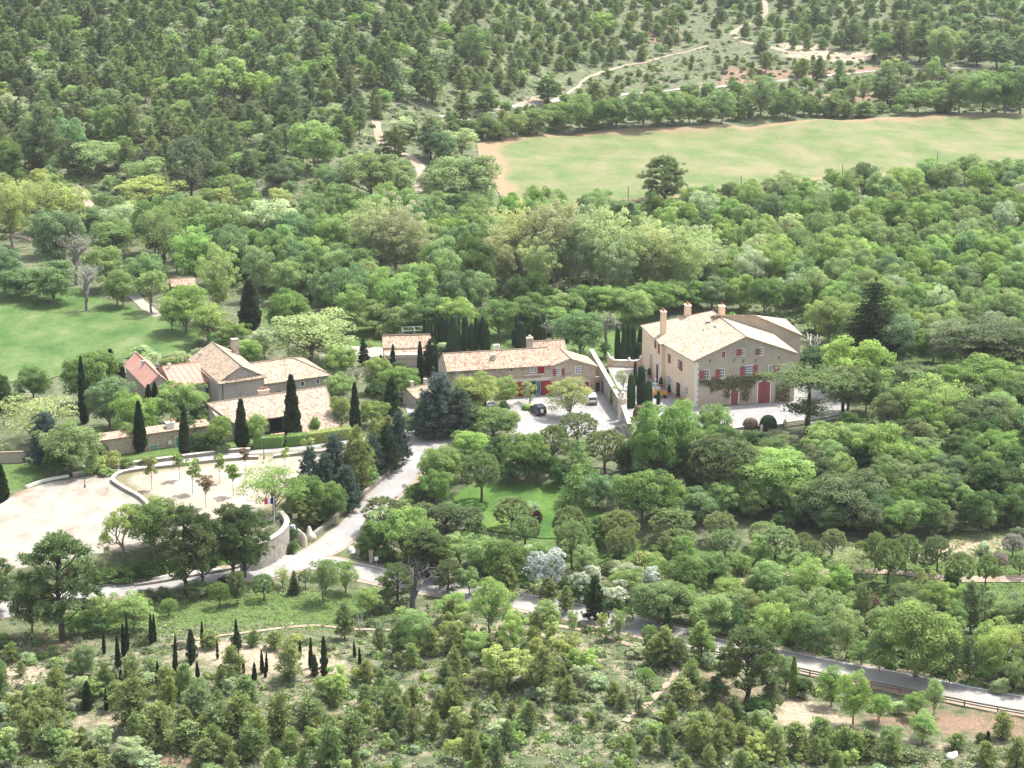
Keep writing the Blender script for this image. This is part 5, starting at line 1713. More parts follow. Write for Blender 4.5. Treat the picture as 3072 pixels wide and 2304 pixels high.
def broadleaf(seed, H=9.0, R=4.0, base=0.06, lobes=10, cl=125, nl=120, L=0.285, mat='leaf', airy=0.0, bark='bark', tall=1.0):
    rg = np.random.default_rng(seed)
    lf = Leafy()
    zc = H * (base + (1 - base) * 0.5)
    hz_ = H * (1 - base) * 0.5
    br = [(limb((0, 0, -0.4), (rg.normal() * 0.25, rg.normal() * 0.25, H * 0.5), rg, 0.04), 0.045 * R + 0.05, 0.09)]
    cs = []
    for k in range(lobes):
        a = 2 * math.pi * (k * 0.618 + rg.random() * 0.15)
        zz = -0.8 + 1.5 * ((k + 0.5) / lobes)
        rr = math.sqrt(max(0.05, 1 - min(1, abs(zz)) ** 2)) * (0.40 + 0.24 * rg.random())
        c = np.array([math.cos(a) * rr * R, math.sin(a) * rr * R, zc + zz * hz_ * 0.62])
        rad = R * (0.46 + 0.17 * rg.random()) * (1 - 0.12 * max(0, zz))
        cs.append((c, rad))
        br.append((limb((0, 0, H * (0.12 + 0.25 * rg.random())), c, rg, 0.12), 0.024 * R + 0.03, 0.03))
    for k in range(cl):
        c, rad = cs[k % lobes]
        d = sph(rg, 1)[0]
        if d[2] < -0.8: d[2] *= -0.8
        p = c + d * rad * (0.74 + 0.3 * rg.random()) * np.array([1, 1, 0.85 * tall])
        p[2] = max(p[2], H * base * 0.6 + 0.15)
        n = int(nl * (0.6 + rg.random() * 0.8) * (1 - airy))
        r = R * (0.19 + 0.10 * rg.random())
        lf.clump(p, r, n, L, L * 0.66, rg, rg.random(), 0.45, 0.3, 0.8)
        if airy > 0.2 and k % 3 == 0:
            br.append((limb(c * np.array([0.6, 0.6, 0.95]), p, rg, 0.1, 3), 0.06, 0.02))
    return lf.mesh('crown', mat), trunk_mesh('trunk', bark, br), H, 2.15 * R
def plane_tree(seed, H=15.0, R=4.6):
    rg = np.random.default_rng(seed)
    lf = Leafy()
    br = [(limb((0, 0, -0.4), (0, 0, H * 0.55), rg, 0.03), 0.3, 0.14)]
    for k in range(30):
        a = rg.random() * 6.283
        rr = R * math.sqrt(rg.random())
        z0 = H * (0.08 + 0.35 * rg.random())
        z1 = H * (0.45 + 0.55 * rg.random() ** 0.7 * (1 - 0.35 * (rr / R) ** 2))
        tip = np.array([math.cos(a) * rr, math.sin(a) * rr, z1])
        pts = limb((0, 0, z0), tip, rg, 0.08, 5)
        br.append((pts, 0.07, 0.015))
        ti = rg.random()
        for t in np.linspace(0.2, 1.05, 10):
            c = pts[0] + (tip - pts[0]) * t + rg.normal(size=3) * R * 0.15
            lf.clump(c, R * (0.13 + 0.09 * rg.random()), int(40 + 30 * rg.random()), 0.29, 0.2, rg, 0.5 * ti + 0.5 * rg.random(), 0.8, 0.2)
    return lf.mesh('crown', 'leaf'), trunk_mesh('trunk', 'palebark', br), H, 2.1 * R
def pine(seed, H=8.0, R=2.2, base=0.2, dens=1.0, irr=0.3, L=0.42, prof=None, whorls=13, bark='bark_dark'):
    rg = np.random.default_rng(seed)
    lf = Leafy()
    top = np.array([rg.normal() * 0.25, rg.normal() * 0.25, H])
    br = [(limb((0, 0, -0.4), top * np.array([1, 1, 0.97]), rg, 0.02, 6), 0.035 * R + 0.07, 0.03)]
    prof = prof or (lambda t: (1 - t) ** 0.75 * (0.35 + 0.65 * min(1, t * 3.2 + 0.25)))
    for k in range(whorls):
        t = (k + 0.4 * rg.random()) / whorls
        z = H * (base + (1 - base) * t)
        nb = 6 if t < 0.8 else 4
        for j in range(nb):
            a = 6.283 * (j + rg.random() * 0.8) / nb
            ln = R * prof(t) * (1 - irr + 2 * irr * rg.random()) + 0.15
            up = 0.25 + 0.55 * t
            d = unit(np.array([math.cos(a), math.sin(a), up]))
            p0 = top * z / H
            br.append(([p0, p0 + d * ln * 0.9], 0.05, 0.015))
            m = max(2, int(ln / 0.36 * dens))
            ti = rg.random()
            for s in np.linspace(0.35, 1.0, m):
                c = p0 + d * ln * s + rg.normal(size=3) * 0.16
                lf.tuft(c, unit(d * 0.6 + np.array([0, 0, 0.9])), 0.5, int(30 * dens), L, 0.095, rg, ti)
    lf.tuft(top, np.array([0, 0, 1.0]), 0.5, 30, L, 0.12, rg, 0.7)
    return lf.mesh('crown', 'needle'), trunk_mesh('trunk', bark, br), H + 0.3, 2.15 * R
def big_pine(seed, H=13.0, R=5.0, base=0.3, npad=32, bark='bark_dark', lean=0.0):
    rg = np.random.default_rng(seed)
    lf = Leafy()
    top = np.array([lean, 0, H * 0.93])
    br = [(limb((0, 0, -0.4), top, rg, 0.03, 6), 0.34, 0.08)]
    for k in range(npad):
        t = (k + rg.random()) / npad
        z = H * (base + (0.97 - base) * t)
        a = k * 2.4 + rg.random()
        rr = R * (0.45 + 0.55 * rg.random()) * (math.sin(math.pi * (0.18 + 0.78 * t)) ** 0.8)
        c = np.array([math.cos(a) * rr, math.sin(a) * rr, z]) + top * (z / H) * np.array([1, 1, 0])
        br.append((limb(top * (max(0.1, z - 1.5) / H) * np.array([1, 1, 1.05]), c, rg, 0.08), 0.10, 0.03))
        ti = rg.random()
        for j in range(13):
            d = sph(rg, 1)[0]
            d[2] = abs(d[2]) * 0.6
            pc = c + d * R * 0.22 * (0.4 + 0.9 * rg.random())
            lf.tuft(pc, np.array([d[0] * 0.5, d[1] * 0.5, 0.8]), 0.66, 40, 0.46, 0.13, rg, ti * 0.7 + 0.3 * rg.random(), 0.95)
    return lf.mesh('crown', 'needle'), trunk_mesh('trunk', bark, br), H, 2.0 * R
def umbrella(seed, H=7.0, R=2.8, bark='bark_dark', ball=1.0):
    rg = np.random.default_rng(seed)
    lf = Leafy()
    zc = H - R * ball
    br = [(limb((0, 0, -0.4), (0, 0, H * 0.45), rg, 0.04), 0.19, 0.15)]
    for k in range(280):
        d = sph(rg, 1)[0]
        if d[2] < -0.55: d[2] *= -1
        sc_ = 1.0 if d[2] > 0 else 0.9
        c = np.array([d[0] * R * 0.86 * sc_, d[1] * R * 0.86 * sc_, zc + d[2] * R * ball * (1.0 if d[2] > 0 else 0.8)]) * (1 + 0.04 * rg.normal())
        lf.tuft(c, unit(d + np.array([0, 0, 0.5])), 0.42, 42, 0.27, 0.10, rg, 0.3 + 0.4 * rg.random(), 0.9)
        if k % 14 == 0:
            br.append((limb((0, 0, H * 0.35), c * np.array([0.9, 0.9, 0.97]), rg, 0.06), 0.07, 0.02))
    return lf.mesh('crown', 'needle'), trunk_mesh('trunk', bark, br), H, 2.1 * R
def cypress(seed, H=8.0, R=0.75, loose=0.0, n=2600):
    rg = np.random.default_rng(seed)
    lf = Leafy()
    t = rg.random(n) ** 0.85
    pr = lambda t: np.minimum(1, 0.72 + t * 2.2) * (1 - np.clip(t - 0.25, 0, 1) / 0.76) ** 0.62
    a = rg.random(n) * 6.283
    k = np.floor(a / 6.283 * 11) * 0.61803 + np.floor(t * 9) * 0.7548
    lump = 1 + (0.13 + loose) * np.sin(k * 12.0)
    r = R * pr(t) * lump * (0.8 + 0.25 * rg.random(n))
    C = np.stack([np.cos(a) * r, np.sin(a) * r, 0.15 + t * (H - 0.15)], 1)
    D = np.stack([np.cos(a) * 0.42, np.sin(a) * 0.42, np.ones(n)], 1)
    lf.blades(C, None, 0.5, 0.17, rg, 0.18 + loose, 0.35 + 0.3 * np.sin(k * 12) + 0.35 * rg.random(n), along=D)
    prof = [(R * float(pr(np.array(q))) * 0.8, 0.1 + q * (H - 0.25)) for q in (0, .1, .25, .45, .65, .85, .97)]
    b = MB()
    b.lathe((0, 0, 0), prof, 8)
    return lf.mesh('crown', 'needle', (np.array(b.v), b.f)), trunk_mesh('trunk', 'bark_dark', [([(0, 0, -0.3), (0, 0, 0.7)], 0.13, 0.1)]), H, 2.1 * R
def clipped(seed, prof, n=3800, L=0.2, H=6.0, W=2.0):
    """tightly clipped topiary: prof is [(radius, z)] in parts of half width and height"""
    rg = np.random.default_rng(seed)
    lf = Leafy()
    zs = np.array([p[1] for p in prof]) * H
    rs = np.array([p[0] for p in prof]) * W / 2
    z = rg.random(n) * H
    r = np.interp(z, zs, rs)
    keep = rg.random(n) < (r + 0.12) / (rs.max() + 0.12)
    z, r = z[keep], r[keep]
    m = len(z)
    a = rg.random(m) * 6.283
    C = np.stack([np.cos(a) * r, np.sin(a) * r, z], 1)
    dr = np.interp(z + 0.1, zs, rs) - r
    Nn = np.stack([np.cos(a), np.sin(a), np.clip(-dr / 0.1, -0.5, 2.0)], 1)
    pat = 0.5 + 0.3 * np.sin(a * 3 + seed) * np.sin(z * 1.3 + seed)
    lf.blades(C, Nn, L, L * 0.7, rg, 0.45, pat * 0.6 + 0.4 * rg.random(m))
    top = rs.copy()
    b = MB()
    b.lathe((0, 0, 0), [(max(0.01, q * 0.97), zz) for q, zz in zip(rs, zs)], 14)
    return lf.mesh('crown', 'needle', (np.array(b.v), b.f)), trunk_mesh('trunk', 'bark_dark', [([(0, 0, -0.3), (0, 0, 0.35)], 0.1, 0.1)]), H, W
def cedar(seed, H=12.0, R=5.5, layers=((0.985, 0.5), (0.93, 0.95), (0.87, 0.85), (0.50, 0.52), (0.40, 0.5)), dens=0.8):
    rg = np.random.default_rng(seed)
    lf = Leafy()
    br = [(limb((0, 0, -0.4), (0.1, 0, H * 0.95), rg, 0.015, 6), 0.36, 0.14)]
    for hf, rf in layers:
        nb = int(9 * rf) + 3
        for j in range(nb):
            a = 6.283 * (j + 0.7 * rg.random()) / nb
            ln = R * rf * (0.6 + 0.45 * rg.random())
            z = H * hf + rg.normal() * 0.25
            tip = np.array([math.cos(a) * ln, math.sin(a) * ln, z + 0.1 * ln * rg.normal()])
            p0 = np.array([0, 0, z - 0.5])
            br.append((limb(p0, tip, rg, 0.04), 0.11, 0.03))
            ti = rg.random()
            for s in np.linspace(0.25, 1.0, int(4 + 6 * rf)):
                c = p0 + (tip - p0) * s + np.array([rg.normal() * 0.5, rg.normal() * 0.5, 0.25 + rg.normal() * 0.08])
                n = int(34 * dens)
                off = rg.normal(size=(n, 3)) * np.array([0.5, 0.5, 0.09])
                lf.blades(c + off, np.tile([0, 0, 1.0], (n, 1)), 0.34, 0.16, rg, 0.45, ti * 0.7 + 0.3 * rg.random(n))
    return lf.mesh('crown', 'needle'), trunk_mesh('trunk', 'bark_dark', br), H, 2.0 * R
def fir(seed, H=11.0, R=2.6, droop=0.25, tiers=15, dens=1.0, bark='bark_dark'):
    rg = np.random.default_rng(seed)
    lf = Leafy()
    br = [([(0, 0, -0.4), (0, 0, H)], 0.2, 0.02)]
    for k in range(tiers):
        t = k / tiers
        z = H * (0.08 + 0.9 * t)
        nb = 9 if t < 0.7 else 6
        for j in range(nb):
            a = 6.283 * (j + rg.random()) / nb
            ln = R * (1 - t) ** 0.85 * (0.75 + 0.4 * rg.random()) + 0.12
            d = np.array([math.cos(a), math.sin(a), 0.2])
            ti = rg.random()
            for s in np.linspace(0.3, 1.0, max(2, int(ln / 0.4))):
                c = np.array([0, 0, z]) + d * ln * s + np.array([0, 0, -droop * ln * s * s])
                n = int(16 * dens)
                off = rg.normal(size=(n, 3)) * np.array([0.24, 0.24, 0.1])
                lf.blades(c + off, None, 0.36, 0.13, rg, 0.45, ti * 0.7 + 0.3 * rg.random(n), along=np.tile(d * np.array([1, 1, 0]) + np.array([0, 0, -droop]), (n, 1)))
    lf.tuft(np.array([0, 0, H - 0.2]), np.array([0, 0, 1.0]), 0.4, 20, 0.4, 0.1, rg, 0.6, 0.4)
    return lf.mesh('crown', 'needle'), trunk_mesh('trunk', bark, br), H + 0.2, 2.1 * R
def shrub(seed, H=2.0, R=1.3, cl=30, nl=70, L=0.21, mat='leaf'):
    rg = np.random.default_rng(seed)
    lf = Leafy()
    br = []
    for k in range(cl):
        d = sph(rg, 1)[0]
        d[2] = abs(d[2])
        c = np.array([d[0] * R * 0.72, d[1] * R * 0.72, 0.15 * H + d[2] * H * 0.66]) * (0.8 + 0.3 * rg.random())
        lf.clump(c, R * (0.26 + 0.14 * rg.random()), int(nl * (0.6 + 0.7 * rg.random())), L, L * 0.6, rg, rg.random(), 0.7, 0.25)
        if k % 3 == 0:
            br.append((limb((0, 0, -0.2), c, rg, 0.1, 3), 0.04, 0.015))
    return lf.mesh('crown', mat), trunk_mesh('stem', 'bark', br), H, 2.1 * R
def sapling(seed, H=3.6, R=0.7, up=False):
    rg = np.random.default_rng(seed)
    lf = Leafy()
    br = [([(0, 0, -0.2), (0, 0, H * 0.8)], 0.035, 0.025)]
    for k in range(22):
        a = rg.random() * 6.283
        z = H * (0.5 + 0.45 * rg.random())
        rr = R * rg.random() ** 0.6
        c = np.array([math.cos(a) * rr, math.sin(a) * rr, z + (rr * 0.8 if up else 0)])
        br.append(([(0, 0, min(z, H * 0.78) - 0.5), c], 0.018, 0.008))
        lf.clump(c, 0.26, 44, 0.19, 0.13, rg, rg.random(), 0.7)
    return lf.mesh('crown', 'leaf'), trunk_mesh('trunk', 'greywood', br), H, 2.1 * R
def bare(seed, H=9.0, R=3.4, mat='greywood', leaves_n=0, depth=4, up=0.35, thick=0.24):
    rg = np.random.default_rng(seed)
    lf = Leafy()
    br = []
    def grow(p, d, ln, r, lev):
        q = p + d * ln
        br.append((limb(p, q, rg, 0.07, 4), r, r * 0.62))
        if lev == 0:
            if leaves_n:
                lf.clump(q, 0.5, leaves_n, 0.3, 0.18, rg, rg.random(), 0.9)
            return
        for k in range(3 if lev > 1 else 4):
            nd = unit(d + sph(rg, 1)[0] * 0.85 + np.array([0, 0, up * 0.5]))
            grow(p + (q - p) * (0.55 + 0.45 * rg.random()), nd, ln * (0.62 + 0.2 * rg.random()), r * 0.58, lev - 1)
    grow(np.array([0, 0, -0.3]), np.array([0, 0, 1.0]), H * 0.36, thick, depth)
    P = np.concatenate([np.array(b_[0]) for b_ in br])
    s = np.array([R / np.abs(P[:, :2]).max(), R / np.abs(P[:, :2]).max(), H / P[:, 2].max()])
    br = [([np.array(p) * s for p in pts], a, c) for pts, a, c in br]
    for q_ in range(len(lf.q)):
        lf.q[q_] = lf.q[q_] * s
    return (lf.mesh('crown', 'leaf') if leaves_n else None), trunk_mesh('trunk', mat, br), H, 2.0 * R
def lavender_dome(seed):
    return clipped(seed, [(0.97, 0), (1.0, 0.15), (0.96, 0.45), (0.8, 0.72), (0.52, 0.92), (0.02, 1.0)], 1800, 0.16, 1.6, 2.0)
COLUMN = [(0.78, 0), (0.95, 0.12), (1.0, 0.3), (0.9, 0.6), (0.72, 0.86), (0.5, 0.96), (0.02, 1.0)]
CONE = [(0.95, 0), (1.0, 0.12), (0.85, 0.4), (0.6, 0.7), (0.38, 0.92), (0.02, 1.0)]
PROTO = {
    'oak': [broadleaf(s) for s in (11, 12, 13, 14, 15)],
    'loose': [broadleaf(s, 9.0, 3.6, 0.11, 10, 104, 112, 0.26, airy=0.28) for s in (21, 22, 23, 24)],
    'airy': [broadleaf(s, 8.5, 4.0, 0.2, 9, 88, 92, 0.25, airy=0.45) for s in (31, 32)],
    'ssoak': [broadleaf(s, 4.2, 1.7, 0.06, 7, 60, 64, 0.22, airy=0.2) for s in (41, 42, 43)],
    'plane': [plane_tree(s) for s in (51, 52, 53)],
    'pine': [pine(s, 8.0, 2.3, 0.1, irr=0.3, whorls=15) for s in (61, 62, 63, 64)] + [pine(65, 9.0, 2.2, 0.22, irr=0.36, whorls=15), pine(66, 8.5, 2.6, 0.2, irr=0.4, prof=lambda t: math.sin(math.pi * (0.22 + 0.74 * t)))],
    'ypine': [pine(s, 3.6, 1.15, 0.06, 1.1, 0.3, 0.30, whorls=9) for s in (71, 72, 73, 74)],
    'bigpine': [big_pine(81, 13.0, 5.0, 0.22, 40), big_pine(82, 12.0, 4.2, 0.26, 36), big_pine(83, 13.0, 5.2, 0.18, 40)],
    'fieldpine': [big_pine(84, 11.0, 4.4, 0.12, 46)],
    'umb': [umbrella(s) for s in (91, 92, 93)],
    'cyp': [cypress(s) for s in (101, 102)] + [cypress(103, 8.0, 0.95, 0.05)],
    'blue': [pine(s, 7.5, 2.4, 0.04, 1.35, 0.28, 0.36, prof=lambda t: (1 - t) ** 0.7, whorls=14) for s in (111, 112)],
    'lcyp': [cypress(s, 6.0, 1.0, 0.22, 2400) for s in (121, 122)],
    'cedar': [cedar(131), cedar(132, 11.0, 6.0, ((0.98, 0.8), (0.86, 1.0), (0.7, 0.9), (0.52, 0.8), (0.36, 0.6)), 1.1)],
    'fir': [fir(141, 12.0, 3.0, 0.3, 17, 1.3)],
    'deo': [fir(151, 9.0, 2.8, 0.35, 11, 0.9), fir(152, 8.0, 2.6, 0.35, 10, 0.9)],
    'shr': [shrub(s) for s in (161, 162, 163, 164)],
    'sap': [sapling(s) for s in (171, 172)],
    'sapup': [sapling(173, 3.6, 0.7, True)],
    'bare': [bare(s, leaves_n=4) for s in (181, 182)],
    'spare': [bare(s, 7.5, 3.4, 'bark', 26, 4) for s in (185, 186)],
    'dead': [bare(191, 9.0, 3.0, 'deadwood', 0, 3, 0.3, 0.34)],
    'snag': [bare(195, 10.0, 2.8, 'charred', 0, 3, -0.1, 0.36)],
    'column': [clipped(s, COLUMN) for s in (201, 202)],
    'cone': [clipped(s, CONE) for s in (211, 212)],
    'dome': [lavender_dome(s) for s in (221, 222)],
}
COLS = {'g1': (0.151, 0.241, 0.071), 'g2': (0.232, 0.342, 0.095), 'g3': (0.308, 0.369, 0.116), 'g4': (0.086, 0.148, 0.048), 'g5': (0.162, 0.251, 0.103), 'g6': (0.216, 0.305, 0.107), 'py': (0.186, 0.248, 0.089), 'pd': (0.171, 0.230, 0.096),
        'pb': (0.221, 0.276, 0.089), 'pl': (0.367, 0.428, 0.194), 'gy': (0.270, 0.260, 0.200), 'cy': (0.030, 0.054, 0.022), 'cb': (0.050, 0.080, 0.058), 'bl': (0.094, 0.142, 0.104), 'wh': (0.420, 0.440, 0.360), 'gs': (0.324, 0.396, 0.206),
        'br': (0.190, 0.140, 0.085), 'pu': (0.085, 0.030, 0.042), 'dg': (0.151, 0.193, 0.086), 'po': (0.112, 0.161, 0.055), 'dc': (0.099, 0.139, 0.060), 'dl': (0.200, 0.310, 0.082), 'cl': (0.044, 0.076, 0.032)}
CADJ = {'po': 'deep olive', 'dc': 'dull green', 'g1': 'mid green', 'g2': 'bright green', 'g3': 'yellow green', 'g4': 'dark green', 'g5': 'cool green', 'g6': 'soft green', 'py': 'olive green', 'pd': 'dark olive',
        'pb': 'yellowish olive', 'pl': 'pale olive', 'gy': 'greyish', 'cy': 'blackish green', 'cb': 'blue grey', 'bl': 'dusky blue', 'wh': 'white blossomed', 'gs': 'silvery', 'br': 'bronze leaved',
        'pu': 'purple', 'dg': 'dull grey green', 'dl': 'fresh green', 'cl': 'deep green'}
KIND = {'fieldpine': ('field_pine_tree', 'broad lone pine'), 'oak': ('oak_tree', 'broadleaf tree'), 'loose': ('ash_tree', 'loose crowned tree'), 'airy': ('airy_tree', 'airy branching tree'), 'ssoak': ('small_oak_tree', 'small oak'),
        'plane': ('plane_tree', 'feathery plane tree'), 'pine': ('pine_tree', 'pine'), 'ypine': ('young_pine_tree', 'young pine'), 'bigpine': ('old_pine_tree', 'old spreading pine'),
        'umb': ('umbrella_pine_tree', 'umbrella pine'), 'cyp': ('cypress_tree', 'slender cypress'), 'blue': ('conifer_tree', 'bushy conifer'), 'lcyp': ('ragged_cypress_tree', 'ragged cypress'),
        'cedar': ('cedar_tree', 'flat layered cedar'), 'fir': ('fir_tree', 'tall dark fir'), 'deo': ('deodar_tree', 'drooping conifer'), 'shr': ('shrub', 'shrub'), 'sap': ('sapling_tree', 'staked sapling'),
        'sapup': ('sapling_tree', 'upswept sapling'), 'bare': ('bare_tree', 'twiggy bare tree'), 'spare': ('budding_tree', 'budding thin tree'), 'dead': ('dead_tree', 'bleached dead tree'),
        'snag': ('dead_pine_tree', 'dead pine with bare limbs'), 'column': ('clipped_cypress_tree', 'clipped cypress column'), 'cone': ('clipped_cone_shrub', 'clipped green cone'), 'dome': ('clipped_bush', 'clipped dome bush')}
SIZES = {}
def size_of(me):
    if me.name not in SIZES:
        co = np.zeros(len(me.vertices) * 3, np.float32)
        me.vertices.foreach_get('co', co)
        co = co.reshape(-1, 3)
        q = np.percentile(co, [1.5, 98.5], axis=0)
        SIZES[me.name] = (float(np.percentile(co[:, 2], 99.6)), float((q[1, 0] - q[0, 0] + q[1, 1] - q[0, 1]) / 2))
    return SIZES[me.name]
USED = []
def place(kind, P, h, w_, col, label, group=None, rg=RNG, trunk_only=False, name=None):
    pr = PROTO[kind]
    cm, tm, H0, W0 = pr[int(rg.integers(len(pr)))]
    H0, W0 = size_of(cm or tm)
    nm, cat = KIND[kind]
    r = thing(name or nm, label, 'shrub' if kind in ('shr', 'dome', 'cone') else 'tree', P, float(rg.random() * 6.283), group)
    s = np.array([w_ / W0, w_ / W0, h / H0])
    r.scale = tuple(float(q) for q in s)
    if kind in ('cyp', 'pine', 'ypine', 'lcyp', 'bigpine'):
        r.rotation_euler = (float(rg.normal() * 0.02), float(rg.normal() * 0.02), r.rotation_euler[2])
    t = link('stem' if kind == 'shr' else 'trunk', tm, r)
    if cm is not None:
        c = link('crown', cm, r)
        base = np.array(COLS[col])
        j = 1 + np.clip(rg.normal(size=3), -1.8, 1.8) * np.array([0.045, 0.03, 0.08])
        base = base * j * (1 + np.clip(rg.normal(), -2, 2) * 0.10)
        c.color = (*[float(max(0.003, q)) for q in base], 1)
    return r
def merged(name, kinds, spots, rg, cap=1400):
    """many far trees as one mass: spots are (kind, place, height, width, colour)"""
    Q, Cc = [], []
    for kind, P, h, w_, col in spots:
        cm = PROTO[kind][int(rg.integers(len(PROTO[kind])))][0]
        H0, W0 = size_of(cm)
        n = len(cm.vertices) // 4
        co = np.zeros(len(cm.vertices) * 3, np.float32)
        cm.vertices.foreach_get('co', co)
        ti = np.zeros(len(cm.vertices), np.float32)
        cm.attributes['tint'].data.foreach_get('value', ti)
        pick = rg.permutation(n)[:cap]
        co = co.reshape(-1, 4, 3)[:n][pick]
        ti = ti.reshape(-1, 4)[:n][pick]
        k = math.sqrt(n / len(pick))
        cen = co.mean(1, keepdims=True)
        co = cen + (co - cen) * k
        a = rg.random() * 6.283
        R2 = np.array([[math.cos(a), math.sin(a), 0], [-math.sin(a), math.cos(a), 0], [0, 0, 1]])
        Q.append((co @ R2) * np.array([w_ / W0, w_ / W0, h / H0]) + np.asarray(P))
        base = np.array(COLS[col]) * (1 + rg.normal() * 0.09)
        Cc.append(base[None, None] * (0.68 + 0.68 * ti[..., None]))
    lf = Leafy()
    lf.q = [np.concatenate(Q)]
    lf.t = [np.zeros(len(lf.q[0]) * 4)]
    me = lf.mesh(name, 'low_cover')
    full = np.concatenate(Cc).reshape(-1, 3)
    ca_ = me.color_attributes.new('col', 'FLOAT_COLOR', 'POINT')
    ca_.data.foreach_set('color', np.concatenate([full, np.ones((len(full), 1))], 1).astype(np.float32).ravel())
    o = link(name, me)
    o['kind'] = 'stuff'
    return o
PEND = []
def put(where, items, group=None):
    for it in items:
        kind, c, x, yt, yb, wpx, col = it[:7]
        extra = it[7] if len(it) > 7 else None
        s = CR[c][2]
        sx, sy = src(c, x, yb)
        P = ground(sx, sy)
        k = ppm(P)
        w_ = wpx / s / k
        h = (yb - yt) / s / k / 0.955
        if kind in ('oak', 'loose', 'airy', 'dome', 'shr', 'cedar'):
            h = max(h - w_ * 0.06, h * 0.7)
        USED.append((sx, sy, wpx / s))
        if kind == 'plane':
            h *= 1.12
            USED.append((sx, sy + 35, wpx / s * 1.1))
        PEND.append([kind, P, h, w_, col, where, extra, group, sx])
ORD = ['leftmost', 'second from left', 'third from left', 'fourth from left', 'fifth from left', 'sixth from left', 'seventh from left', 'eighth from left', 'ninth from left', 'tenth from left', 'eleventh from left', 'twelfth from left']
def flush():
    by = {}
    for p in PEND:
        kind, P, h, w_, col, where, extra, group, sx = p
        sz = 'tall ' if (h > 9 and kind not in ('plane', 'bigpine', 'fir')) else ('small ' if h < 3 and kind in ('oak', 'loose', 'airy', 'pine', 'umb', 'cyp') else '')
        lab = extra or f"{sz}{CADJ[col]} {KIND[kind][1]} {where}"
        by.setdefault(lab, []).append(p)
    for lab, L in by.items():
        L.sort(key=lambda p: p[8])
        for i, p in enumerate(L):
            kind, P, h, w_, col, where, extra, group, sx = p
            lb, gp = lab, group
            if len(L) > 1:
                if len(L) <= 12:
                    lb = lab + (f", {ORD[i]}" if i < len(L) - 1 or len(L) < 3 else ', rightmost')
                    if len(L) == 2: lb = lab + (', left of two' if i == 0 else ', right of two')
                gp = group or f"{KIND[kind][1]}s {where}"
            place(kind, P, h, w_, col, lb, gp)
    PEND.clear()
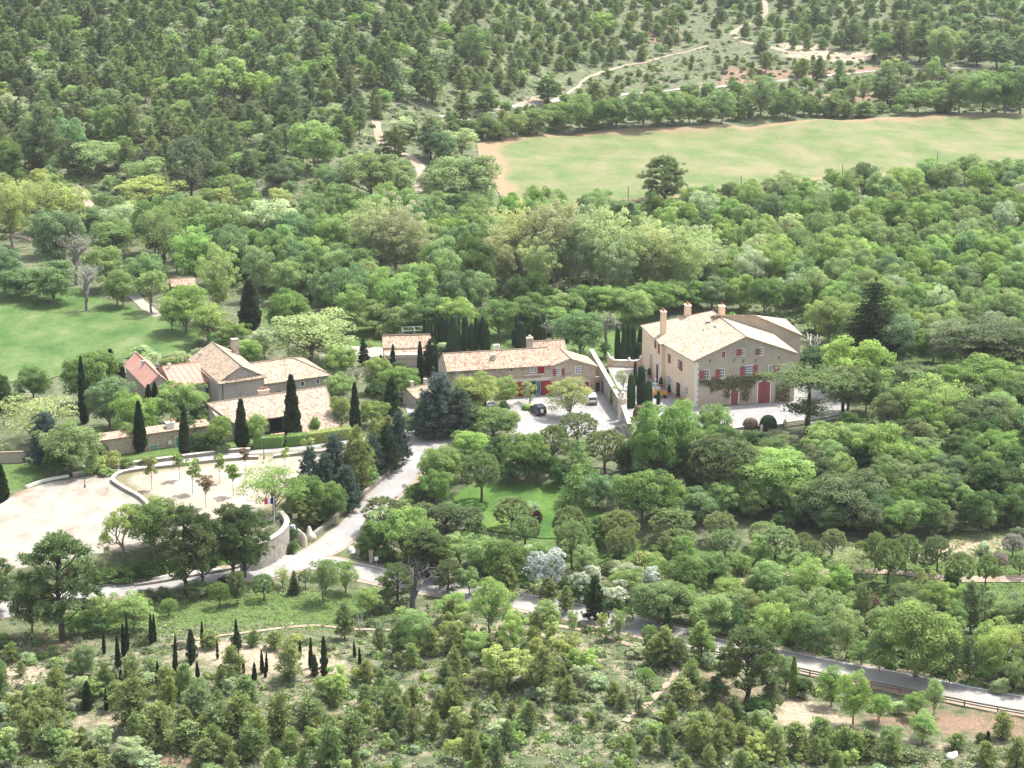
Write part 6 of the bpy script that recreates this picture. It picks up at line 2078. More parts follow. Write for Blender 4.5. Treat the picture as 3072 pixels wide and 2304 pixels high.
# ------------------------------------------------------------------ plants: where they stand
put('among the red and white farm roofs', [
    ('cyp', 'D', 510, 345, 745, 55, 'cy', 'tallest blackish cypress, left of the red roofed house'), ('cyp', 'D', 245, 590, 830, 36, 'cy'), ('cyp', 'D', 680, 300, 490, 70, 'cy'), ('cyp', 'D', 735, 375, 500, 50, 'cy'),
    ('cyp', 'D', 900, 510, 670, 50, 'cy'), ('cyp', 'D', 938, 500, 690, 52, 'cy'), ('cyp', 'D', 845, 612, 915, 72, 'cy', 'dark cypress in front of the low outbuilding, left of its chimney'),
    ('cyp', 'D', 1115, 650, 938, 66, 'cy', 'dark cypress in front of the low outbuilding, right of its green door'), ('cyp', 'D', 1460, 600, 895, 76, 'cy', 'dark cypress before the left half of the long barn roof'),
    ('cyp', 'D', 1768, 460, 850, 92, 'cy', 'large dark cypress standing before the middle of the long barn roof'), ('cyp', 'D', 2145, 500, 800, 60, 'cy', 'dark cypress at the right corner of the long barn roof'),
    ('oak', 'D', 540, 300, 640, 300, 'g1'), ('oak', 'D', 660, 460, 780, 260, 'g5'), ('oak', 'D', 810, 555, 830, 250, 'dl'), ('oak', 'D', 1100, 485, 760, 300, 'dl', 'rounded fresh green tree before the red roof and grey wall'),
    ('loose', 'D', 785, 735, 905, 105, 'g6'), ('oak', 'D', 900, 660, 790, 130, 'g2'), ('oak', 'D', 200, 400, 610, 210, 'g1'), ('oak', 'D', 25, 440, 760, 120, 'g4'), ('oak', 'D', 90, 560, 690, 130, 'g1'), ('airy', 'D', 225, 560, 870, 430, 'pl'),
    ('oak', 'D', 415, 735, 1040, 340, 'py', 'broad olive dark tree beside the bright lane bushes'), ('blue', 'D', 285, 690, 1005, 210, 'bl'), ('oak', 'D', 350, 880, 1060, 160, 'g4'), ('loose', 'D', 1330, 690, 905, 150, 'dl'), ('loose', 'D', 1548, 680, 880, 130, 'dl'),
    ('shr', 'D', 1340, 838, 925, 95, 'dg'), ('oak', 'D', 1210, 650, 760, 110, 'g4'), ('shr', 'D', 1230, 790, 895, 150, 'g4'), ('shr', 'D', 610, 850, 940, 95, 'dg'), ('shr', 'D', 578, 925, 1045, 125, 'g3', 'bright yellow green bush beside the lane, left half of the pair'),
    ('shr', 'D', 668, 905, 1020, 125, 'g3', 'bright yellow green bush beside the lane, right half of the pair'), ('shr', 'D', 770, 950, 1010, 80, 'g6'), ('shr', 'D', 890, 945, 990, 100, 'dg'), ('shr', 'D', 1075, 925, 965, 60, 'g4'),
    ('shr', 'D', 870, 270, 360, 150, 'gs'), ('shr', 'D', 905, 310, 400, 120, 'gs'), ('shr', 'D', 1090, 305, 390, 130, 'gs'), ('shr', 'D', 1010, 345, 400, 90, 'pb'), ('shr', 'D', 1200, 285, 340, 80, 'gs'),
    ('oak', 'D', 1500, 230, 400, 170, 'dl'), ('oak', 'D', 1600, 170, 350, 150, 'gs'), ('loose', 'D', 1650, 480, 590, 190, 'g6'), ('oak', 'D', 2060, 290, 480, 190, 'dl'), ('oak', 'D', 2060, 440, 640, 170, 'g6'), ('bare', 'D', 2140, 400, 590, 140, 'gy'),
    ('oak', 'D', 2060, 580, 780, 130, 'pb'), ('shr', 'D', 1860, 760, 830, 90, 'g6'), ('blue', 'D', 2195, 240, 400, 60, 'cy'), ('cyp', 'D', 15, 990, 1215, 78, 'cy', 'dark cypress cut by the left picture edge beside the curved kerb'),
    ('shr', 'D', 40, 860, 930, 90, 'gs'), ('oak', 'D', 1160, 710, 850, 120, 'g4'), ('shr', 'D', 640, 1010, 1060, 90, 'g6'),
    ('shr', 'D', 600, 780, 850, 120, 'g4'), ('oak', 'D', 1900, 700, 830, 60, 'dl'), ('shr', 'D', 1985, 560, 640, 90, 'dl')])
put('behind the farm roofs', [
    ('loose', 'D', 1880, 55, 400, 470, 'pl', 'wide pale feathery tree behind the hipped roof house'), ('plane', 'D', 1313, -265, 130, 205, 'g3', 'upright yellow green tree behind the stone farmhouse'), ('loose', 'D', 1120, -100, 205, 280, 'dl'), ('loose', 'D', 1260, 20, 270, 250, 'g2'),
    ('cyp', 'D', 1510, -120, 170, 120, 'cl', 'stout dark green column tree behind the tall farm chimney'), ('oak', 'D', 1420, 130, 300, 190, 'dl'), ('loose', 'D', 1040, 0, 190, 140, 'g6'), ('oak', 'D', 1680, 40, 200, 120, 'g1'), ('oak', 'D', 1320, 190, 310, 130, 'g1')])
put('along the upper edge of the left meadow', [
    ('bare', 'D', 530, -200, 68, 210, 'gy'), ('loose', 'D', 710, -190, 40, 170, 'g6'), ('loose', 'D', 740, -150, 45, 150, 'g1'), ('spare', 'D', 920, -180, 85, 190, 'g6'), ('oak', 'D', 330, -240, 20, 260, 'g5'), ('oak', 'D', 120, -200, -10, 260, 'g5'),
    ('oak', 'D', 640, -330, -60, 230, 'g6'), ('oak', 'D', 30, -320, -40, 190, 'g5'), ('oak', 'D', 870, -280, -40, 230, 'g5'), ('oak', 'A', 370, 1270, 1660, 250, 'g5'), ('oak', 'A', 690, 1320, 1560, 270, 'g6')])
put('on the white parking ground', [
    ('sap', 'D', 917, 948, 1148, 78, 'pb'), ('sap', 'D', 1083, 918, 1090, 70, 'g2'), ('sap', 'D', 1163, 960, 1172, 86, 'dl'), ('sap', 'D', 1325, 930, 1108, 60, 'dl'), ('sap', 'D', 1408, 985, 1185, 78, 'dl'), ('sap', 'D', 1480, 890, 1048, 62, 'br'),
    ('sapup', 'D', 1243, 1045, 1257, 84, 'br', 'bronze upswept sapling, frontmost on the parking ground'), ('sap', 'D', 1720, 890, 1020, 55, 'g3'), ('sap', 'D', 1858, 830, 930, 70, 'g3'), ('sap', 'D', 2097, 868, 990, 45, 'g3'),
    ('spare', 'D', 745, 1255, 1578, 240, 'g3', 'pale budding tree with bare limbs at the parking edge'), ('oak', 'D', 930, 1195, 1540, 330, 'g1', 'leafy mid green tree at the parking edge before the bastion'), ('airy', 'D', 1650, 975, 1300, 370, 'dl', 'airy many stemmed tree leaning over the parking ground')])
put('between parking ground and estate road', [
    ('blue', 'D', 1870, 895, 1160, 140, 'bl'), ('blue', 'D', 2022, 825, 1180, 190, 'bl'), ('blue', 'D', 2085, 1000, 1260, 180, 'bl'), ('oak', 'D', 1840, 1040, 1320, 200, 'g1'), ('oak', 'D', 1995, 1095, 1340, 170, 'g1'), ('pine', 'D', 1850, 1170, 1370, 150, 'pb'),
    ('pine', 'D', 2165, 770, 1180, 160, 'pb'), ('blue', 'E', 45, 820, 1080, 130, 'bl'), ('pine', 'E', 40, 720, 1020, 130, 'pb'), ('blue', 'E', 190, 680, 960, 140, 'bl'), ('blue', 'E', 130, 760, 1040, 150, 'cl'), ('pine', 'E', 120, 700, 900, 120, 'pb'), ('oak', 'E', 10, 1000, 1130, 100, 'g2'),
    ('oak', 'D', 1940, 1190, 1350, 150, 'g4'), ('blue', 'D', 1960, 930, 1200, 160, 'bl'), ('shr', 'O', 860, 880, 1010, 160, 'g4'), ('shr', 'O', 850, 1060, 1230, 170, 'g4'), ('pine', 'D', 1800, 1150, 1330, 110, 'pb')])
put('along the road below the bastion', [
    ('bigpine', 'G', 385, 255, 895, 440, 'po', 'great dark pine leaning out over the left end of the road'), ('bigpine', 'G', 1130, 85, 612, 310, 'po'), ('bigpine', 'G', 1400, 75, 512, 250, 'po'), ('bigpine', 'G', 1475, 90, 512, 300, 'po'), ('bigpine', 'G', 1220, 130, 560, 230, 'po'),
    ('bigpine', 'G', -10, 400, 720, 210, 'po', 'dark pine entering from the left picture edge over the road'), ('oak', 'G', 200, 480, 860, 230, 'pd'), ('umb', 'G', 1325, 538, 697, 115, 'dl'), ('pine', 'G', 1432, 470, 672, 105, 'py'), ('umb', 'G', 1588, 488, 650, 125, 'g1'), ('airy', 'G', 1705, 438, 572, 85, 'g3'),
    ('fir', 'G', 1776, 470, 612, 66, 'cy'), ('umb', 'G', 1842, 468, 572, 78, 'g1'), ('loose', 'G', 1960, 378, 662, 180, 'g6'), ('loose', 'G', 2082, 398, 602, 150, 'g6'), ('pine', 'G', 2080, 668, 882, 105, 'py'), ('umb', 'G', 1022, 638, 745, 100, 'dl'),
    ('loose', 'G', 810, 600, 835, 240, 'g6'), ('loose', 'G', 620, 600, 832, 190, 'g6'), ('oak', 'G', 590, 735, 860, 110, 'g4'), ('loose', 'G', 1190, 530, 620, 150, 'g6'), ('shr', 'G', 1360, 500, 570, 90, 'pu'), ('shr', 'G', 980, 560, 640, 80, 'dg'), ('shr', 'G', 880, 575, 640, 110, 'dg'), ('oak', 'G', 480, 700, 850, 170, 'g1'), ('shr', 'G', 700, 640, 760, 150, 'g5'),
    ('shr', 'G', 720, 440, 530, 160, 'g1'), ('shr', 'G', 600, 460, 540, 140, 'g1'), ('shr', 'G', 860, 430, 520, 130, 'g4')])
grove = [(628, 830, 970, 18), (715, 858, 1067, 28), (748, 785, 985, 24), (768, 730, 955, 22), (766, 985, 1122, 26), (788, 975, 1080, 18), (915, 725, 912, 24), (934, 725, 897, 20), (952, 1010, 1158, 24), (1057, 853, 1110, 26), (1060, 985, 1190, 24), (1152, 895, 1040, 18),
         (1221, 770, 930, 20), (1313, 880, 1002, 14), (1195, 1008, 1143, 24), (1123, 1065, 1197, 20), (1426, 755, 880, 20), (1445, 920, 1052, 13), (1470, 1003, 1085, 15), (1535, 1018, 1133, 24), (1583, 943, 1086, 22), (1608, 955, 1080, 17), (1810, 883, 987, 19), (1873, 865, 1057, 23),
         (2172, 930, 1045, 17), (641, 1170, 1307, 19), (880, 1165, 1245, 15), (894, 1150, 1243, 13), (728, 1060, 1132, 18), (1602, 1050, 1112, 15), (2140, 890, 990, 16), (702, 1085, 1130, 11)]
put('in the young cypress grove on the lower left slope', [('cyp', 'G', x, t, b_, w_ * 1.15, 'cy', 'pencil thin dark cypress in the sparse grove on the lower left slope') for x, t, b_, w_ in grove], 'pencil cypresses of the sparse grove')
put('among the pencil cypresses', [('lcyp', 'G', 528, 1128, 1312, 66, 'cy'), ('lcyp', 'G', 1957, 862, 1112, 44, 'cy'), ('lcyp', 'G', 1160, 820, 1012, 60, 'cl'), ('lcyp', 'G', 1430, 828, 940, 62, 'cl'), ('lcyp', 'G', 1335, 1030, 1110, 50, 'cl'), ('lcyp', 'G', 1900, 970, 1100, 46, 'cl'),
    ('oak', 'G', 505, 920, 1132, 155, 'pd', 'dense round dark bush tree left of the pencil cypresses'), ('ypine', 'G', 258, 1168, 1385, 155, 'pb'), ('ypine', 'G', 1010, 1048, 1225, 115, 'pb'), ('ypine', 'G', 1745, 888, 1125, 140, 'py'), ('ypine', 'G', 1410, 915, 1090, 120, 'pb'),
    ('ypine', 'G', 1275, 830, 935, 100, 'pb'), ('ypine', 'G', 1655, 830, 945, 110, 'pb'), ('ypine', 'G', 1525, 830, 925, 80, 'py'), ('ypine', 'G', 700, 1130, 1290, 130, 'pb'), ('shr', 'G', 860, 840, 910, 90, 'dg'), ('shr', 'G', 1785, 845, 900, 110, 'g3')])
put('on the scrubby slope at the bottom', [('ypine', 'G', 800, 1105, 1425, 210, 'pb'), ('ypine', 'G', 960, 1268, 1545, 205, 'pb'), ('ypine', 'G', 290, 1395, 1565, 150, 'py'), ('ssoak', 'G', 430, 1425, 1530, 130, 'g3'), ('ssoak', 'G', 2030, 1060, 1240, 200, 'g2'), ('ypine', 'G', 1190, 1130, 1390, 170, 'py'),
    ('ypine', 'G', 1320, 1260, 1500, 180, 'py'), ('ypine', 'G', 1440, 1210, 1480, 190, 'py'), ('ypine', 'G', 1490, 1090, 1280, 140, 'py'), ('ypine', 'G', 1690, 1200, 1480, 160, 'py'), ('ypine', 'G', 1880, 1220, 1400, 150, 'py'), ('ypine', 'G', 1160, 1370, 1540, 160, 'py'), ('ypine', 'G', 1240, 1480, 1640, 150, 'pb'), ('ypine', 'G', 1510, 1400, 1600, 170, 'py'),
    ('loose', 'G', 800, 1465, 1650, 170, 'gs'), ('ssoak', 'G', 900, 1580, 1670, 150, 'gs'), ('ypine', 'G', 440, 1530, 1670, 150, 'pb'), ('ypine', 'G', 560, 1540, 1660, 130, 'pb'), ('ypine', 'G', 720, 1540, 1660, 120, 'pb'), ('ssoak', 'G', 425, 1320, 1400, 75, 'g2'), ('oak', 'G', 10, 1000, 1290, 80, 'py'), ('shr', 'G', 50, 1370, 1530, 140, 'dg'), ('ypine', 'G', 1990, 1380, 1640, 170, 'py'), ('ypine', 'G', 2120, 1320, 1560, 170, 'py')])
put('behind the courtyard farmhouse', [
    ('column', 'Q', x, t, b_, w_, 'cl', 'clipped dark column in the row of topiary behind the courtyard farmhouse') for x, t, b_, w_ in ((965, 305, 740, 80), (1050, 308, 790, 112), (1165, 240, 790, 100), (1262, 265, 800, 120), (1332, 285, 780, 70), (1525, 248, 780, 75), (1635, 270, 860, 130), (1740, 375, 860, 110), (1815, 290, 850, 82), (1865, 380, 840, 70), (1930, 275, 850, 110), (2012, 485, 830, 92), (2000, 390, 780, 60))], 'clipped columns behind the courtyard farmhouse')
put('behind the courtyard farmhouse', [('cone', 'Q', 1450, 235, 860, 250, 'cl', 'broad bell shaped clipped cypress in the middle of the topiary row'), ('dome', 'Q', 1260, 690, 830, 270, 'gs', 'silvery clipped dome in front of the dark topiary row'),
    ('column', 'E', 905, 85, 262, 32, 'cl'), ('column', 'E', 893, 175, 275, 34, 'cb'), ('cone', 'E', 931, 128, 285, 72, 'cb', 'blue grey clipped cone beside the farmhouse chimney'), ('column', 'E', 1034, 88, 275, 62, 'cl'), ('column', 'E', 1064, 80, 262, 40, 'cb'), ('column', 'E', 1110, 75, 220, 42, 'cb'),
    ('oak', 'E', 1290, 60, 350, 270, 'g5', 'dense cool green tree directly behind the right gable of the farmhouse'), ('bare', 'E', 1125, 140, 290, 150, 'gy'), ('bare', 'E', 1445, 80, 340, 180, 'gy'), ('loose', 'E', 1440, 250, 350, 80, 'g6')])
put('behind the courtyard farmhouse', [('dome', 'Q', x, y0, y1, w_, 'cl', 'small clipped ball bush along the back edge of the farmhouse roof') for x, y0, y1, w_ in ((1270, 800, 880, 60), (1330, 795, 880, 75), (1400, 770, 880, 85), (1515, 808, 890, 95), (1565, 768, 880, 60), (1670, 805, 890, 110), (1690, 752, 860, 56), (1855, 800, 890, 80), (1868, 732, 850, 56), (980, 805, 900, 52), (1065, 778, 870, 56), (235, 900, 1010, 46), (650, 855, 920, 56), (768, 868, 930, 70))], 'clipped ball bushes behind the farmhouse')
put('between the farmhouse and the pale house', [('column', 'E', x, t, b_, w_, 'cl', 'clipped dark column in the shaded thicket beside the pale house') for x, t, b_, w_ in ((1552, 152, 365, 38), (1580, 148, 360, 32), (1608, 158, 355, 38), (1512, 168, 360, 36), (1664, 168, 330, 70), (1530, 258, 365, 30), (1576, 240, 365, 26), (1592, 268, 365, 28), (1645, 260, 360, 40))], 'clipped columns beside the pale house')
put('on the terrace of the pale house', [('column', 'R', 497, 395, 740, 54, 'cl'), ('column', 'R', 442, 575, 1060, 124, 'cl'), ('column', 'R', 583, 462, 1020, 132, 'cl'), ('column', 'R', 690, 668, 1075, 108, 'cl'), ('column', 'R', 829, 818, 1010, 58, 'cl'),
    ('airy', 'R', 325, 515, 800, 215, 'g3'), ('dome', 'R', 585, 1005, 1215, 235, 'br', 'rusty brown ball bush behind the sloping grey wall'), ('cone', 'R', 620, 408, 490, 46, 'cl'), ('cone', 'R', 108, 505, 565, 40, 'cl'),
    ('dome', 'P', 448, 892, 1030, 205, 'br', 'domed box bush browned in front, left of the round green one'), ('dome', 'P', 682, 852, 1050, 230, 'cl', 'dark green round ball bush beside the terrace steps')])
for cc, lab in (((700, 640), 'potted clipped cone by the dark cloth bench'), ((865, 772), 'potted clipped cone behind the ochre cart'), ((982, 882), 'potted clipped cone on the right of the ochre cart'), ((1110, 945), 'potted clipped cone by the small wall window')):
    p = at(*src('R', *cc), 0.0)
    r = thing('potted_shrub', lab, 'potted shrub', p)
    b = MB()
    b.lathe((0, 0, 0), [(0.32, 0), (0.46, 0.65), (0.5, 0.66), (0.5, 0.78), (0.42, 0.78)], 12)
    b.build('pot', 'terracotta', r)
    c = link('crown', PROTO['cone'][0][0], r)
    c.location = (0, 0, 0.7)
    c.scale = (0.42, 0.42, 0.26)
    c.color = (*COLS['cl'], 1)
put('around the courtyard', [
    ('lcyp', 'Q', 435, 745, 1290, 110, 'cy', 'dark cypress left of the pavilion lean-to roof'), ('cyp', 'Q', 895, 690, 1330, 115, 'cy', 'dark cypress covering the right end of the pavilion roof'), ('blue', 'Q', 1100, 660, 1350, 400, 'cl', 'dark green conifer at the left end of the courtyard farmhouse'),
    ('lcyp', 'E', 150, 470, 700, 105, 'cl', 'ragged narrow conifer before the small hut'), ('blue', 'E', 430, 452, 815, 260, 'bl', 'great dusky blue conifer, taller half of the pair at the court entrance'), ('blue', 'E', 555, 545, 820, 240, 'bl', 'great dusky blue conifer, lower half of the pair at the court entrance'), ('blue', 'E', 350, 600, 830, 180, 'bl', 'low dusky blue conifer in front of the small hut'),
    ('oak', 'E', 660, 445, 690, 270, 'g3', 'rounded yellow green tree before the farmhouse shutters'), ('loose', 'E', 840, 460, 640, 140, 'g2', 'small bright tree beside the red barn door'), ('loose', 'E', 1215, 468, 708, 235, 'g3', 'yellow green shade tree standing alone in the courtyard'), ('spare', 'E', 985, 500, 628, 115, 'g3', 'slight young tree in the round bed of the courtyard'),
    ('cone', 'E', 698, 535, 672, 50, 'cl', 'clipped cypress cone before the yellow tree in the courtyard'), ('dome', 'E', 972, 622, 660, 72, 'dl', 'low round green bush at the foot of the courtyard sapling'), ('oak', 'E', 760, 645, 830, 260, 'g1', 'leafy shrub tree at the left front of the courtyard'), ('shr', 'E', 870, 670, 725, 110, 'pb'), ('shr', 'E', 830, 610, 670, 60, 'g4'),
    ('oak', 'E', 210, 400, 590, 200, 'dl'), ('oak', 'E', 60, 340, 560, 140, 'g6'), ('oak', 'E', 40, 600, 760, 160, 'g2'), ('blue', 'E', 200, 380, 520, 150, 'g4'), ('shr', 'E', 250, 690, 760, 90, 'g6'), ('oak', 'E', 60, 480, 620, 110, 'g4'), ('shr', 'E', 30, 520, 570, 80, 'pu'), ('spare', 'R', 290, 1290, 1500, 150, 'gy'),
    ('shr', 'R', 210, 740, 1060, 130, 'dl', 'climbing green shrub on the flank of the high dividing wall')])
put('below the courtyard and terrace', [
    ('umb', 'E', 1275, 690, 875, 220, 'py'), ('umb', 'E', 1125, 762, 1020, 190, 'py'), ('umb', 'E', 1440, 790, 1040, 230, 'dg'), ('oak', 'E', 960, 795, 1090, 250, 'g1'), ('oak', 'E', 800, 810, 990, 130, 'g4'), ('oak', 'E', 640, 785, 950, 240, 'dl'), ('oak', 'E', 430, 880, 1160, 250, 'dl'),
    ('oak', 'E', 420, 1020, 1250, 190, 'g1'), ('oak', 'E', 300, 1100, 1240, 160, 'g4'), ('umb', 'E', 690, 918, 1225, 205, 'py', 'round headed pine standing alone on the sunk lawn'), ('deo', 'E', 1275, 830, 1110, 210, 'dl'), ('deo', 'E', 1262, 975, 1240, 200, 'dl'), ('oak', 'E', 1400, 1040, 1260, 180, 'g5'), ('oak', 'E', 1660, 1010, 1340, 330, 'g1'),
    ('oak', 'E', 1780, 610, 1110, 350, 'g1'), ('loose', 'E', 1890, 590, 900, 170, 'dl'), ('loose', 'E', 2120, 630, 900, 170, 'dl'), ('loose', 'E', 2040, 640, 850, 120, 'g6'), ('umb', 'E', 2060, 830, 1190, 260, 'dg'), ('shr', 'E', 1590, 915, 1020, 120, 'gs'), ('oak', 'E', 1030, 880, 1100, 150, 'g4'), ('oak', 'E', 580, 930, 1080, 120, 'g4'), ('loose', 'E', 1480, 1060, 1250, 150, 'g6'),
    ('oak', 'E', 1930, 830, 1150, 240, 'g4'), ('oak', 'E', 760, 880, 1060, 130, 'g4'), ('oak', 'E', 1560, 850, 1060, 160, 'g4'), ('oak', 'E', 1830, 1110, 1300, 230, 'dl'), ('oak', 'E', 2000, 1130, 1340, 240, 'g5'), ('oak', 'E', 2130, 1080, 1300, 220, 'dl'), ('oak', 'E', 880, 960, 1110, 160, 'g4'), ('oak', 'E', 1160, 940, 1120, 140, 'g4'),
    ('oak', 'E', 520, 900, 1010, 120, 'g1'), ('shr', 'E', 1000, 1215, 1290, 90, 'gs'), ('shr', 'E', 1020, 1265, 1350, 75, 'pu', 'purple leaved shrub between two umbrella pines on the lawn')])
put('in the orchard below the lawn', [
    ('umb', 'E', 880, 1195, 1400, 215, 'py'), ('umb', 'E', 955, 1305, 1495, 172, 'py'), ('umb', 'E', 1222, 1245, 1530, 190, 'py'), ('umb', 'E', 1235, 1330, 1622, 172, 'pb'), ('umb', 'E', 1518, 1278, 1490, 232, 'py'), ('umb', 'E', 1534, 1378, 1592, 185, 'pb'), ('umb', 'E', 1840, 1268, 1460, 240, 'py'), ('umb', 'E', 1872, 1388, 1565, 205, 'py'),
    ('umb', 'I', 405, 228, 395, 178, 'py'), ('umb', 'I', 375, 122, 295, 185, 'py'), ('umb', 'E', 100, 1195, 1410, 230, 'dg'), ('umb', 'E', 345, 1225, 1400, 170, 'dg')])
put('in the orchard beside the road', [
    ('umb', 'E', 470, 1238, 1410, 200, 'dg'), ('umb', 'E', 612, 1250, 1412, 175, 'dg'), ('umb', 'I', 720, 208, 415, 222, 'py'), ('umb', 'I', 640, 178, 340, 175, 'py'), ('umb', 'I', 930, 290, 440, 125, 'py'), ('umb', 'I', 1060, 220, 400, 140, 'py'), ('umb', 'I', 880, 240, 380, 110, 'py'), ('umb', 'I', 1235, 290, 480, 130, 'py')])
put('on the orchard grass at the right', [
    ('umb', 'I', 1396, 280, 562, 182, 'py'), ('umb', 'I', 1603, 328, 478, 148, 'py'), ('umb', 'I', 1820, 360, 580, 165, 'py'), ('umb', 'I', 1984, 370, 576, 120, 'py'), ('umb', 'I', 1500, 248, 482, 135, 'py'), ('umb', 'I', 1680, 258, 478, 155, 'py'), ('umb', 'I', 2185, 368, 500, 100, 'py'), ('umb', 'I', 1310, 235, 470, 120, 'py'),
    ('shr', 'I', 1965, 290, 370, 80, 'gs'), ('umb', 'I', 2140, 248, 392, 125, 'gy', 'grey olive tree on the bare orchard bank'), ('umb', 'I', 2062, 358, 474, 92, 'gy', 'small grey olive between two rounded pines'), ('umb', 'I', 2010, 590, 668, 70, 'gs'), ('umb', 'I', 2156, 598, 700, 74, 'gs'), ('oak', 'I', 1780, 475, 580, 95, 'g4'), ('oak', 'I', 1490, 545, 670, 180, 'pd'),
    ('spare', 'I', 1612, 455, 650, 100, 'g3', 'pale slender budding tree on the orchard grass'), ('pine', 'I', 1890, 535, 845, 140, 'pd'), ('oak', 'I', 2190, 200, 300, 120, 'dg')])
put('by the road below the orchard', [
    ('ssoak', 'H', 1275, 325, 610, 225, 'wh'), ('ssoak', 'H', 1520, 448, 660, 180, 'wh'), ('ssoak', 'H', 1890, 445, 590, 150, 'wh'), ('ssoak', 'H', 1720, 540, 690, 170, 'wh'), ('ssoak', 'H', 2165, 585, 690, 90, 'wh'), ('ssoak', 'H', 1200, 320, 420, 110, 'wh'), ('oak', 'H', 1960, 515, 790, 300, 'g6', 'rounded willowy soft green tree behind the blossom shrubs'),
    ('blue', 'H', 1580, 500, 775, 115, 'cl', 'dark conical conifer standing before the white blossom'), ('oak', 'H', 1500, 500, 670, 130, 'g4'), ('shr', 'H', 1680, 610, 700, 150, 'g4'), ('pine', 'H', 1300, 508, 650, 105, 'pb'), ('pine', 'H', 1400, 558, 730, 85, 'pb'), ('loose', 'H', 1290, 640, 790, 140, 'g2'), ('umb', 'H', 1768, 700, 815, 82, 'dl'), ('umb', 'H', 1908, 798, 918, 95, 'dl'), ('loose', 'H', 1718, 700, 880, 95, 'g6'),
    ('lcyp', 'H', 2018, 680, 868, 56, 'cl'), ('loose', 'H', 900, 250, 520, 230, 'g6'), ('oak', 'H', 1040, 285, 600, 230, 'g1'), ('pine', 'H', 1050, 425, 640, 135, 'pb'), ('loose', 'H', 820, 440, 620, 110, 'g6'), ('snag', 'H', 488, 370, 742, 230, 'gy', 'dead dark pine trunk with bare sweeping limbs on the hillock'),
    ('bigpine', 'H', 385, 435, 680, 230, 'po', 'low spreading bronze pine right behind the dead trunk'), ('bigpine', 'H', 560, 230, 520, 260, 'po', 'taller bronze green pine rising behind the dead trunk'), ('bigpine', 'H', 690, 410, 600, 180, 'po'), ('oak', 'H', 720, 590, 770, 200, 'g2'), ('loose', 'H', 950, 500, 860, 250, 'g2'), ('loose', 'H', 490, 690, 970, 190, 'g6'), ('ssoak', 'H', 760, 740, 920, 190, 'g3'),
    ('loose', 'H', 210, 560, 745, 135, 'g2'), ('loose', 'H', 1090, 700, 960, 160, 'g2'), ('ssoak', 'H', 430, 690, 770, 110, 'g3'), ('loose', 'H', 880, 830, 1010, 170, 'g2'), ('ssoak', 'H', 1060, 920, 1160, 280, 'g3'), ('ssoak', 'H', 1510, 940, 1110, 160, 'g2'), ('ssoak', 'H', 1390, 850, 1030, 190, 'g3'), ('loose', 'H', 1220, 860, 1000, 80, 'g3'), ('pine', 'H', 1260, 920, 1220, 150, 'pb'), ('oak', 'H', 2080, 900, 1040, 110, 'dg'),
    ('pine', 'H', 1980, 840, 1030, 150, 'pb'), ('dead', 'H', 158, 735, 850, 50, 'gy', 'short bleached dead stem left of the dead pine'), ('loose', 'H', 1440, 700, 860, 60, 'g6'), ('ssoak', 'H', 1620, 720, 830, 60, 'g3'), ('oak', 'H', 280, 600, 720, 120, 'pd'), ('umb', 'H', 1880, 1055, 1160, 100, 'dl')])
put('beside the estate entrance', [
    ('oak', 'E', 225, 1245, 1570, 330, 'dl', 'broad fresh green tree behind the gate posts'), ('oak', 'E', 45, 1330, 1560, 190, 'g1', 'dark ivy green tree over the first gate post'), ('oak', 'E', 350, 1420, 1620, 190, 'g1'), ('bigpine', 'E', 370, 1385, 1680, 240, 'po'), ('loose', 'E', 560, 1400, 1600, 230, 'g6'), ('oak', 'E', 760, 1420, 1640, 260, 'g1'), ('shr', 'O', 1960, 1000, 1260, 210, 'pb'),
    ('deo', 'E', 1350, 1425, 1625, 115, 'dl', 'bright pointed conifer between the blossom and rounded pines'), ('shr', 'E', 1700, 1510, 1620, 170, 'g3'), ('oak', 'E', 1900, 1540, 1680, 170, 'g1'), ('oak', 'E', 2080, 1520, 1680, 150, 'g1'), ('loose', 'E', 1560, 1580, 1690, 160, 'gs'), ('shr', 'E', 650, 1330, 1420, 120, 'g1')])
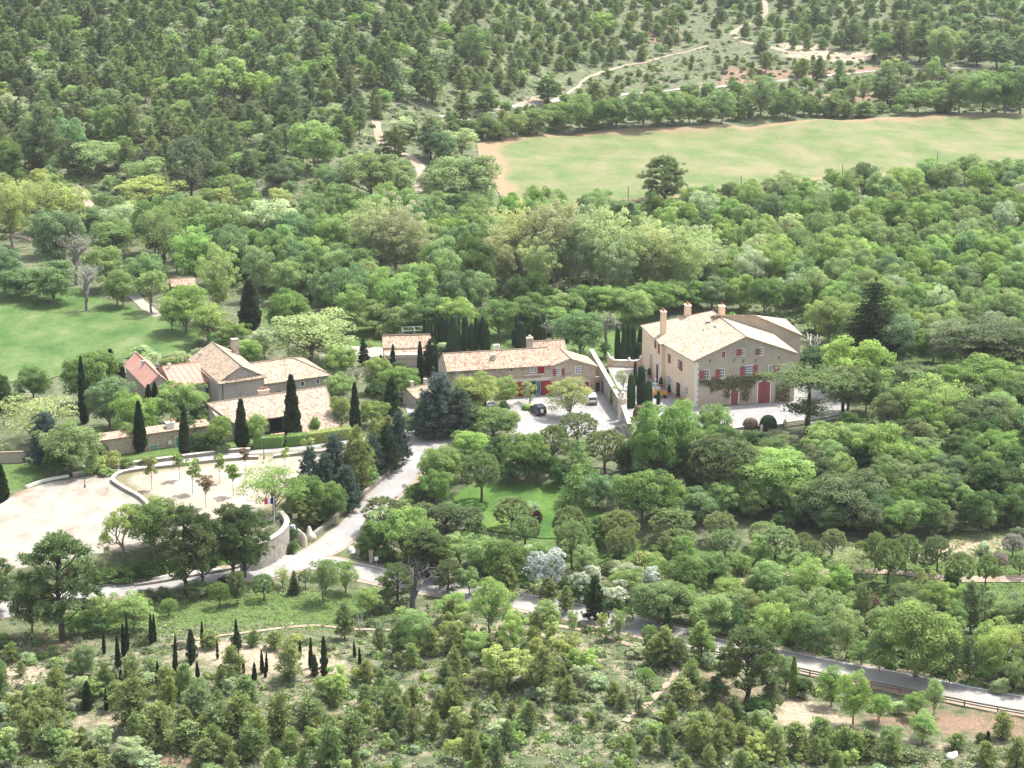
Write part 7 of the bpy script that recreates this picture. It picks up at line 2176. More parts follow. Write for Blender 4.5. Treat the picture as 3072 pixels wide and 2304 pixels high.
put('around the pale house', [
    ('cedar', 'P', 1190, 215, 1120, 960, 'dc', 'flat topped cedar standing before the terrace balustrade'), ('umb', 'P', 1690, 225, 860, 620, 'py', 'dark spreading pine at the terrace corner behind the flat cedar'), ('oak', 'F', 1350, 415, 760, 380, 'dl', 'full bright green tree right of the pale house'), ('dead', 'F', 1030, 415, 620, 170, 'gy', 'bleached dead tree against the house wing wall'),
    ('fir', 'F', 1440, 115, 560, 340, 'cy', 'tall blackish fir rising from the wood right of the house'), ('cedar', 'F', 2110, 305, 640, 520, 'dc', 'wide flat cedar at the right picture edge'), ('column', 'F', 1622, 495, 625, 40, 'cl', 'lone clipped column in the wood right of the house'), ('loose', 'F', 1810, 370, 580, 190, 'g6'), ('cedar', 'F', 1670, 580, 790, 330, 'dc', 'low grey green cedar right of the bright green tree'),
    ('airy', 'F', 1800, 620, 1000, 400, 'g2'), ('oak', 'F', 1540, 740, 1000, 200, 'dg'), ('oak', 'F', 1630, 760, 960, 150, 'pb'), ('oak', 'F', 2130, 790, 1060, 280, 'dg'), ('oak', 'F', 2120, 530, 800, 330, 'dl'), ('shr', 'F', 1300, 870, 960, 140, 'g4'), ('oak', 'F', 1400, 600, 880, 200, 'g4'), ('umb', 'F', 1290, 650, 900, 200, 'pd'), ('oak', 'F', 1080, 480, 640, 230, 'g4'),
    ('oak', 'F', 1200, 930, 1200, 330, 'g6'), ('oak', 'F', 1480, 930, 1260, 330, 'dl'), ('oak', 'F', 880, 1090, 1430, 390, 'g2', 'rounded sunlit yellowish tree on the dark slope below the terrace'), ('umb', 'F', 540, 1040, 1400, 400, 'dg'), ('oak', 'F', 860, 980, 1110, 240, 'dg'), ('oak', 'F', 720, 990, 1130, 180, 'g4'), ('oak', 'F', 1060, 1040, 1200, 160, 'g4'),
    ('oak', 'F', 1300, 1240, 1560, 420, 'dg'), ('oak', 'F', 1780, 1240, 1480, 240, 'g1'), ('oak', 'F', 1570, 1400, 1570, 180, 'dl'), ('oak', 'F', 1230, 1410, 1530, 150, 'dl'), ('oak', 'F', 1680, 1180, 1420, 300, 'dg'), ('oak', 'F', 1100, 1280, 1480, 260, 'g4'), ('oak', 'F', 1900, 1120, 1330, 240, 'g5'), ('oak', 'F', 2120, 1100, 1320, 200, 'dl'), ('oak', 'F', 1720, 1010, 1180, 220, 'g6')])
put('in the wood between orchard and road', [
    ('loose', 'I', 680, 640, 935, 210, 'g2'), ('loose', 'I', 850, 690, 960, 210, 'dl'), ('oak', 'I', 680, 400, 640, 220, 'g6'), ('loose', 'I', 900, 400, 650, 220, 'g2'), ('loose', 'I', 1130, 680, 1005, 180, 'g6'), ('oak', 'I', 1550, 630, 1115, 440, 'dl', 'largest rounded tree between orchard and road'), ('loose', 'I', 1000, 560, 880, 240, 'g6'), ('pine', 'I', 1230, 540, 800, 100, 'py'),
    ('loose', 'I', 1225, 880, 1045, 140, 'g2'), ('airy', 'I', 2070, 750, 1090, 240, 'g3'), ('loose', 'I', 1800, 640, 870, 130, 'g6'), ('loose', 'I', 2000, 860, 1150, 150, 'dl'), ('loose', 'I', 2165, 990, 1210, 120, 'g6'), ('pine', 'I', 1760, 850, 1150, 120, 'py'), ('pine', 'I', 1880, 860, 1145, 130, 'py'), ('loose', 'I', 760, 560, 830, 230, 'g6'), ('loose', 'I', 1110, 430, 640, 140, 'g2'), ('airy', 'I', 1160, 310, 560, 230, 'pl'),
    ('oak', 'I', 340, 370, 560, 170, 'g1'), ('oak', 'I', 160, 370, 600, 230, 'g1'), ('loose', 'I', 420, 500, 660, 160, 'g2'), ('oak', 'I', 330, 590, 860, 260, 'g6'), ('oak', 'I', 30, 530, 760, 240, 'g5'), ('shr', 'I', 200, 590, 700, 90, 'wh'), ('oak', 'I', 1340, 800, 1080, 150, 'g6'), ('loose', 'I', 960, 730, 980, 160, 'g5'), ('oak', 'I', 450, 660, 870, 160, 'g4'), ('loose', 'I', 2130, 640, 830, 160, 'g6'), ('shr', 'I', 2060, 1110, 1200, 120, 'gs'),
    ('spare', 'I', 1310, 610, 790, 90, 'br'), ('loose', 'I', 590, 480, 640, 130, 'g6'), ('oak', 'I', 1760, 470, 570, 70, 'g4')])
put('below the road at the lower right', [
    ('bigpine', 'I', 530, 815, 1270, 340, 'po', 'large bronze topped pine hiding a stretch of the road'), ('pine', 'I', 262, 770, 1010, 150, 'pb'), ('pine', 'I', 40, 800, 1040, 140, 'pb'), ('oak', 'I', 110, 860, 1050, 110, 'dg'), ('loose', 'I', 1045, 1040, 1290, 160, 'dl'), ('loose', 'I', 1180, 1065, 1400, 190, 'dl'), ('loose', 'I', 1340, 1200, 1385, 130, 'dl'), ('cyp', 'I', 818, 975, 1235, 50, 'dl', 'narrow fresh green cypress by the guard rail'),
    ('oak', 'I', 770, 970, 1180, 130, 'g6'), ('oak', 'I', 860, 1110, 1230, 130, 'g4'), ('loose', 'I', 1560, 1190, 1360, 140, 'dl'), ('loose', 'I', 1670, 1115, 1340, 110, 'g6'), ('loose', 'I', 1600, 1310, 1510, 170, 'dl'), ('loose', 'I', 1410, 1390, 1545, 140, 'g5'), ('oak', 'I', 600, 1230, 1340, 170, 'g4'), ('oak', 'I', 350, 1100, 1260, 150, 'g4'), ('ypine', 'I', 2085, 1310, 1480, 110, 'pb'), ('ypine', 'I', 1805, 1440, 1540, 100, 'pb'),
    ('lcyp', 'I', 1985, 1430, 1620, 56, 'cl'), ('ypine', 'I', 1990, 1500, 1660, 110, 'py'), ('ypine', 'I', 150, 1110, 1280, 170, 'pb'), ('ypine', 'I', 250, 1310, 1520, 160, 'pb'), ('ypine', 'I', 1130, 1400, 1600, 150, 'py'), ('ypine', 'I', 1280, 1440, 1600, 140, 'py'), ('ypine', 'I', 1000, 1350, 1560, 150, 'pb'), ('ypine', 'I', 850, 1380, 1580, 160, 'pb'), ('shr', 'I', 1530, 1520, 1600, 190, 'dg'), ('shr', 'I', 1950, 1440, 1500, 60, 'g4'), ('oak', 'I', 1450, 1250, 1330, 90, 'gs')])
put('at the foot of the wooded hill', [
    ('oak', 'A', 1895, 735, 1030, 265, 'g2', 'rounded bright green tree standing out against the pine wood'), ('oak', 'A', 1680, 985, 1165, 160, 'dg', 'dull dark round bush below the bright tree'), ('ssoak', 'A', 1120, 455, 605, 170, 'g2'), ('ssoak', 'A', 1360, 370, 650, 260, 'g2'), ('ssoak', 'A', 1570, 445, 650, 190, 'g2'), ('oak', 'A', 640, 530, 700, 160, 'g6'), ('oak', 'A', 650, 640, 870, 160, 'g1'), ('oak', 'A', 420, 715, 965, 180, 'g5'),
    ('oak', 'A', 60, 840, 1090, 180, 'g1'), ('loose', 'A', 600, 845, 1060, 300, 'g6'), ('loose', 'A', 880, 950, 1150, 240, 'g6'), ('loose', 'A', 900, 1060, 1240, 320, 'g3'), ('pine', 'A', 260, 650, 1050, 220, 'pd'), ('bigpine', 'A', 1150, 845, 1190, 240, 'dg'), ('pine', 'A', 780, 635, 910, 150, 'pd'), ('pine', 'A', 1290, 735, 1070, 180, 'pd'), ('pine', 'A', 1000, 835, 1060, 120, 'pd'), ('pine', 'A', 1750, 430, 770, 180, 'pd'),
    ('airy', 'A', 250, 1055, 1410, 330, 'g3'), ('loose', 'A', 80, 1100, 1490, 220, 'g3'), ('loose', 'A', 420, 1130, 1400, 240, 'g3'), ('oak', 'A', 320, 1265, 1540, 230, 'g5'), ('airy', 'A', 990, 1240, 1620, 280, 'g6'), ('loose', 'A', 760, 1225, 1470, 220, 'gs'), ('oak', 'A', 1270, 1280, 1560, 290, 'g1'), ('loose', 'A', 1650, 1200, 1560, 340, 'pl'), ('ssoak', 'A', 1470, 1090, 1270, 150, 'g6'), ('loose', 'A', 1180, 1180, 1440, 170, 'g6'),
    ('bare', 'A', 470, 1430, 1720, 260, 'gy'), ('pine', 'A', 1920, 1090, 1290, 100, 'pb'), ('oak', 'B', 225, 925, 1200, 310, 'g6'), ('oak', 'B', 405, 1000, 1195, 180, 'g6'), ('oak', 'B', 785, 940, 1270, 390, 'g6', 'broad spreading green tree left of the big field corner'), ('oak', 'B', 640, 795, 980, 180, 'g5'), ('loose', 'B', 775, 775, 950, 180, 'pl'), ('oak', 'B', 715, 1155, 1320, 260, 'g2'), ('oak', 'B', 880, 1180, 1350, 190, 'g1'), ('bigpine', 'B', 370, 800, 990, 155, 'po'),
    ('loose', 'B', 425, 705, 830, 160, 'gs'), ('loose', 'B', 540, 1175, 1390, 140, 'g6'), ('oak', 'B', 40, 1100, 1280, 160, 'g6'), ('loose', 'B', 590, 1000, 1130, 90, 'dg'), ('loose', 'B', 960, 1240, 1380, 220, 'pl'), ('pine', 'B', 590, 720, 960, 170, 'pd')])
put('at the lower edge of the big field', [('fieldpine', 'B', 1995, 955, 1218, 250, 'py', 'lone dark pine standing before the big pale field'), ('loose', 'B', 1342, 1138, 1305, 135, 'g6'), ('oak', 'B', 1565, 1165, 1345, 180, 'g6'), ('oak', 'B', 1700, 1200, 1400, 230, 'g5'), ('oak', 'B', 1840, 1210, 1400, 210, 'g6'), ('oak', 'B', 1770, 1250, 1440, 200, 'g1'), ('shr', 'B', 1960, 1230, 1350, 130, 'dg'),
    ('oak', 'C', 430, 1095, 1210, 90, 'g6'), ('oak', 'C', 710, 1060, 1190, 180, 'g6'), ('oak', 'C', 1355, 1040, 1260, 180, 'g6'), ('shr', 'C', 340, 1130, 1200, 110, 'dg'), ('shr', 'C', 900, 1080, 1150, 110, 'dg'), ('shr', 'C', 1010, 1075, 1140, 130, 'br'), ('shr', 'C', 1060, 1080, 1130, 90, 'dg'), ('shr', 'C', 1200, 1045, 1110, 110, 'dg'), ('shr', 'C', 1460, 1020, 1090, 110, 'br'), ('shr', 'C', 600, 1130, 1200, 100, 'dg'), ('oak', 'C', 1630, 980, 1190, 230, 'g6'),
    ('oak', 'C', 1950, 970, 1160, 220, 'g6'), ('shr', 'C', 1530, 1010, 1070, 100, 'dg'), ('shr', 'C', 2020, 965, 1040, 80, 'br'), ('oak', 'C', 2150, 950, 1120, 180, 'g6'), ('shr', 'B', 1450, 1260, 1340, 130, 'dg'), ('shr', 'C', 480, 1150, 1215, 90, 'br'), ('shr', 'C', 560, 1140, 1200, 90, 'dg'), ('shr', 'C', 240, 1160, 1230, 110, 'dg'), ('shr', 'C', 1280, 1050, 1110, 90, 'br')])
hedge = [('B', 720, 740, 865, 120, 'py', 'pine'), ('B', 930, 685, 850, 160, 'g6', 'oak'), ('B', 1100, 690, 830, 130, 'g6', 'loose'), ('B', 1000, 745, 845, 120, 'py', 'ypine'), ('B', 1240, 650, 810, 170, 'g6', 'oak'), ('B', 1350, 625, 800, 180, 'g1', 'oak'), ('B', 1480, 565, 795, 160, 'g6', 'loose'), ('B', 1640, 590, 775, 180, 'g1', 'oak'), ('B', 1705, 600, 765, 90, 'py', 'pine'), ('B', 1865, 545, 770, 210, 'g6', 'oak'), ('B', 1960, 600, 765, 130, 'g1', 'oak'),
         ('B', 2085, 560, 755, 120, 'g6', 'loose'), ('C', 190, 570, 745, 150, 'g6', 'oak'), ('C', 380, 550, 745, 160, 'g6', 'oak'), ('C', 300, 610, 750, 120, 'g1', 'oak'), ('C', 470, 590, 725, 100, 'py', 'pine'), ('C', 630, 455, 710, 170, 'g6', 'loose'), ('C', 780, 535, 710, 160, 'g6', 'oak'), ('C', 890, 575, 695, 120, 'g1', 'oak'), ('C', 1060, 570, 705, 130, 'py', 'ypine'), ('C', 1140, 610, 705, 80, 'py', 'ypine'), ('C', 1250, 615, 705, 130, 'py', 'ypine'), ('C', 1175, 500, 645, 75, 'g6', 'loose'), ('C', 1243, 470, 625, 85, 'g6', 'loose'),
         ('C', 1385, 420, 645, 180, 'pd', 'bigpine'), ('C', 1560, 535, 685, 170, 'g6', 'oak'), ('C', 1680, 530, 680, 150, 'g6', 'loose'), ('C', 1820, 450, 685, 190, 'g6', 'oak'), ('C', 1970, 430, 690, 210, 'g6', 'oak'), ('C', 2090, 440, 690, 190, 'g1', 'oak'), ('C', 2190, 405, 695, 170, 'g6', 'oak'), ('C', 1740, 590, 680, 130, 'pb', 'ypine'), ('C', 1420, 600, 645, 60, 'g4', 'shr'), ('C', 980, 620, 700, 90, 'g1', 'oak'), ('C', 60, 560, 745, 120, 'g1', 'oak'), ('B', 1180, 720, 815, 120, 'py', 'ypine'), ('B', 1550, 680, 785, 110, 'g1', 'oak')]
put('in the hedge above the big field', [(k_, c, x, t, b_, w_, cl_) for c, x, t, b_, w_, cl_, k_ in hedge])
put('by the upper chalk path', [('bigpine', 'B', 1297, 485, 632, 145, 'po'), ('pine', 'B', 785, 560, 745, 105, 'py'), ('pine', 'B', 915, 535, 690, 140, 'py'), ('pine', 'B', 772, 418, 565, 85, 'pb'), ('pine', 'B', 595, 440, 630, 130, 'py'), ('pine', 'B', 1580, 500, 640, 125, 'py'), ('pine', 'B', 1680, 505, 605, 90, 'py'), ('bigpine', 'B', 310, 325, 525, 130, 'po'), ('ssoak', 'B', 1615, 80, 205, 125, 'g2'), ('loose', 'B', 850, 150, 440, 190, 'g6'),
    ('oak', 'C', 1388, 200, 355, 175, 'g1'), ('pine', 'C', 1490, 135, 355, 120, 'pd'), ('pine', 'C', 1580, 115, 375, 150, 'pd'), ('pine', 'C', 1180, 125, 295, 110, 'pd'), ('pine', 'C', 960, 45, 185, 110, 'pd'), ('oak', 'C', 1740, 165, 410, 200, 'g6'), ('pine', 'C', 2050, 235, 415, 160, 'pd'), ('pine', 'C', 2190, 225, 420, 120, 'pd'), ('pine', 'C', 620, 235, 345, 80, 'pd'), ('pine', 'C', 962, 355, 490, 95, 'py'), ('ypine', 'C', 870, 355, 470, 100, 'pb'), ('pine', 'C', 1930, 220, 400, 130, 'pd'), ('ypine', 'C', 1100, 370, 520, 70, 'g6'),
    ('ssoak', 'C', 1400, 355, 430, 110, 'g3'), ('ssoak', 'C', 1655, 350, 520, 80, 'g6'), ('loose', 'C', 1470, 370, 470, 70, 'g6'), ('loose', 'C', 1520, 390, 490, 60, 'g6'), ('pine', 'C', 650, 320, 440, 90, 'py')])
planes = [('B', 1060, 1310, 1690, 190), ('B', 1240, 1300, 1720, 210), ('B', 1420, 1300, 1740, 210), ('B', 1560, 1320, 1760, 210), ('B', 1880, 1370, 1780, 210), ('B', 2040, 1420, 1800, 210), ('B', 1130, 1285, 1720, 270), ('B', 1330, 1275, 1760, 270), ('B', 1480, 1330, 1770, 220), ('B', 1640, 1330, 1790, 260), ('B', 1800, 1390, 1800, 260), ('B', 1960, 1400, 1810, 260), ('B', 2110, 1440, 1830, 250), ('B', 220, 1270, 1660, 270), ('B', 380, 1250, 1670, 270), ('B', 480, 1380, 1690, 230), ('B', 1040, 1420, 1760, 200), ('B', 1230, 1450, 1790, 200), ('B', 1720, 1500, 1830, 220), ('C', 300, 1440, 1720, 220)]
put('behind the courtyard farmhouse wood', [('plane', c, x, t, b_, w_, 'pl', 'pale olive feathery plane tree in the row across the middle wood') for c, x, t, b_, w_ in planes], 'feathery plane trees across the middle wood')
put('in the middle wood beside the plane trees', [('oak', 'B', 130, 1490, 1800, 280, 'g1'), ('oak', 'B', 720, 1370, 1660, 200, 'g5'), ('oak', 'B', 820, 1350, 1640, 190, 'g5'), ('oak', 'B', -110, 1500, 1800, 250, 'g1'), ('oak', 'B', 40, 1640, 1850, 260, 'g6'), ('oak', 'B', -230, 1560, 1830, 230, 'g6'), ('oak', 'D', 1750, -60, 200, 240, 'g1'), ('oak', 'E', 60, 0, 200, 240, 'g6'), ('oak', 'E', 230, 10, 220, 200, 'g6'), ('oak', 'E', 380, -40, 200, 230, 'g1'), ('loose', 'E', 540, -20, 220, 230, 'g2'),
    ('oak', 'E', 800, 0, 230, 230, 'g1'), ('loose', 'E', 1110, 30, 200, 180, 'g2'), ('oak', 'E', 980, -40, 200, 230, 'g1'), ('oak', 'E', 1180, -50, 160, 210, 'g6'), ('oak', 'E', 1330, -90, 130, 240, 'g1'), ('loose', 'E', 1470, -90, 130, 230, 'dl'), ('oak', 'E', 1600, -70, 150, 210, 'g6'), ('oak', 'E', 1720, -110, 110, 230, 'g1'), ('loose', 'E', 1090, -80, 110, 200, 'g6'), ('oak', 'E', 1820, -120, 70, 220, 'g6'), ('oak', 'E', 1950, -130, 50, 230, 'dl'), ('loose', 'E', 2080, -140, 60, 210, 'g5'), ('shr', 'Q', 310, 380, 640, 300, 'pb'), ('shr', 'Q', 790, 440, 600, 260, 'g3'), ('shr', 'Q', 55, 700, 780, 110, 'g3'), ('loose', 'F', 900, 640, 200, 200, 'dl')])
# ------------------------------------------------------------------ woods and scrub filled between
OPEN1 = PV([(1670, 1525), (1720, 1490), (1860, 1530), (1960, 1580), (1900, 1610), (1780, 1590), (1680, 1570)])
OPEN2 = PV([(1850, 1570), (1990, 1530), (2240, 1560), (2240, 1620), (2000, 1620)])
OPEN3 = PV([(390, 1385), (560, 1385), (760, 1430), (740, 1475), (560, 1470), (420, 1450)])
OPEN4 = PV([(150, 1540), (330, 1535), (390, 1560), (330, 1590), (160, 1585)])
OPEN5 = PV([(1480, 1440), (1640, 1470), (1640, 1540), (1540, 1530)])
NOGO = [OPEN1, OPEN2, OPEN3, OPEN4, OPEN5, MEADOW, FIELD, PARKING, COURT, TERRACE, LAWN, APPROACH, GARDEN]
FOOT = []
for B_, r_ in ((CH, (-4, 29, -2, 32)), (MA, (-16, 19, -4, 15)), (FA, (-17, 22, -10, 22)), (BA, (-12, 15, -35, -17)), (PA, (-1, 11, -3, 9)), (HU, (-1, 5, -1, 6)), (LOW, (0, LOW.L, -1, 3))):
    FOOT.append([tuple(B_.world(u, v)[:2]) for u, v in ((r_[0], r_[2]), (r_[1], r_[2]), (r_[1], r_[3]), (r_[0], r_[3]))])
def blocked(P, mrg):
    x, y = np.array([P[0]]), np.array([P[1]])
    for pl in NOGO + FOOT:
        if in_poly(x, y, pl)[0] or dist_line(x, y, pl, True)[0] < mrg * 0.4: return True
    for ln, hw in ROADS.values():
        d = np.hypot(ln[:, 0] - P[0], ln[:, 1] - P[1]).min()
        if d < hw + mrg: return True
    return False
def scatter(poly, dx, dy, mix, label_where, group, seed, near=0.42, mrg=1.0, keep=1.0, avoid=True, names=None, far=-99, mass=None, clumpy=0.0):
    """fill a stretch of wood; mix: (weight, kind, (hmin, hmax), width / height, colours)"""
    rg = np.random.default_rng(seed)
    P = [(x * 1.38879, y * 1.38879) for x, y in poly]
    xs, ys = [p[0] for p in P], [p[1] for p in P]
    U = np.array(USED)
    wts = np.array([m[0] for m in mix], float)
    wts /= wts.sum()
    y = min(ys)
    row = 0
    cnt = 0
    while y < max(ys):
        x = min(xs) + (row % 2) * dx * 0.5
        while x < max(xs):
            px_, py_ = x + rg.normal() * dx * 0.24, y + rg.normal() * dy * 0.3
            x += dx
            if not in_poly(np.array([px_]), np.array([py_]), P)[0] or rg.random() > keep: continue
            if clumpy and vnoise(np.array(px_ / 110), np.array(py_ / 62), seed) < clumpy: continue
            m = mix[int(rg.choice(len(mix), p=wts))]
            g_ = ground(px_, py_)
            h = m[2][0] + (m[2][1] - m[2][0]) * rg.random()
            wpx = h * m[3] * ppm(g_)
            if avoid:
                d = np.hypot(U[:, 0] - px_, (U[:, 1] - py_) * 1.9)
                if (d < near * (U[:, 2] + wpx) * 0.62).any(): continue
            if blocked(g_, mrg): continue
            col = m[4][int(rg.integers(len(m[4])))]
            if py_ < far:
                mass.append((m[1], g_, h, h * m[3], col))
                continue
            lab = f"{CADJ[col]} {KIND[m[1]][1]} {label_where}"
            place(m[1], g_, h * (0.9 + 0.2 * rg.random()), h * m[3] * (0.85 + 0.3 * rg.random()), col, lab, group + ' - ' + KIND[m[1]][1], rg, name=(names or {}).get(m[1]))
            cnt += 1
        y += dy
        row += 1
    return cnt
N_ = {}
MASS_L, MASS_R = [], []
N_['hill'] = scatter([(-30, -14), (720, -14), (1080, -14), (1090, 60), (1060, 110), (980, 190), (860, 250), (800, 280), (700, 370), (620, 350), (560, 415), (400, 420), (300, 400), (200, 390), (-30, 370)], 46, 25,
    [(58, 'pine', (7, 10.5), 0.60, ('pd', 'py', 'pd', 'py', 'dg')), (7, 'oak', (4, 6.5), 0.95, ('g1', 'g5', 'g6')), (18, 'loose', (4.5, 7), 0.85, ('g6', 'g2', 'gs')), (17, 'ssoak', (3, 5), 1.0, ('g2', 'g6', 'gs'))],
    'in the dense pine wood on the far left hill', 'pine wood on the far left hill', 11, near=0.36, far=265, mass=MASS_L)
N_['top'] = scatter([(1080, -14), (2240, -14), (2240, 140), (2000, 138), (1900, 112), (1700, 108), (1640, 92), (1560, 84), (1500, 112), (1300, 150), (1180, 160), (1080, 215), (985, 195), (1060, 110)], 37, 19,
    [(46, 'ypine', (3.6, 6.2), 0.78, ('py', 'pd', 'py', 'pb')), (24, 'pine', (5, 7.5), 0.55, ('pd', 'py')), (17, 'ssoak', (2.5, 4.5), 1.0, ('g6', 'g2', 'gs', 'g1')), (5, 'shr', (0.9, 1.8), 1.7, ('dg', 'g6', 'gs'))],
    'on the open scrub slope above the upper path', 'scrub slope above the upper path', 12, near=0.30, far=150, mass=MASS_R, clumpy=0.06)
N_['topright'] = scatter([(1960, -14), (2240, -14), (2240, 130), (2020, 135), (1960, 90)], 62, 34, [(40, 'oak', (5, 7.5), 0.9, ('g5', 'g6', 'g1')), (35, 'loose', (5, 7), 0.8, ('g6', 'g5')), (25, 'pine', (6, 9), 0.5, ('pd',))], 'at the upper right corner of the hill', 'upper right corner of the hill', 13, names={'oak': 'woodland_tree'})
N_['between'] = scatter([(1180, 190), (1500, 132), (1680, 125), (1900, 130), (1980, 145), (1700, 165), (1450, 182), (1250, 205), (1080, 228)], 38, 17, [(48, 'ypine', (2.2, 3.6), 0.7, ('pb', 'py')), (16, 'shr', (0.8, 1.5), 1.8, ('dg', 'gs')), (12, 'ssoak', (2, 3), 1.0, ('g6', 'gs'))], 'on the bank between the two upper paths', 'bank between the two upper paths', 14, keep=0.8)
N_['hedge'] = scatter([(870, 292), (1000, 262), (1250, 218), (1500, 200), (1750, 180), (2000, 162), (2240, 158), (2240, 238), (2000, 248), (1700, 260), (1300, 280), (1050, 300), (1000, 312)], 40, 20, [(30, 'oak', (3.5, 5.5), 0.95, ('g6', 'g1')), (20, 'ypine', (3, 5), 0.65, ('py', 'pb')), (22, 'shr', (1.2, 2.4), 1.6, ('g1', 'dg', 'g6'))], 'in the thick hedge above the big field', 'thick hedge above the big field', 15, keep=0.85)
N_['foot'] = scatter([(-30, 385), (300, 405), (560, 420), (640, 370), (720, 385), (760, 440), (700, 490), (500, 520), (300, 520), (-30, 500)], 54, 27, [(40, 'loose', (4.5, 7), 0.9, ('g6', 'g3', 'g5')), (24, 'oak', (4.5, 7), 0.95, ('g6', 'g1', 'g5')), (12, 'shr', (1.3, 2.6), 1.5, ('dg', 'g6', 'gs')), (8, 'pine', (5, 7), 0.5, ('py',))], 'below the pine wood near the valley lane', 'trees below the pine wood', 16, keep=0.85)
N_['foot2'] = scatter([(830, 290), (1000, 300), (1060, 390), (1080, 450), (930, 465), (850, 440), (760, 440), (740, 400)], 50, 26, [(30, 'loose', (4, 6), 0.9, ('g6', 'gs')), (25, 'pine', (4, 7), 0.5, ('py', 'pd')), (20, 'shr', (1.2, 2.2), 1.5, ('dg', 'g6'))], 'beside the forest path and field corner', 'scrub by the forest path', 17, keep=0.7)
N_['midL'] = scatter([(300, 540), (520, 535), (720, 510), (1000, 480), (1100, 475), (1420, 480), (1420, 690), (1330, 700), (1180, 692), (1100, 706), (900, 712), (780, 735), (700, 690), (560, 650), (350, 615)], 78, 33, [(66, 'oak', (9.5, 13.5), 0.68, ('g1', 'g6', 'g5', 'g1', 'g4', 'dl')), (34, 'loose', (9.5, 14), 0.6, ('g6', 'g2', 'g6'))], 'in the deep wood behind the farm buildings', 'deep wood behind the farm buildings', 18, near=0.36, names={'oak': 'woodland_tree', 'loose': 'woodland_tree'})
N_['midR'] = scatter([(1420, 470), (1700, 430), (1900, 415), (2100, 390), (2240, 372), (2240, 790), (1980, 800), (1900, 770), (1850, 750), (1760, 735), (1730, 700), (1600, 680), (1420, 690)], 72, 32, [(58, 'oak', (7.5, 10.5), 0.76, ('g6', 'g6', 'g1', 'g5', 'g2', 'dl')), (42, 'loose', (8, 11), 0.66, ('g6', 'g2', 'gs', 'g6'))], 'in the wide wood right of the pale house', 'wide wood right of the pale house', 19, near=0.34, names={'oak': 'woodland_tree', 'loose': 'woodland_tree'})
N_['slope'] = scatter([(1380, 980), (1560, 1005), (1750, 1010), (1850, 1000), (1910, 940), (2000, 850), (2240, 770), (2240, 1150), (2100, 1160), (1950, 1172), (1800, 1165), (1640, 1130), (1500, 1080), (1380, 1030)], 66, 32, [(50, 'oak', (4.5, 7), 0.95, ('g4', 'g1', 'dg', 'g4', 'g6')), (24, 'loose', (5, 7.5), 0.8, ('dl', 'g6')), (26, 'shr', (2, 3.2), 1.4, ('dg', 'g4', 'dg'))], 'on the shady slope below the terrace', 'shady slope below the terrace', 20, near=0.28, names={'oak': 'holm_oak_tree'})
N_['road'] = scatter([(900, 1190), (1100, 1190), (1290, 1170), (1640, 1200), (1850, 1240), (2000, 1300), (2240, 1330), (2240, 1520), (2000, 1470), (1700, 1405), (1500, 1355), (1200, 1290), (1000, 1262)], 74, 38, [(24, 'oak', (3.2, 5), 0.9, ('g6', 'g1', 'g2')), (40, 'loose', (3.5, 5.5), 0.75, ('g6', 'g2', 'dl')), (36, 'shr', (1.5, 2.6), 1.5, ('g4', 'g6', 'dg'))], 'in the strip of trees above the road', 'strip of trees above the road', 21, near=0.42, mrg=1.6, keep=0.6)
N_['front'] = scatter([(-30, 1500), (150, 1490), (400, 1470), (560, 1430), (700, 1400), (800, 1370), (900, 1345), (1000, 1350), (1250, 1350), (1500, 1430), (1640, 1460), (1680, 1510), (1900, 1560), (2240, 1640), (2240, 1690), (-30, 1690)], 62, 32, [(58, 'ypine', (2.2, 4.8), 0.5, ('pb', 'pb', 'py')), (24, 'ssoak', (1.5, 3.4), 0.85, ('g3', 'g2', 'gs', 'g6', 'g3')), (20, 'shr', (0.9, 1.7), 1.6, ('dg', 'dg', 'g6', 'gs'))], 'on the scrubby foreground slope', 'scrubby foreground slope', 22, near=0.33, mrg=0.5, clumpy=0.37)
N_['leftfront'] = scatter([(-30, 1330), (60, 1340), (100, 1400), (230, 1440), (330, 1460), (330, 1500), (150, 1490), (-30, 1510)], 60, 32, [(30, 'ypine', (2, 3), 0.7, ('pb', 'py')), (70, 'shr', (0.7, 1.3), 1.8, ('dg', 'g6', 'gs'))], 'on the bare lower left corner slope', 'lower left corner slope', 23, keep=0.6, mrg=0.6)
N_['lawnside'] = scatter([(800, 1110), (980, 1120), (1060, 1160), (1200, 1200), (1330, 1190), (1640, 1180), (1640, 1200), (1290, 1230), (1000, 1240), (860, 1210), (810, 1190)], 70, 34, [(60, 'shr', (1.5, 2.6), 1.4, ('g4', 'g1')), (40, 'oak', (3.5, 5), 0.9, ('g1', 'g6'))], 'around the foot of the orchard pines', 'undergrowth trees around the orchard', 24, keep=0.45)
OUT = []
wood = [(55, 'oak', (7, 10), 0.78, ('g6', 'g1', 'g5', 'g2')), (45, 'loose', (7, 10), 0.7, ('g6', 'g2'))]
young = [(60, 'ypine', (2.5, 4.5), 0.55, ('pb', 'py')), (40, 'ssoak', (2, 4), 0.9, ('g3', 'g2'))]
hillmix = [(65, 'pine', (6.5, 9.5), 0.58, ('pd', 'py')), (35, 'loose', (4, 6.5), 0.9, ('g6', 'g2'))]
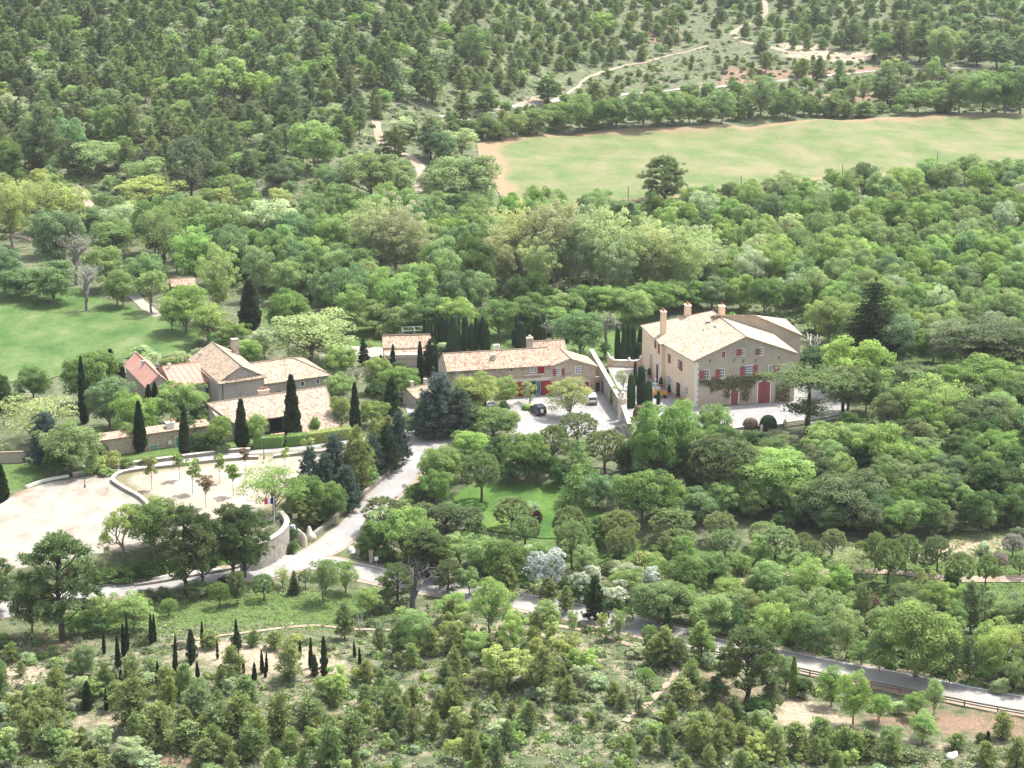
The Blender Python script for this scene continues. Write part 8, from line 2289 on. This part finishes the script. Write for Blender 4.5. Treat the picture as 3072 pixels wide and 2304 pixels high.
for pl_, dx_, dy_, mx_, sd_ in (([(2240, 352), (2700, 335), (2700, 1090), (2240, 1120)], 84, 40, wood, 61), ([(2240, 1340), (2680, 1350), (2680, 1560), (2240, 1490)], 80, 42, wood, 62), ([(2240, -14), (2700, -14), (2700, 225), (2240, 236)], 56, 32, hillmix, 63),
                            ([(2240, 1580), (2600, 1660), (2600, 1690), (2240, 1690)], 70, 36, young, 64), ([(-480, -14), (-30, -14), (-30, 480), (-480, 480)], 58, 34, hillmix, 65), ([(-480, 480), (-60, 480), (-60, 585), (-480, 585)], 84, 40, wood, 66),
                            ([(-420, 1380), (-30, 1350), (-30, 1690), (-420, 1690)], 72, 38, young, 67), ([(-480, 840), (-60, 840), (-60, 980), (-480, 1000)], 90, 44, wood, 68)):
    scatter(pl_, dx_, dy_, mx_, '', '', sd_, near=0.3, far=9999, mass=OUT)
merged('outlying_wood', None, OUT, np.random.default_rng(79), 2200)
flush()
merged('far_pine_wood', None, MASS_L, np.random.default_rng(77))
merged('far_hill_scrub', None, MASS_R, np.random.default_rng(78))
# hedges, creepers
def leaf_box(name, label, cat, poly, h, col, seed, n, L=0.22):
    rg = np.random.default_rng(seed)
    lf = Leafy()
    P = np.array(poly)
    b = MB()
    c = P.mean(0)
    lowp = [(p[0], p[1], float(hz(p[0], p[1])) - 0.2) for p in (c + (P - c) * 0.97)]
    z = np.mean([q[2] for q in lowp]) + 0.2
    b.prism(lowp, (0, 0, h + 0.12))
    m = len(P)
    for k in range(m):
        a, q = P[k], P[(k + 1) % m]
        e = (q - a) / np.linalg.norm(q - a)
        nrm_ = np.array([e[1], -e[0]])
        if (nrm_ @ (a - c)) < 0: nrm_ = -nrm_
        cnt = int(n * np.linalg.norm(q - a) * h)
        t = rg.random((cnt, 1))
        hh = rg.random((cnt, 1)) * h
        C = np.concatenate([a + (q - a) * t + nrm_ * (0.05 + 0.08 * rg.normal(size=(cnt, 1))), z + hh], 1)
        lf.blades(C, np.tile([nrm_[0], nrm_[1], 0.4], (cnt, 1)), L, L * 0.65, rg, 0.6)
    x0, x1, y0, y1 = P[:, 0].min(), P[:, 0].max(), P[:, 1].min(), P[:, 1].max()
    X, Y = x0 + (x1 - x0) * rg.random(int(n * (x1 - x0) * (y1 - y0))), y0 + (y1 - y0) * rg.random(int(n * (x1 - x0) * (y1 - y0)))
    ok = in_poly(X, Y, P)
    C = np.stack([X[ok], Y[ok], z + h + 0.06 * rg.normal(size=ok.sum()) + 0.1 * np.sin(X[ok] * 2)], 1)
    lf.blades(C, np.tile([0, 0, 1.0], (len(C), 1)), L, L * 0.65, rg, 0.6)
    o = link(name, lf.mesh(name, 'leaf', (np.array(b.v), b.f)))
    o.color = (*COLS[col], 1)
    tag(o, label, cat)
leaf_box('clipped_hedge', 'clipped box hedge left of the barn steps, beside the lane lamp', 'hedge', pxpoly('N', [(655, 1225), (1010, 1205), (1030, 1165), (690, 1180)]), 2.1, 'dl', 1, 42)
leaf_box('clipped_hedge', 'clipped box hedge below the large cypress', 'hedge', pxpoly('N', [(1065, 1195), (1310, 1170), (1320, 1130), (1080, 1150)]), 2.0, 'dl', 2, 42)
leaf_box('clipped_hedge', 'longest clipped hedge along the foot of the barn roof', 'hedge', pxpoly('N', [(1330, 1170), (1850, 1100), (1850, 1060), (1340, 1130)]), 2.1, 'g3', 3, 42)
def creeper(name, label, wall, c, polys, n, col, seed, L=0.28):
    rg = np.random.default_rng(seed)
    lf = Leafy()
    b = wall.b
    for poly in polys:
        Q = np.array([wall.px(c, x, y) for x, y in poly])
        x0, x1, y0, y1 = Q[:, 0].min(), Q[:, 0].max(), Q[:, 1].min(), Q[:, 1].max()
        m = int(n * (x1 - x0) * (y1 - y0))
        X, Y = x0 + (x1 - x0) * rg.random(m), y0 + (y1 - y0) * rg.random(m)
        X2, Y2 = X + rg.normal(size=m) * 0.25, Y + rg.normal(size=m) * 0.25
        ok = in_poly(X2, Y2, Q) & (vnoise(X * 1.1, Y * 1.1, seed) > 0.1)
        W3 = []
        for t, z in zip(X[ok], Y[ok]):
            l = wall.pt(t, z, 0.06 + 0.28 * rg.random() ** 2)
            W3.append(b.P + b.U * l[0] + b.W * l[1] + np.array([0, 0, l[2]]))
        n3 = b.U * wall.n[0] + b.W * wall.n[1]
        C = np.array(W3)
        tint = vnoise(X[ok] * 0.8, Y[ok] * 0.8, seed + 3) * 0.75 + 0.25 * rg.random(len(C))
        lf.blades(C, np.tile(n3 + np.array([0, 0, 0.5]), (len(C), 1)), L, L * 0.7, rg, 0.6, tint)
    o = link(name, lf.mesh(name, 'leaf'))
    o.color = (*COLS[col], 1)
    tag(o, label, 'climbing plant')
COLS['iv'] = (0.14, 0.155, 0.05)
creeper('climbing_vine', 'brownish green vine trained across the grey gable of the pale house', g, 'K',
        [[(780, 1075), (960, 1045), (1250, 1025), (1500, 1000), (1650, 985), (1800, 972), (1805, 1040), (1650, 1062), (1500, 1090), (1460, 1135), (1430, 1200), (1405, 1320), (1320, 1310), (1330, 1180), (1180, 1190), (1172, 1290), (1110, 1270), (1120, 1180), (1050, 1172), (960, 1215), (930, 1135), (840, 1130)],
         [(1742, 1110), (1925, 1098), (1918, 1312), (1742, 1342)]], 60, 'iv', 31)
creeper('climbing_vine', 'green creeper under the left eaves of the courtyard farmhouse', mw, 'L', [[(350, 440), (470, 440), (466, 500), (360, 500)], [(185, 455), (260, 455), (255, 520), (190, 540)]], 22, 'g1', 32)
# ------------------------------------------------------------------ low cover nobody could count
def cover(name, poly, n, cols, size, seed, c='V', blades=9, mrg=0.4, keepf=None, clump=0.0):
    rg = np.random.default_rng(seed)
    P = [(x * 1.38879, y * 1.38879) for x, y in poly]
    xs, ys = [p[0] for p in P], [p[1] for p in P]
    PX, PY = min(xs) + (max(xs) - min(xs)) * rg.random(n * 2), min(ys) + (max(ys) - min(ys)) * rg.random(n * 2)
    ok = in_poly(PX, PY, P)
    if clump: ok &= vnoise(PX / 38, PY / 20, seed) > clump
    PX, PY = PX[ok][:n], PY[ok][:n]
    pts = np.array([ground(a, q) for a, q in zip(PX, PY)])
    bad = np.zeros(len(pts), bool)
    for pl in NOGO + FOOT:
        bad |= in_poly(pts[:, 0], pts[:, 1], pl)
    for ln, hw in ROADS.values():
        for i in range(0, len(ln), 2):
            bad |= np.hypot(pts[:, 0] - ln[i, 0], pts[:, 1] - ln[i, 1]) < hw + mrg
    pts = pts[~bad]
    m = len(pts)
    sz = size[0] + (size[1] - size[0]) * rg.random(m) ** 2
    d = sph(rg, m * blades).reshape(m, blades, 3)
    d[..., 2] = np.abs(d[..., 2]) * 0.75
    C = (pts[:, None, :] + d * (sz * 0.75)[:, None, None]).reshape(-1, 3)
    lf = Leafy()
    lf.blades(C, unit(d.reshape(-1, 3) + np.array([0, 0, 0.4])), np.repeat(sz * 0.8, blades), np.repeat(sz * 0.5, blades), rg, 0.5)
    me = lf.mesh(name, 'low_cover')
    cc = np.array([COLS[k] for k in cols])[rg.integers(len(cols), size=m)] * (0.75 + 0.5 * rg.random((m, 1)))
    ca_ = me.color_attributes.new('col', 'FLOAT_COLOR', 'POINT')
    full = np.repeat(cc, blades * 4, axis=0)
    ca_.data.foreach_set('color', np.concatenate([full, np.ones((len(full), 1))], 1).astype(np.float32).ravel())
    o = link(name, me)
    o['kind'] = 'stuff'
COLS['dry'] = (0.27, 0.245, 0.15)
COLS['th'] = (0.17, 0.19, 0.125)
cover('scrub_cover', [(-30, 1370), (380, 1350), (700, 1345), (900, 1300), (1300, 1340), (1500, 1400), (1660, 1440), (1800, 1500), (2240, 1590), (2240, 1690), (-30, 1690)], 12000, ['th', 'dg', 'dry', 'pb', 'gs', 'g6', 'th'], (0.2, 0.6), 41, clump=0.34)
cover('scrub_cover', [(700, -14), (2240, -14), (2240, 235), (1980, 240), (1300, 275), (1000, 300), (830, 300), (1000, 150)], 6500, ['th', 'dg', 'dg', 'dry', 'g6'], (0.3, 0.85), 42, clump=0.34)
cover('undergrowth', [(-30, -14), (1000, -14), (1000, 300), (700, 480), (300, 520), (-30, 520)], 6000, ['dg', 'g4', 'th', 'g6', 'dry'], (0.3, 0.9), 43, clump=0.3)
cover('undergrowth', [(1380, 940), (1750, 955), (1900, 890), (2240, 770), (2240, 1140), (1900, 1140), (1380, 980)], 4000, ['g4', 'dg', 'g1', 'g4'], (0.4, 1.0), 44)
cover('undergrowth', [(300, 540), (1000, 480), (1420, 480), (2240, 372), (2240, 790), (1900, 760), (1420, 650), (900, 655), (560, 650)], 6000, ['g4', 'g1', 'g6', 'dg'], (0.4, 1.1), 45)
cover('undergrowth', [(760, 1190), (1640, 1210), (2240, 1330), (2240, 1520), (1700, 1405), (1200, 1290), (860, 1240)], 3500, ['g4', 'g1', 'g6', 'dg', 'dry'], (0.3, 0.8), 46)
cover('bushy_cover', [(-30, -14), (2240, -14), (2240, 235), (1300, 275), (830, 300), (700, 480), (300, 520), (-30, 520)], 2600, ['dg', 'g6', 'th', 'g1', 'py', 'gs'], (0.9, 1.8), 51, blades=80, clump=0.25)
cover('bushy_cover', [(380, 1390), (900, 1330), (1300, 1350), (1660, 1450), (2240, 1600), (2240, 1690), (-30, 1690), (-30, 1500)], 500, ['dg', 'th', 'g6', 'dg', 'pb'], (0.6, 1.2), 52, blades=90, clump=0.35)
cover('bushy_cover', [(870, 292), (1250, 218), (1750, 180), (2240, 158), (2240, 238), (1700, 260), (1300, 280), (1000, 312)], 400, ['g1', 'g6', 'dg'], (0.9, 1.7), 53, blades=90)
cover('bushy_cover', [(300, 530), (1000, 480), (1420, 480), (2240, 372), (2240, 790), (1900, 760), (1420, 650), (900, 655), (560, 650)], 500, ['g4', 'g1', 'g6', 'dg'], (0.9, 1.8), 54, blades=90)
cover('bushy_cover', [(760, 1190), (1640, 1210), (2240, 1330), (2240, 1520), (1700, 1405), (1200, 1290), (860, 1240)], 350, ['g4', 'g1', 'g6', 'dg'], (0.7, 1.3), 55, blades=90)
cover('grass_tufts', [(60, 1340), (300, 1290), (600, 1262), (850, 1290), (870, 1330), (760, 1365), (300, 1375), (60, 1385)], 3500, ['g6', 'g6', 'pb', 'dry'], (0.15, 0.4), 47)
cover('grass_tufts', [(190, 1238), (335, 1213), (470, 1198), (560, 1198), (560, 1215), (450, 1234), (330, 1254), (210, 1268)], 1600, ['g1', 'g2', 'g4'], (0.2, 0.5), 48)
cover('grass_tufts', [(1600, 1180), (1850, 1190), (2070, 1150), (2240, 1140), (2240, 1330), (1960, 1300), (1640, 1255)], 3500, ['g6', 'g2', 'dry', 'g1'], (0.15, 0.4), 49)
cover('bank_cover', [(630, 1180), (720, 1115), (800, 1040), (850, 960), (830, 950), (760, 1030), (650, 1110), (610, 1140)], 1500, ['th', 'dry', 'g4', 'g6'], (0.2, 0.5), 50)
print('scattered', N_, 'objects', len(bpy.data.objects), 'faces', sum(len(m.polygons) for m in bpy.data.meshes))
# ------------------------------------------------------------------ thin spring haze in the valley air
hb = MB()
zlo, zhi = float(TZ.min()) - 1.0, max(float(TZ.max()) + 25.0, CAM_H + 6.0)
hb.box((0, (GY0 + GY1) / 2 - 90, (zlo + zhi) / 2), (GX1 - GX0 + 24, GY1 - GY0 + 204, zhi - zlo))
hm = bpy.data.materials.new('haze')
n, out = nodes_of(hm)
vol = N(n, 'ShaderNodeVolumePrincipled')
vol.inputs['Color'].default_value = (0.93, 0.96, 1.0, 1)
vol.inputs['Density'].default_value = HAZE
vol.inputs['Anisotropy'].default_value = 0.2
n.links.new(vol.outputs[0], out.inputs['Volume'])
MATS['haze'] = hm
hb.build('haze', 'haze')['kind'] = 'stuff'
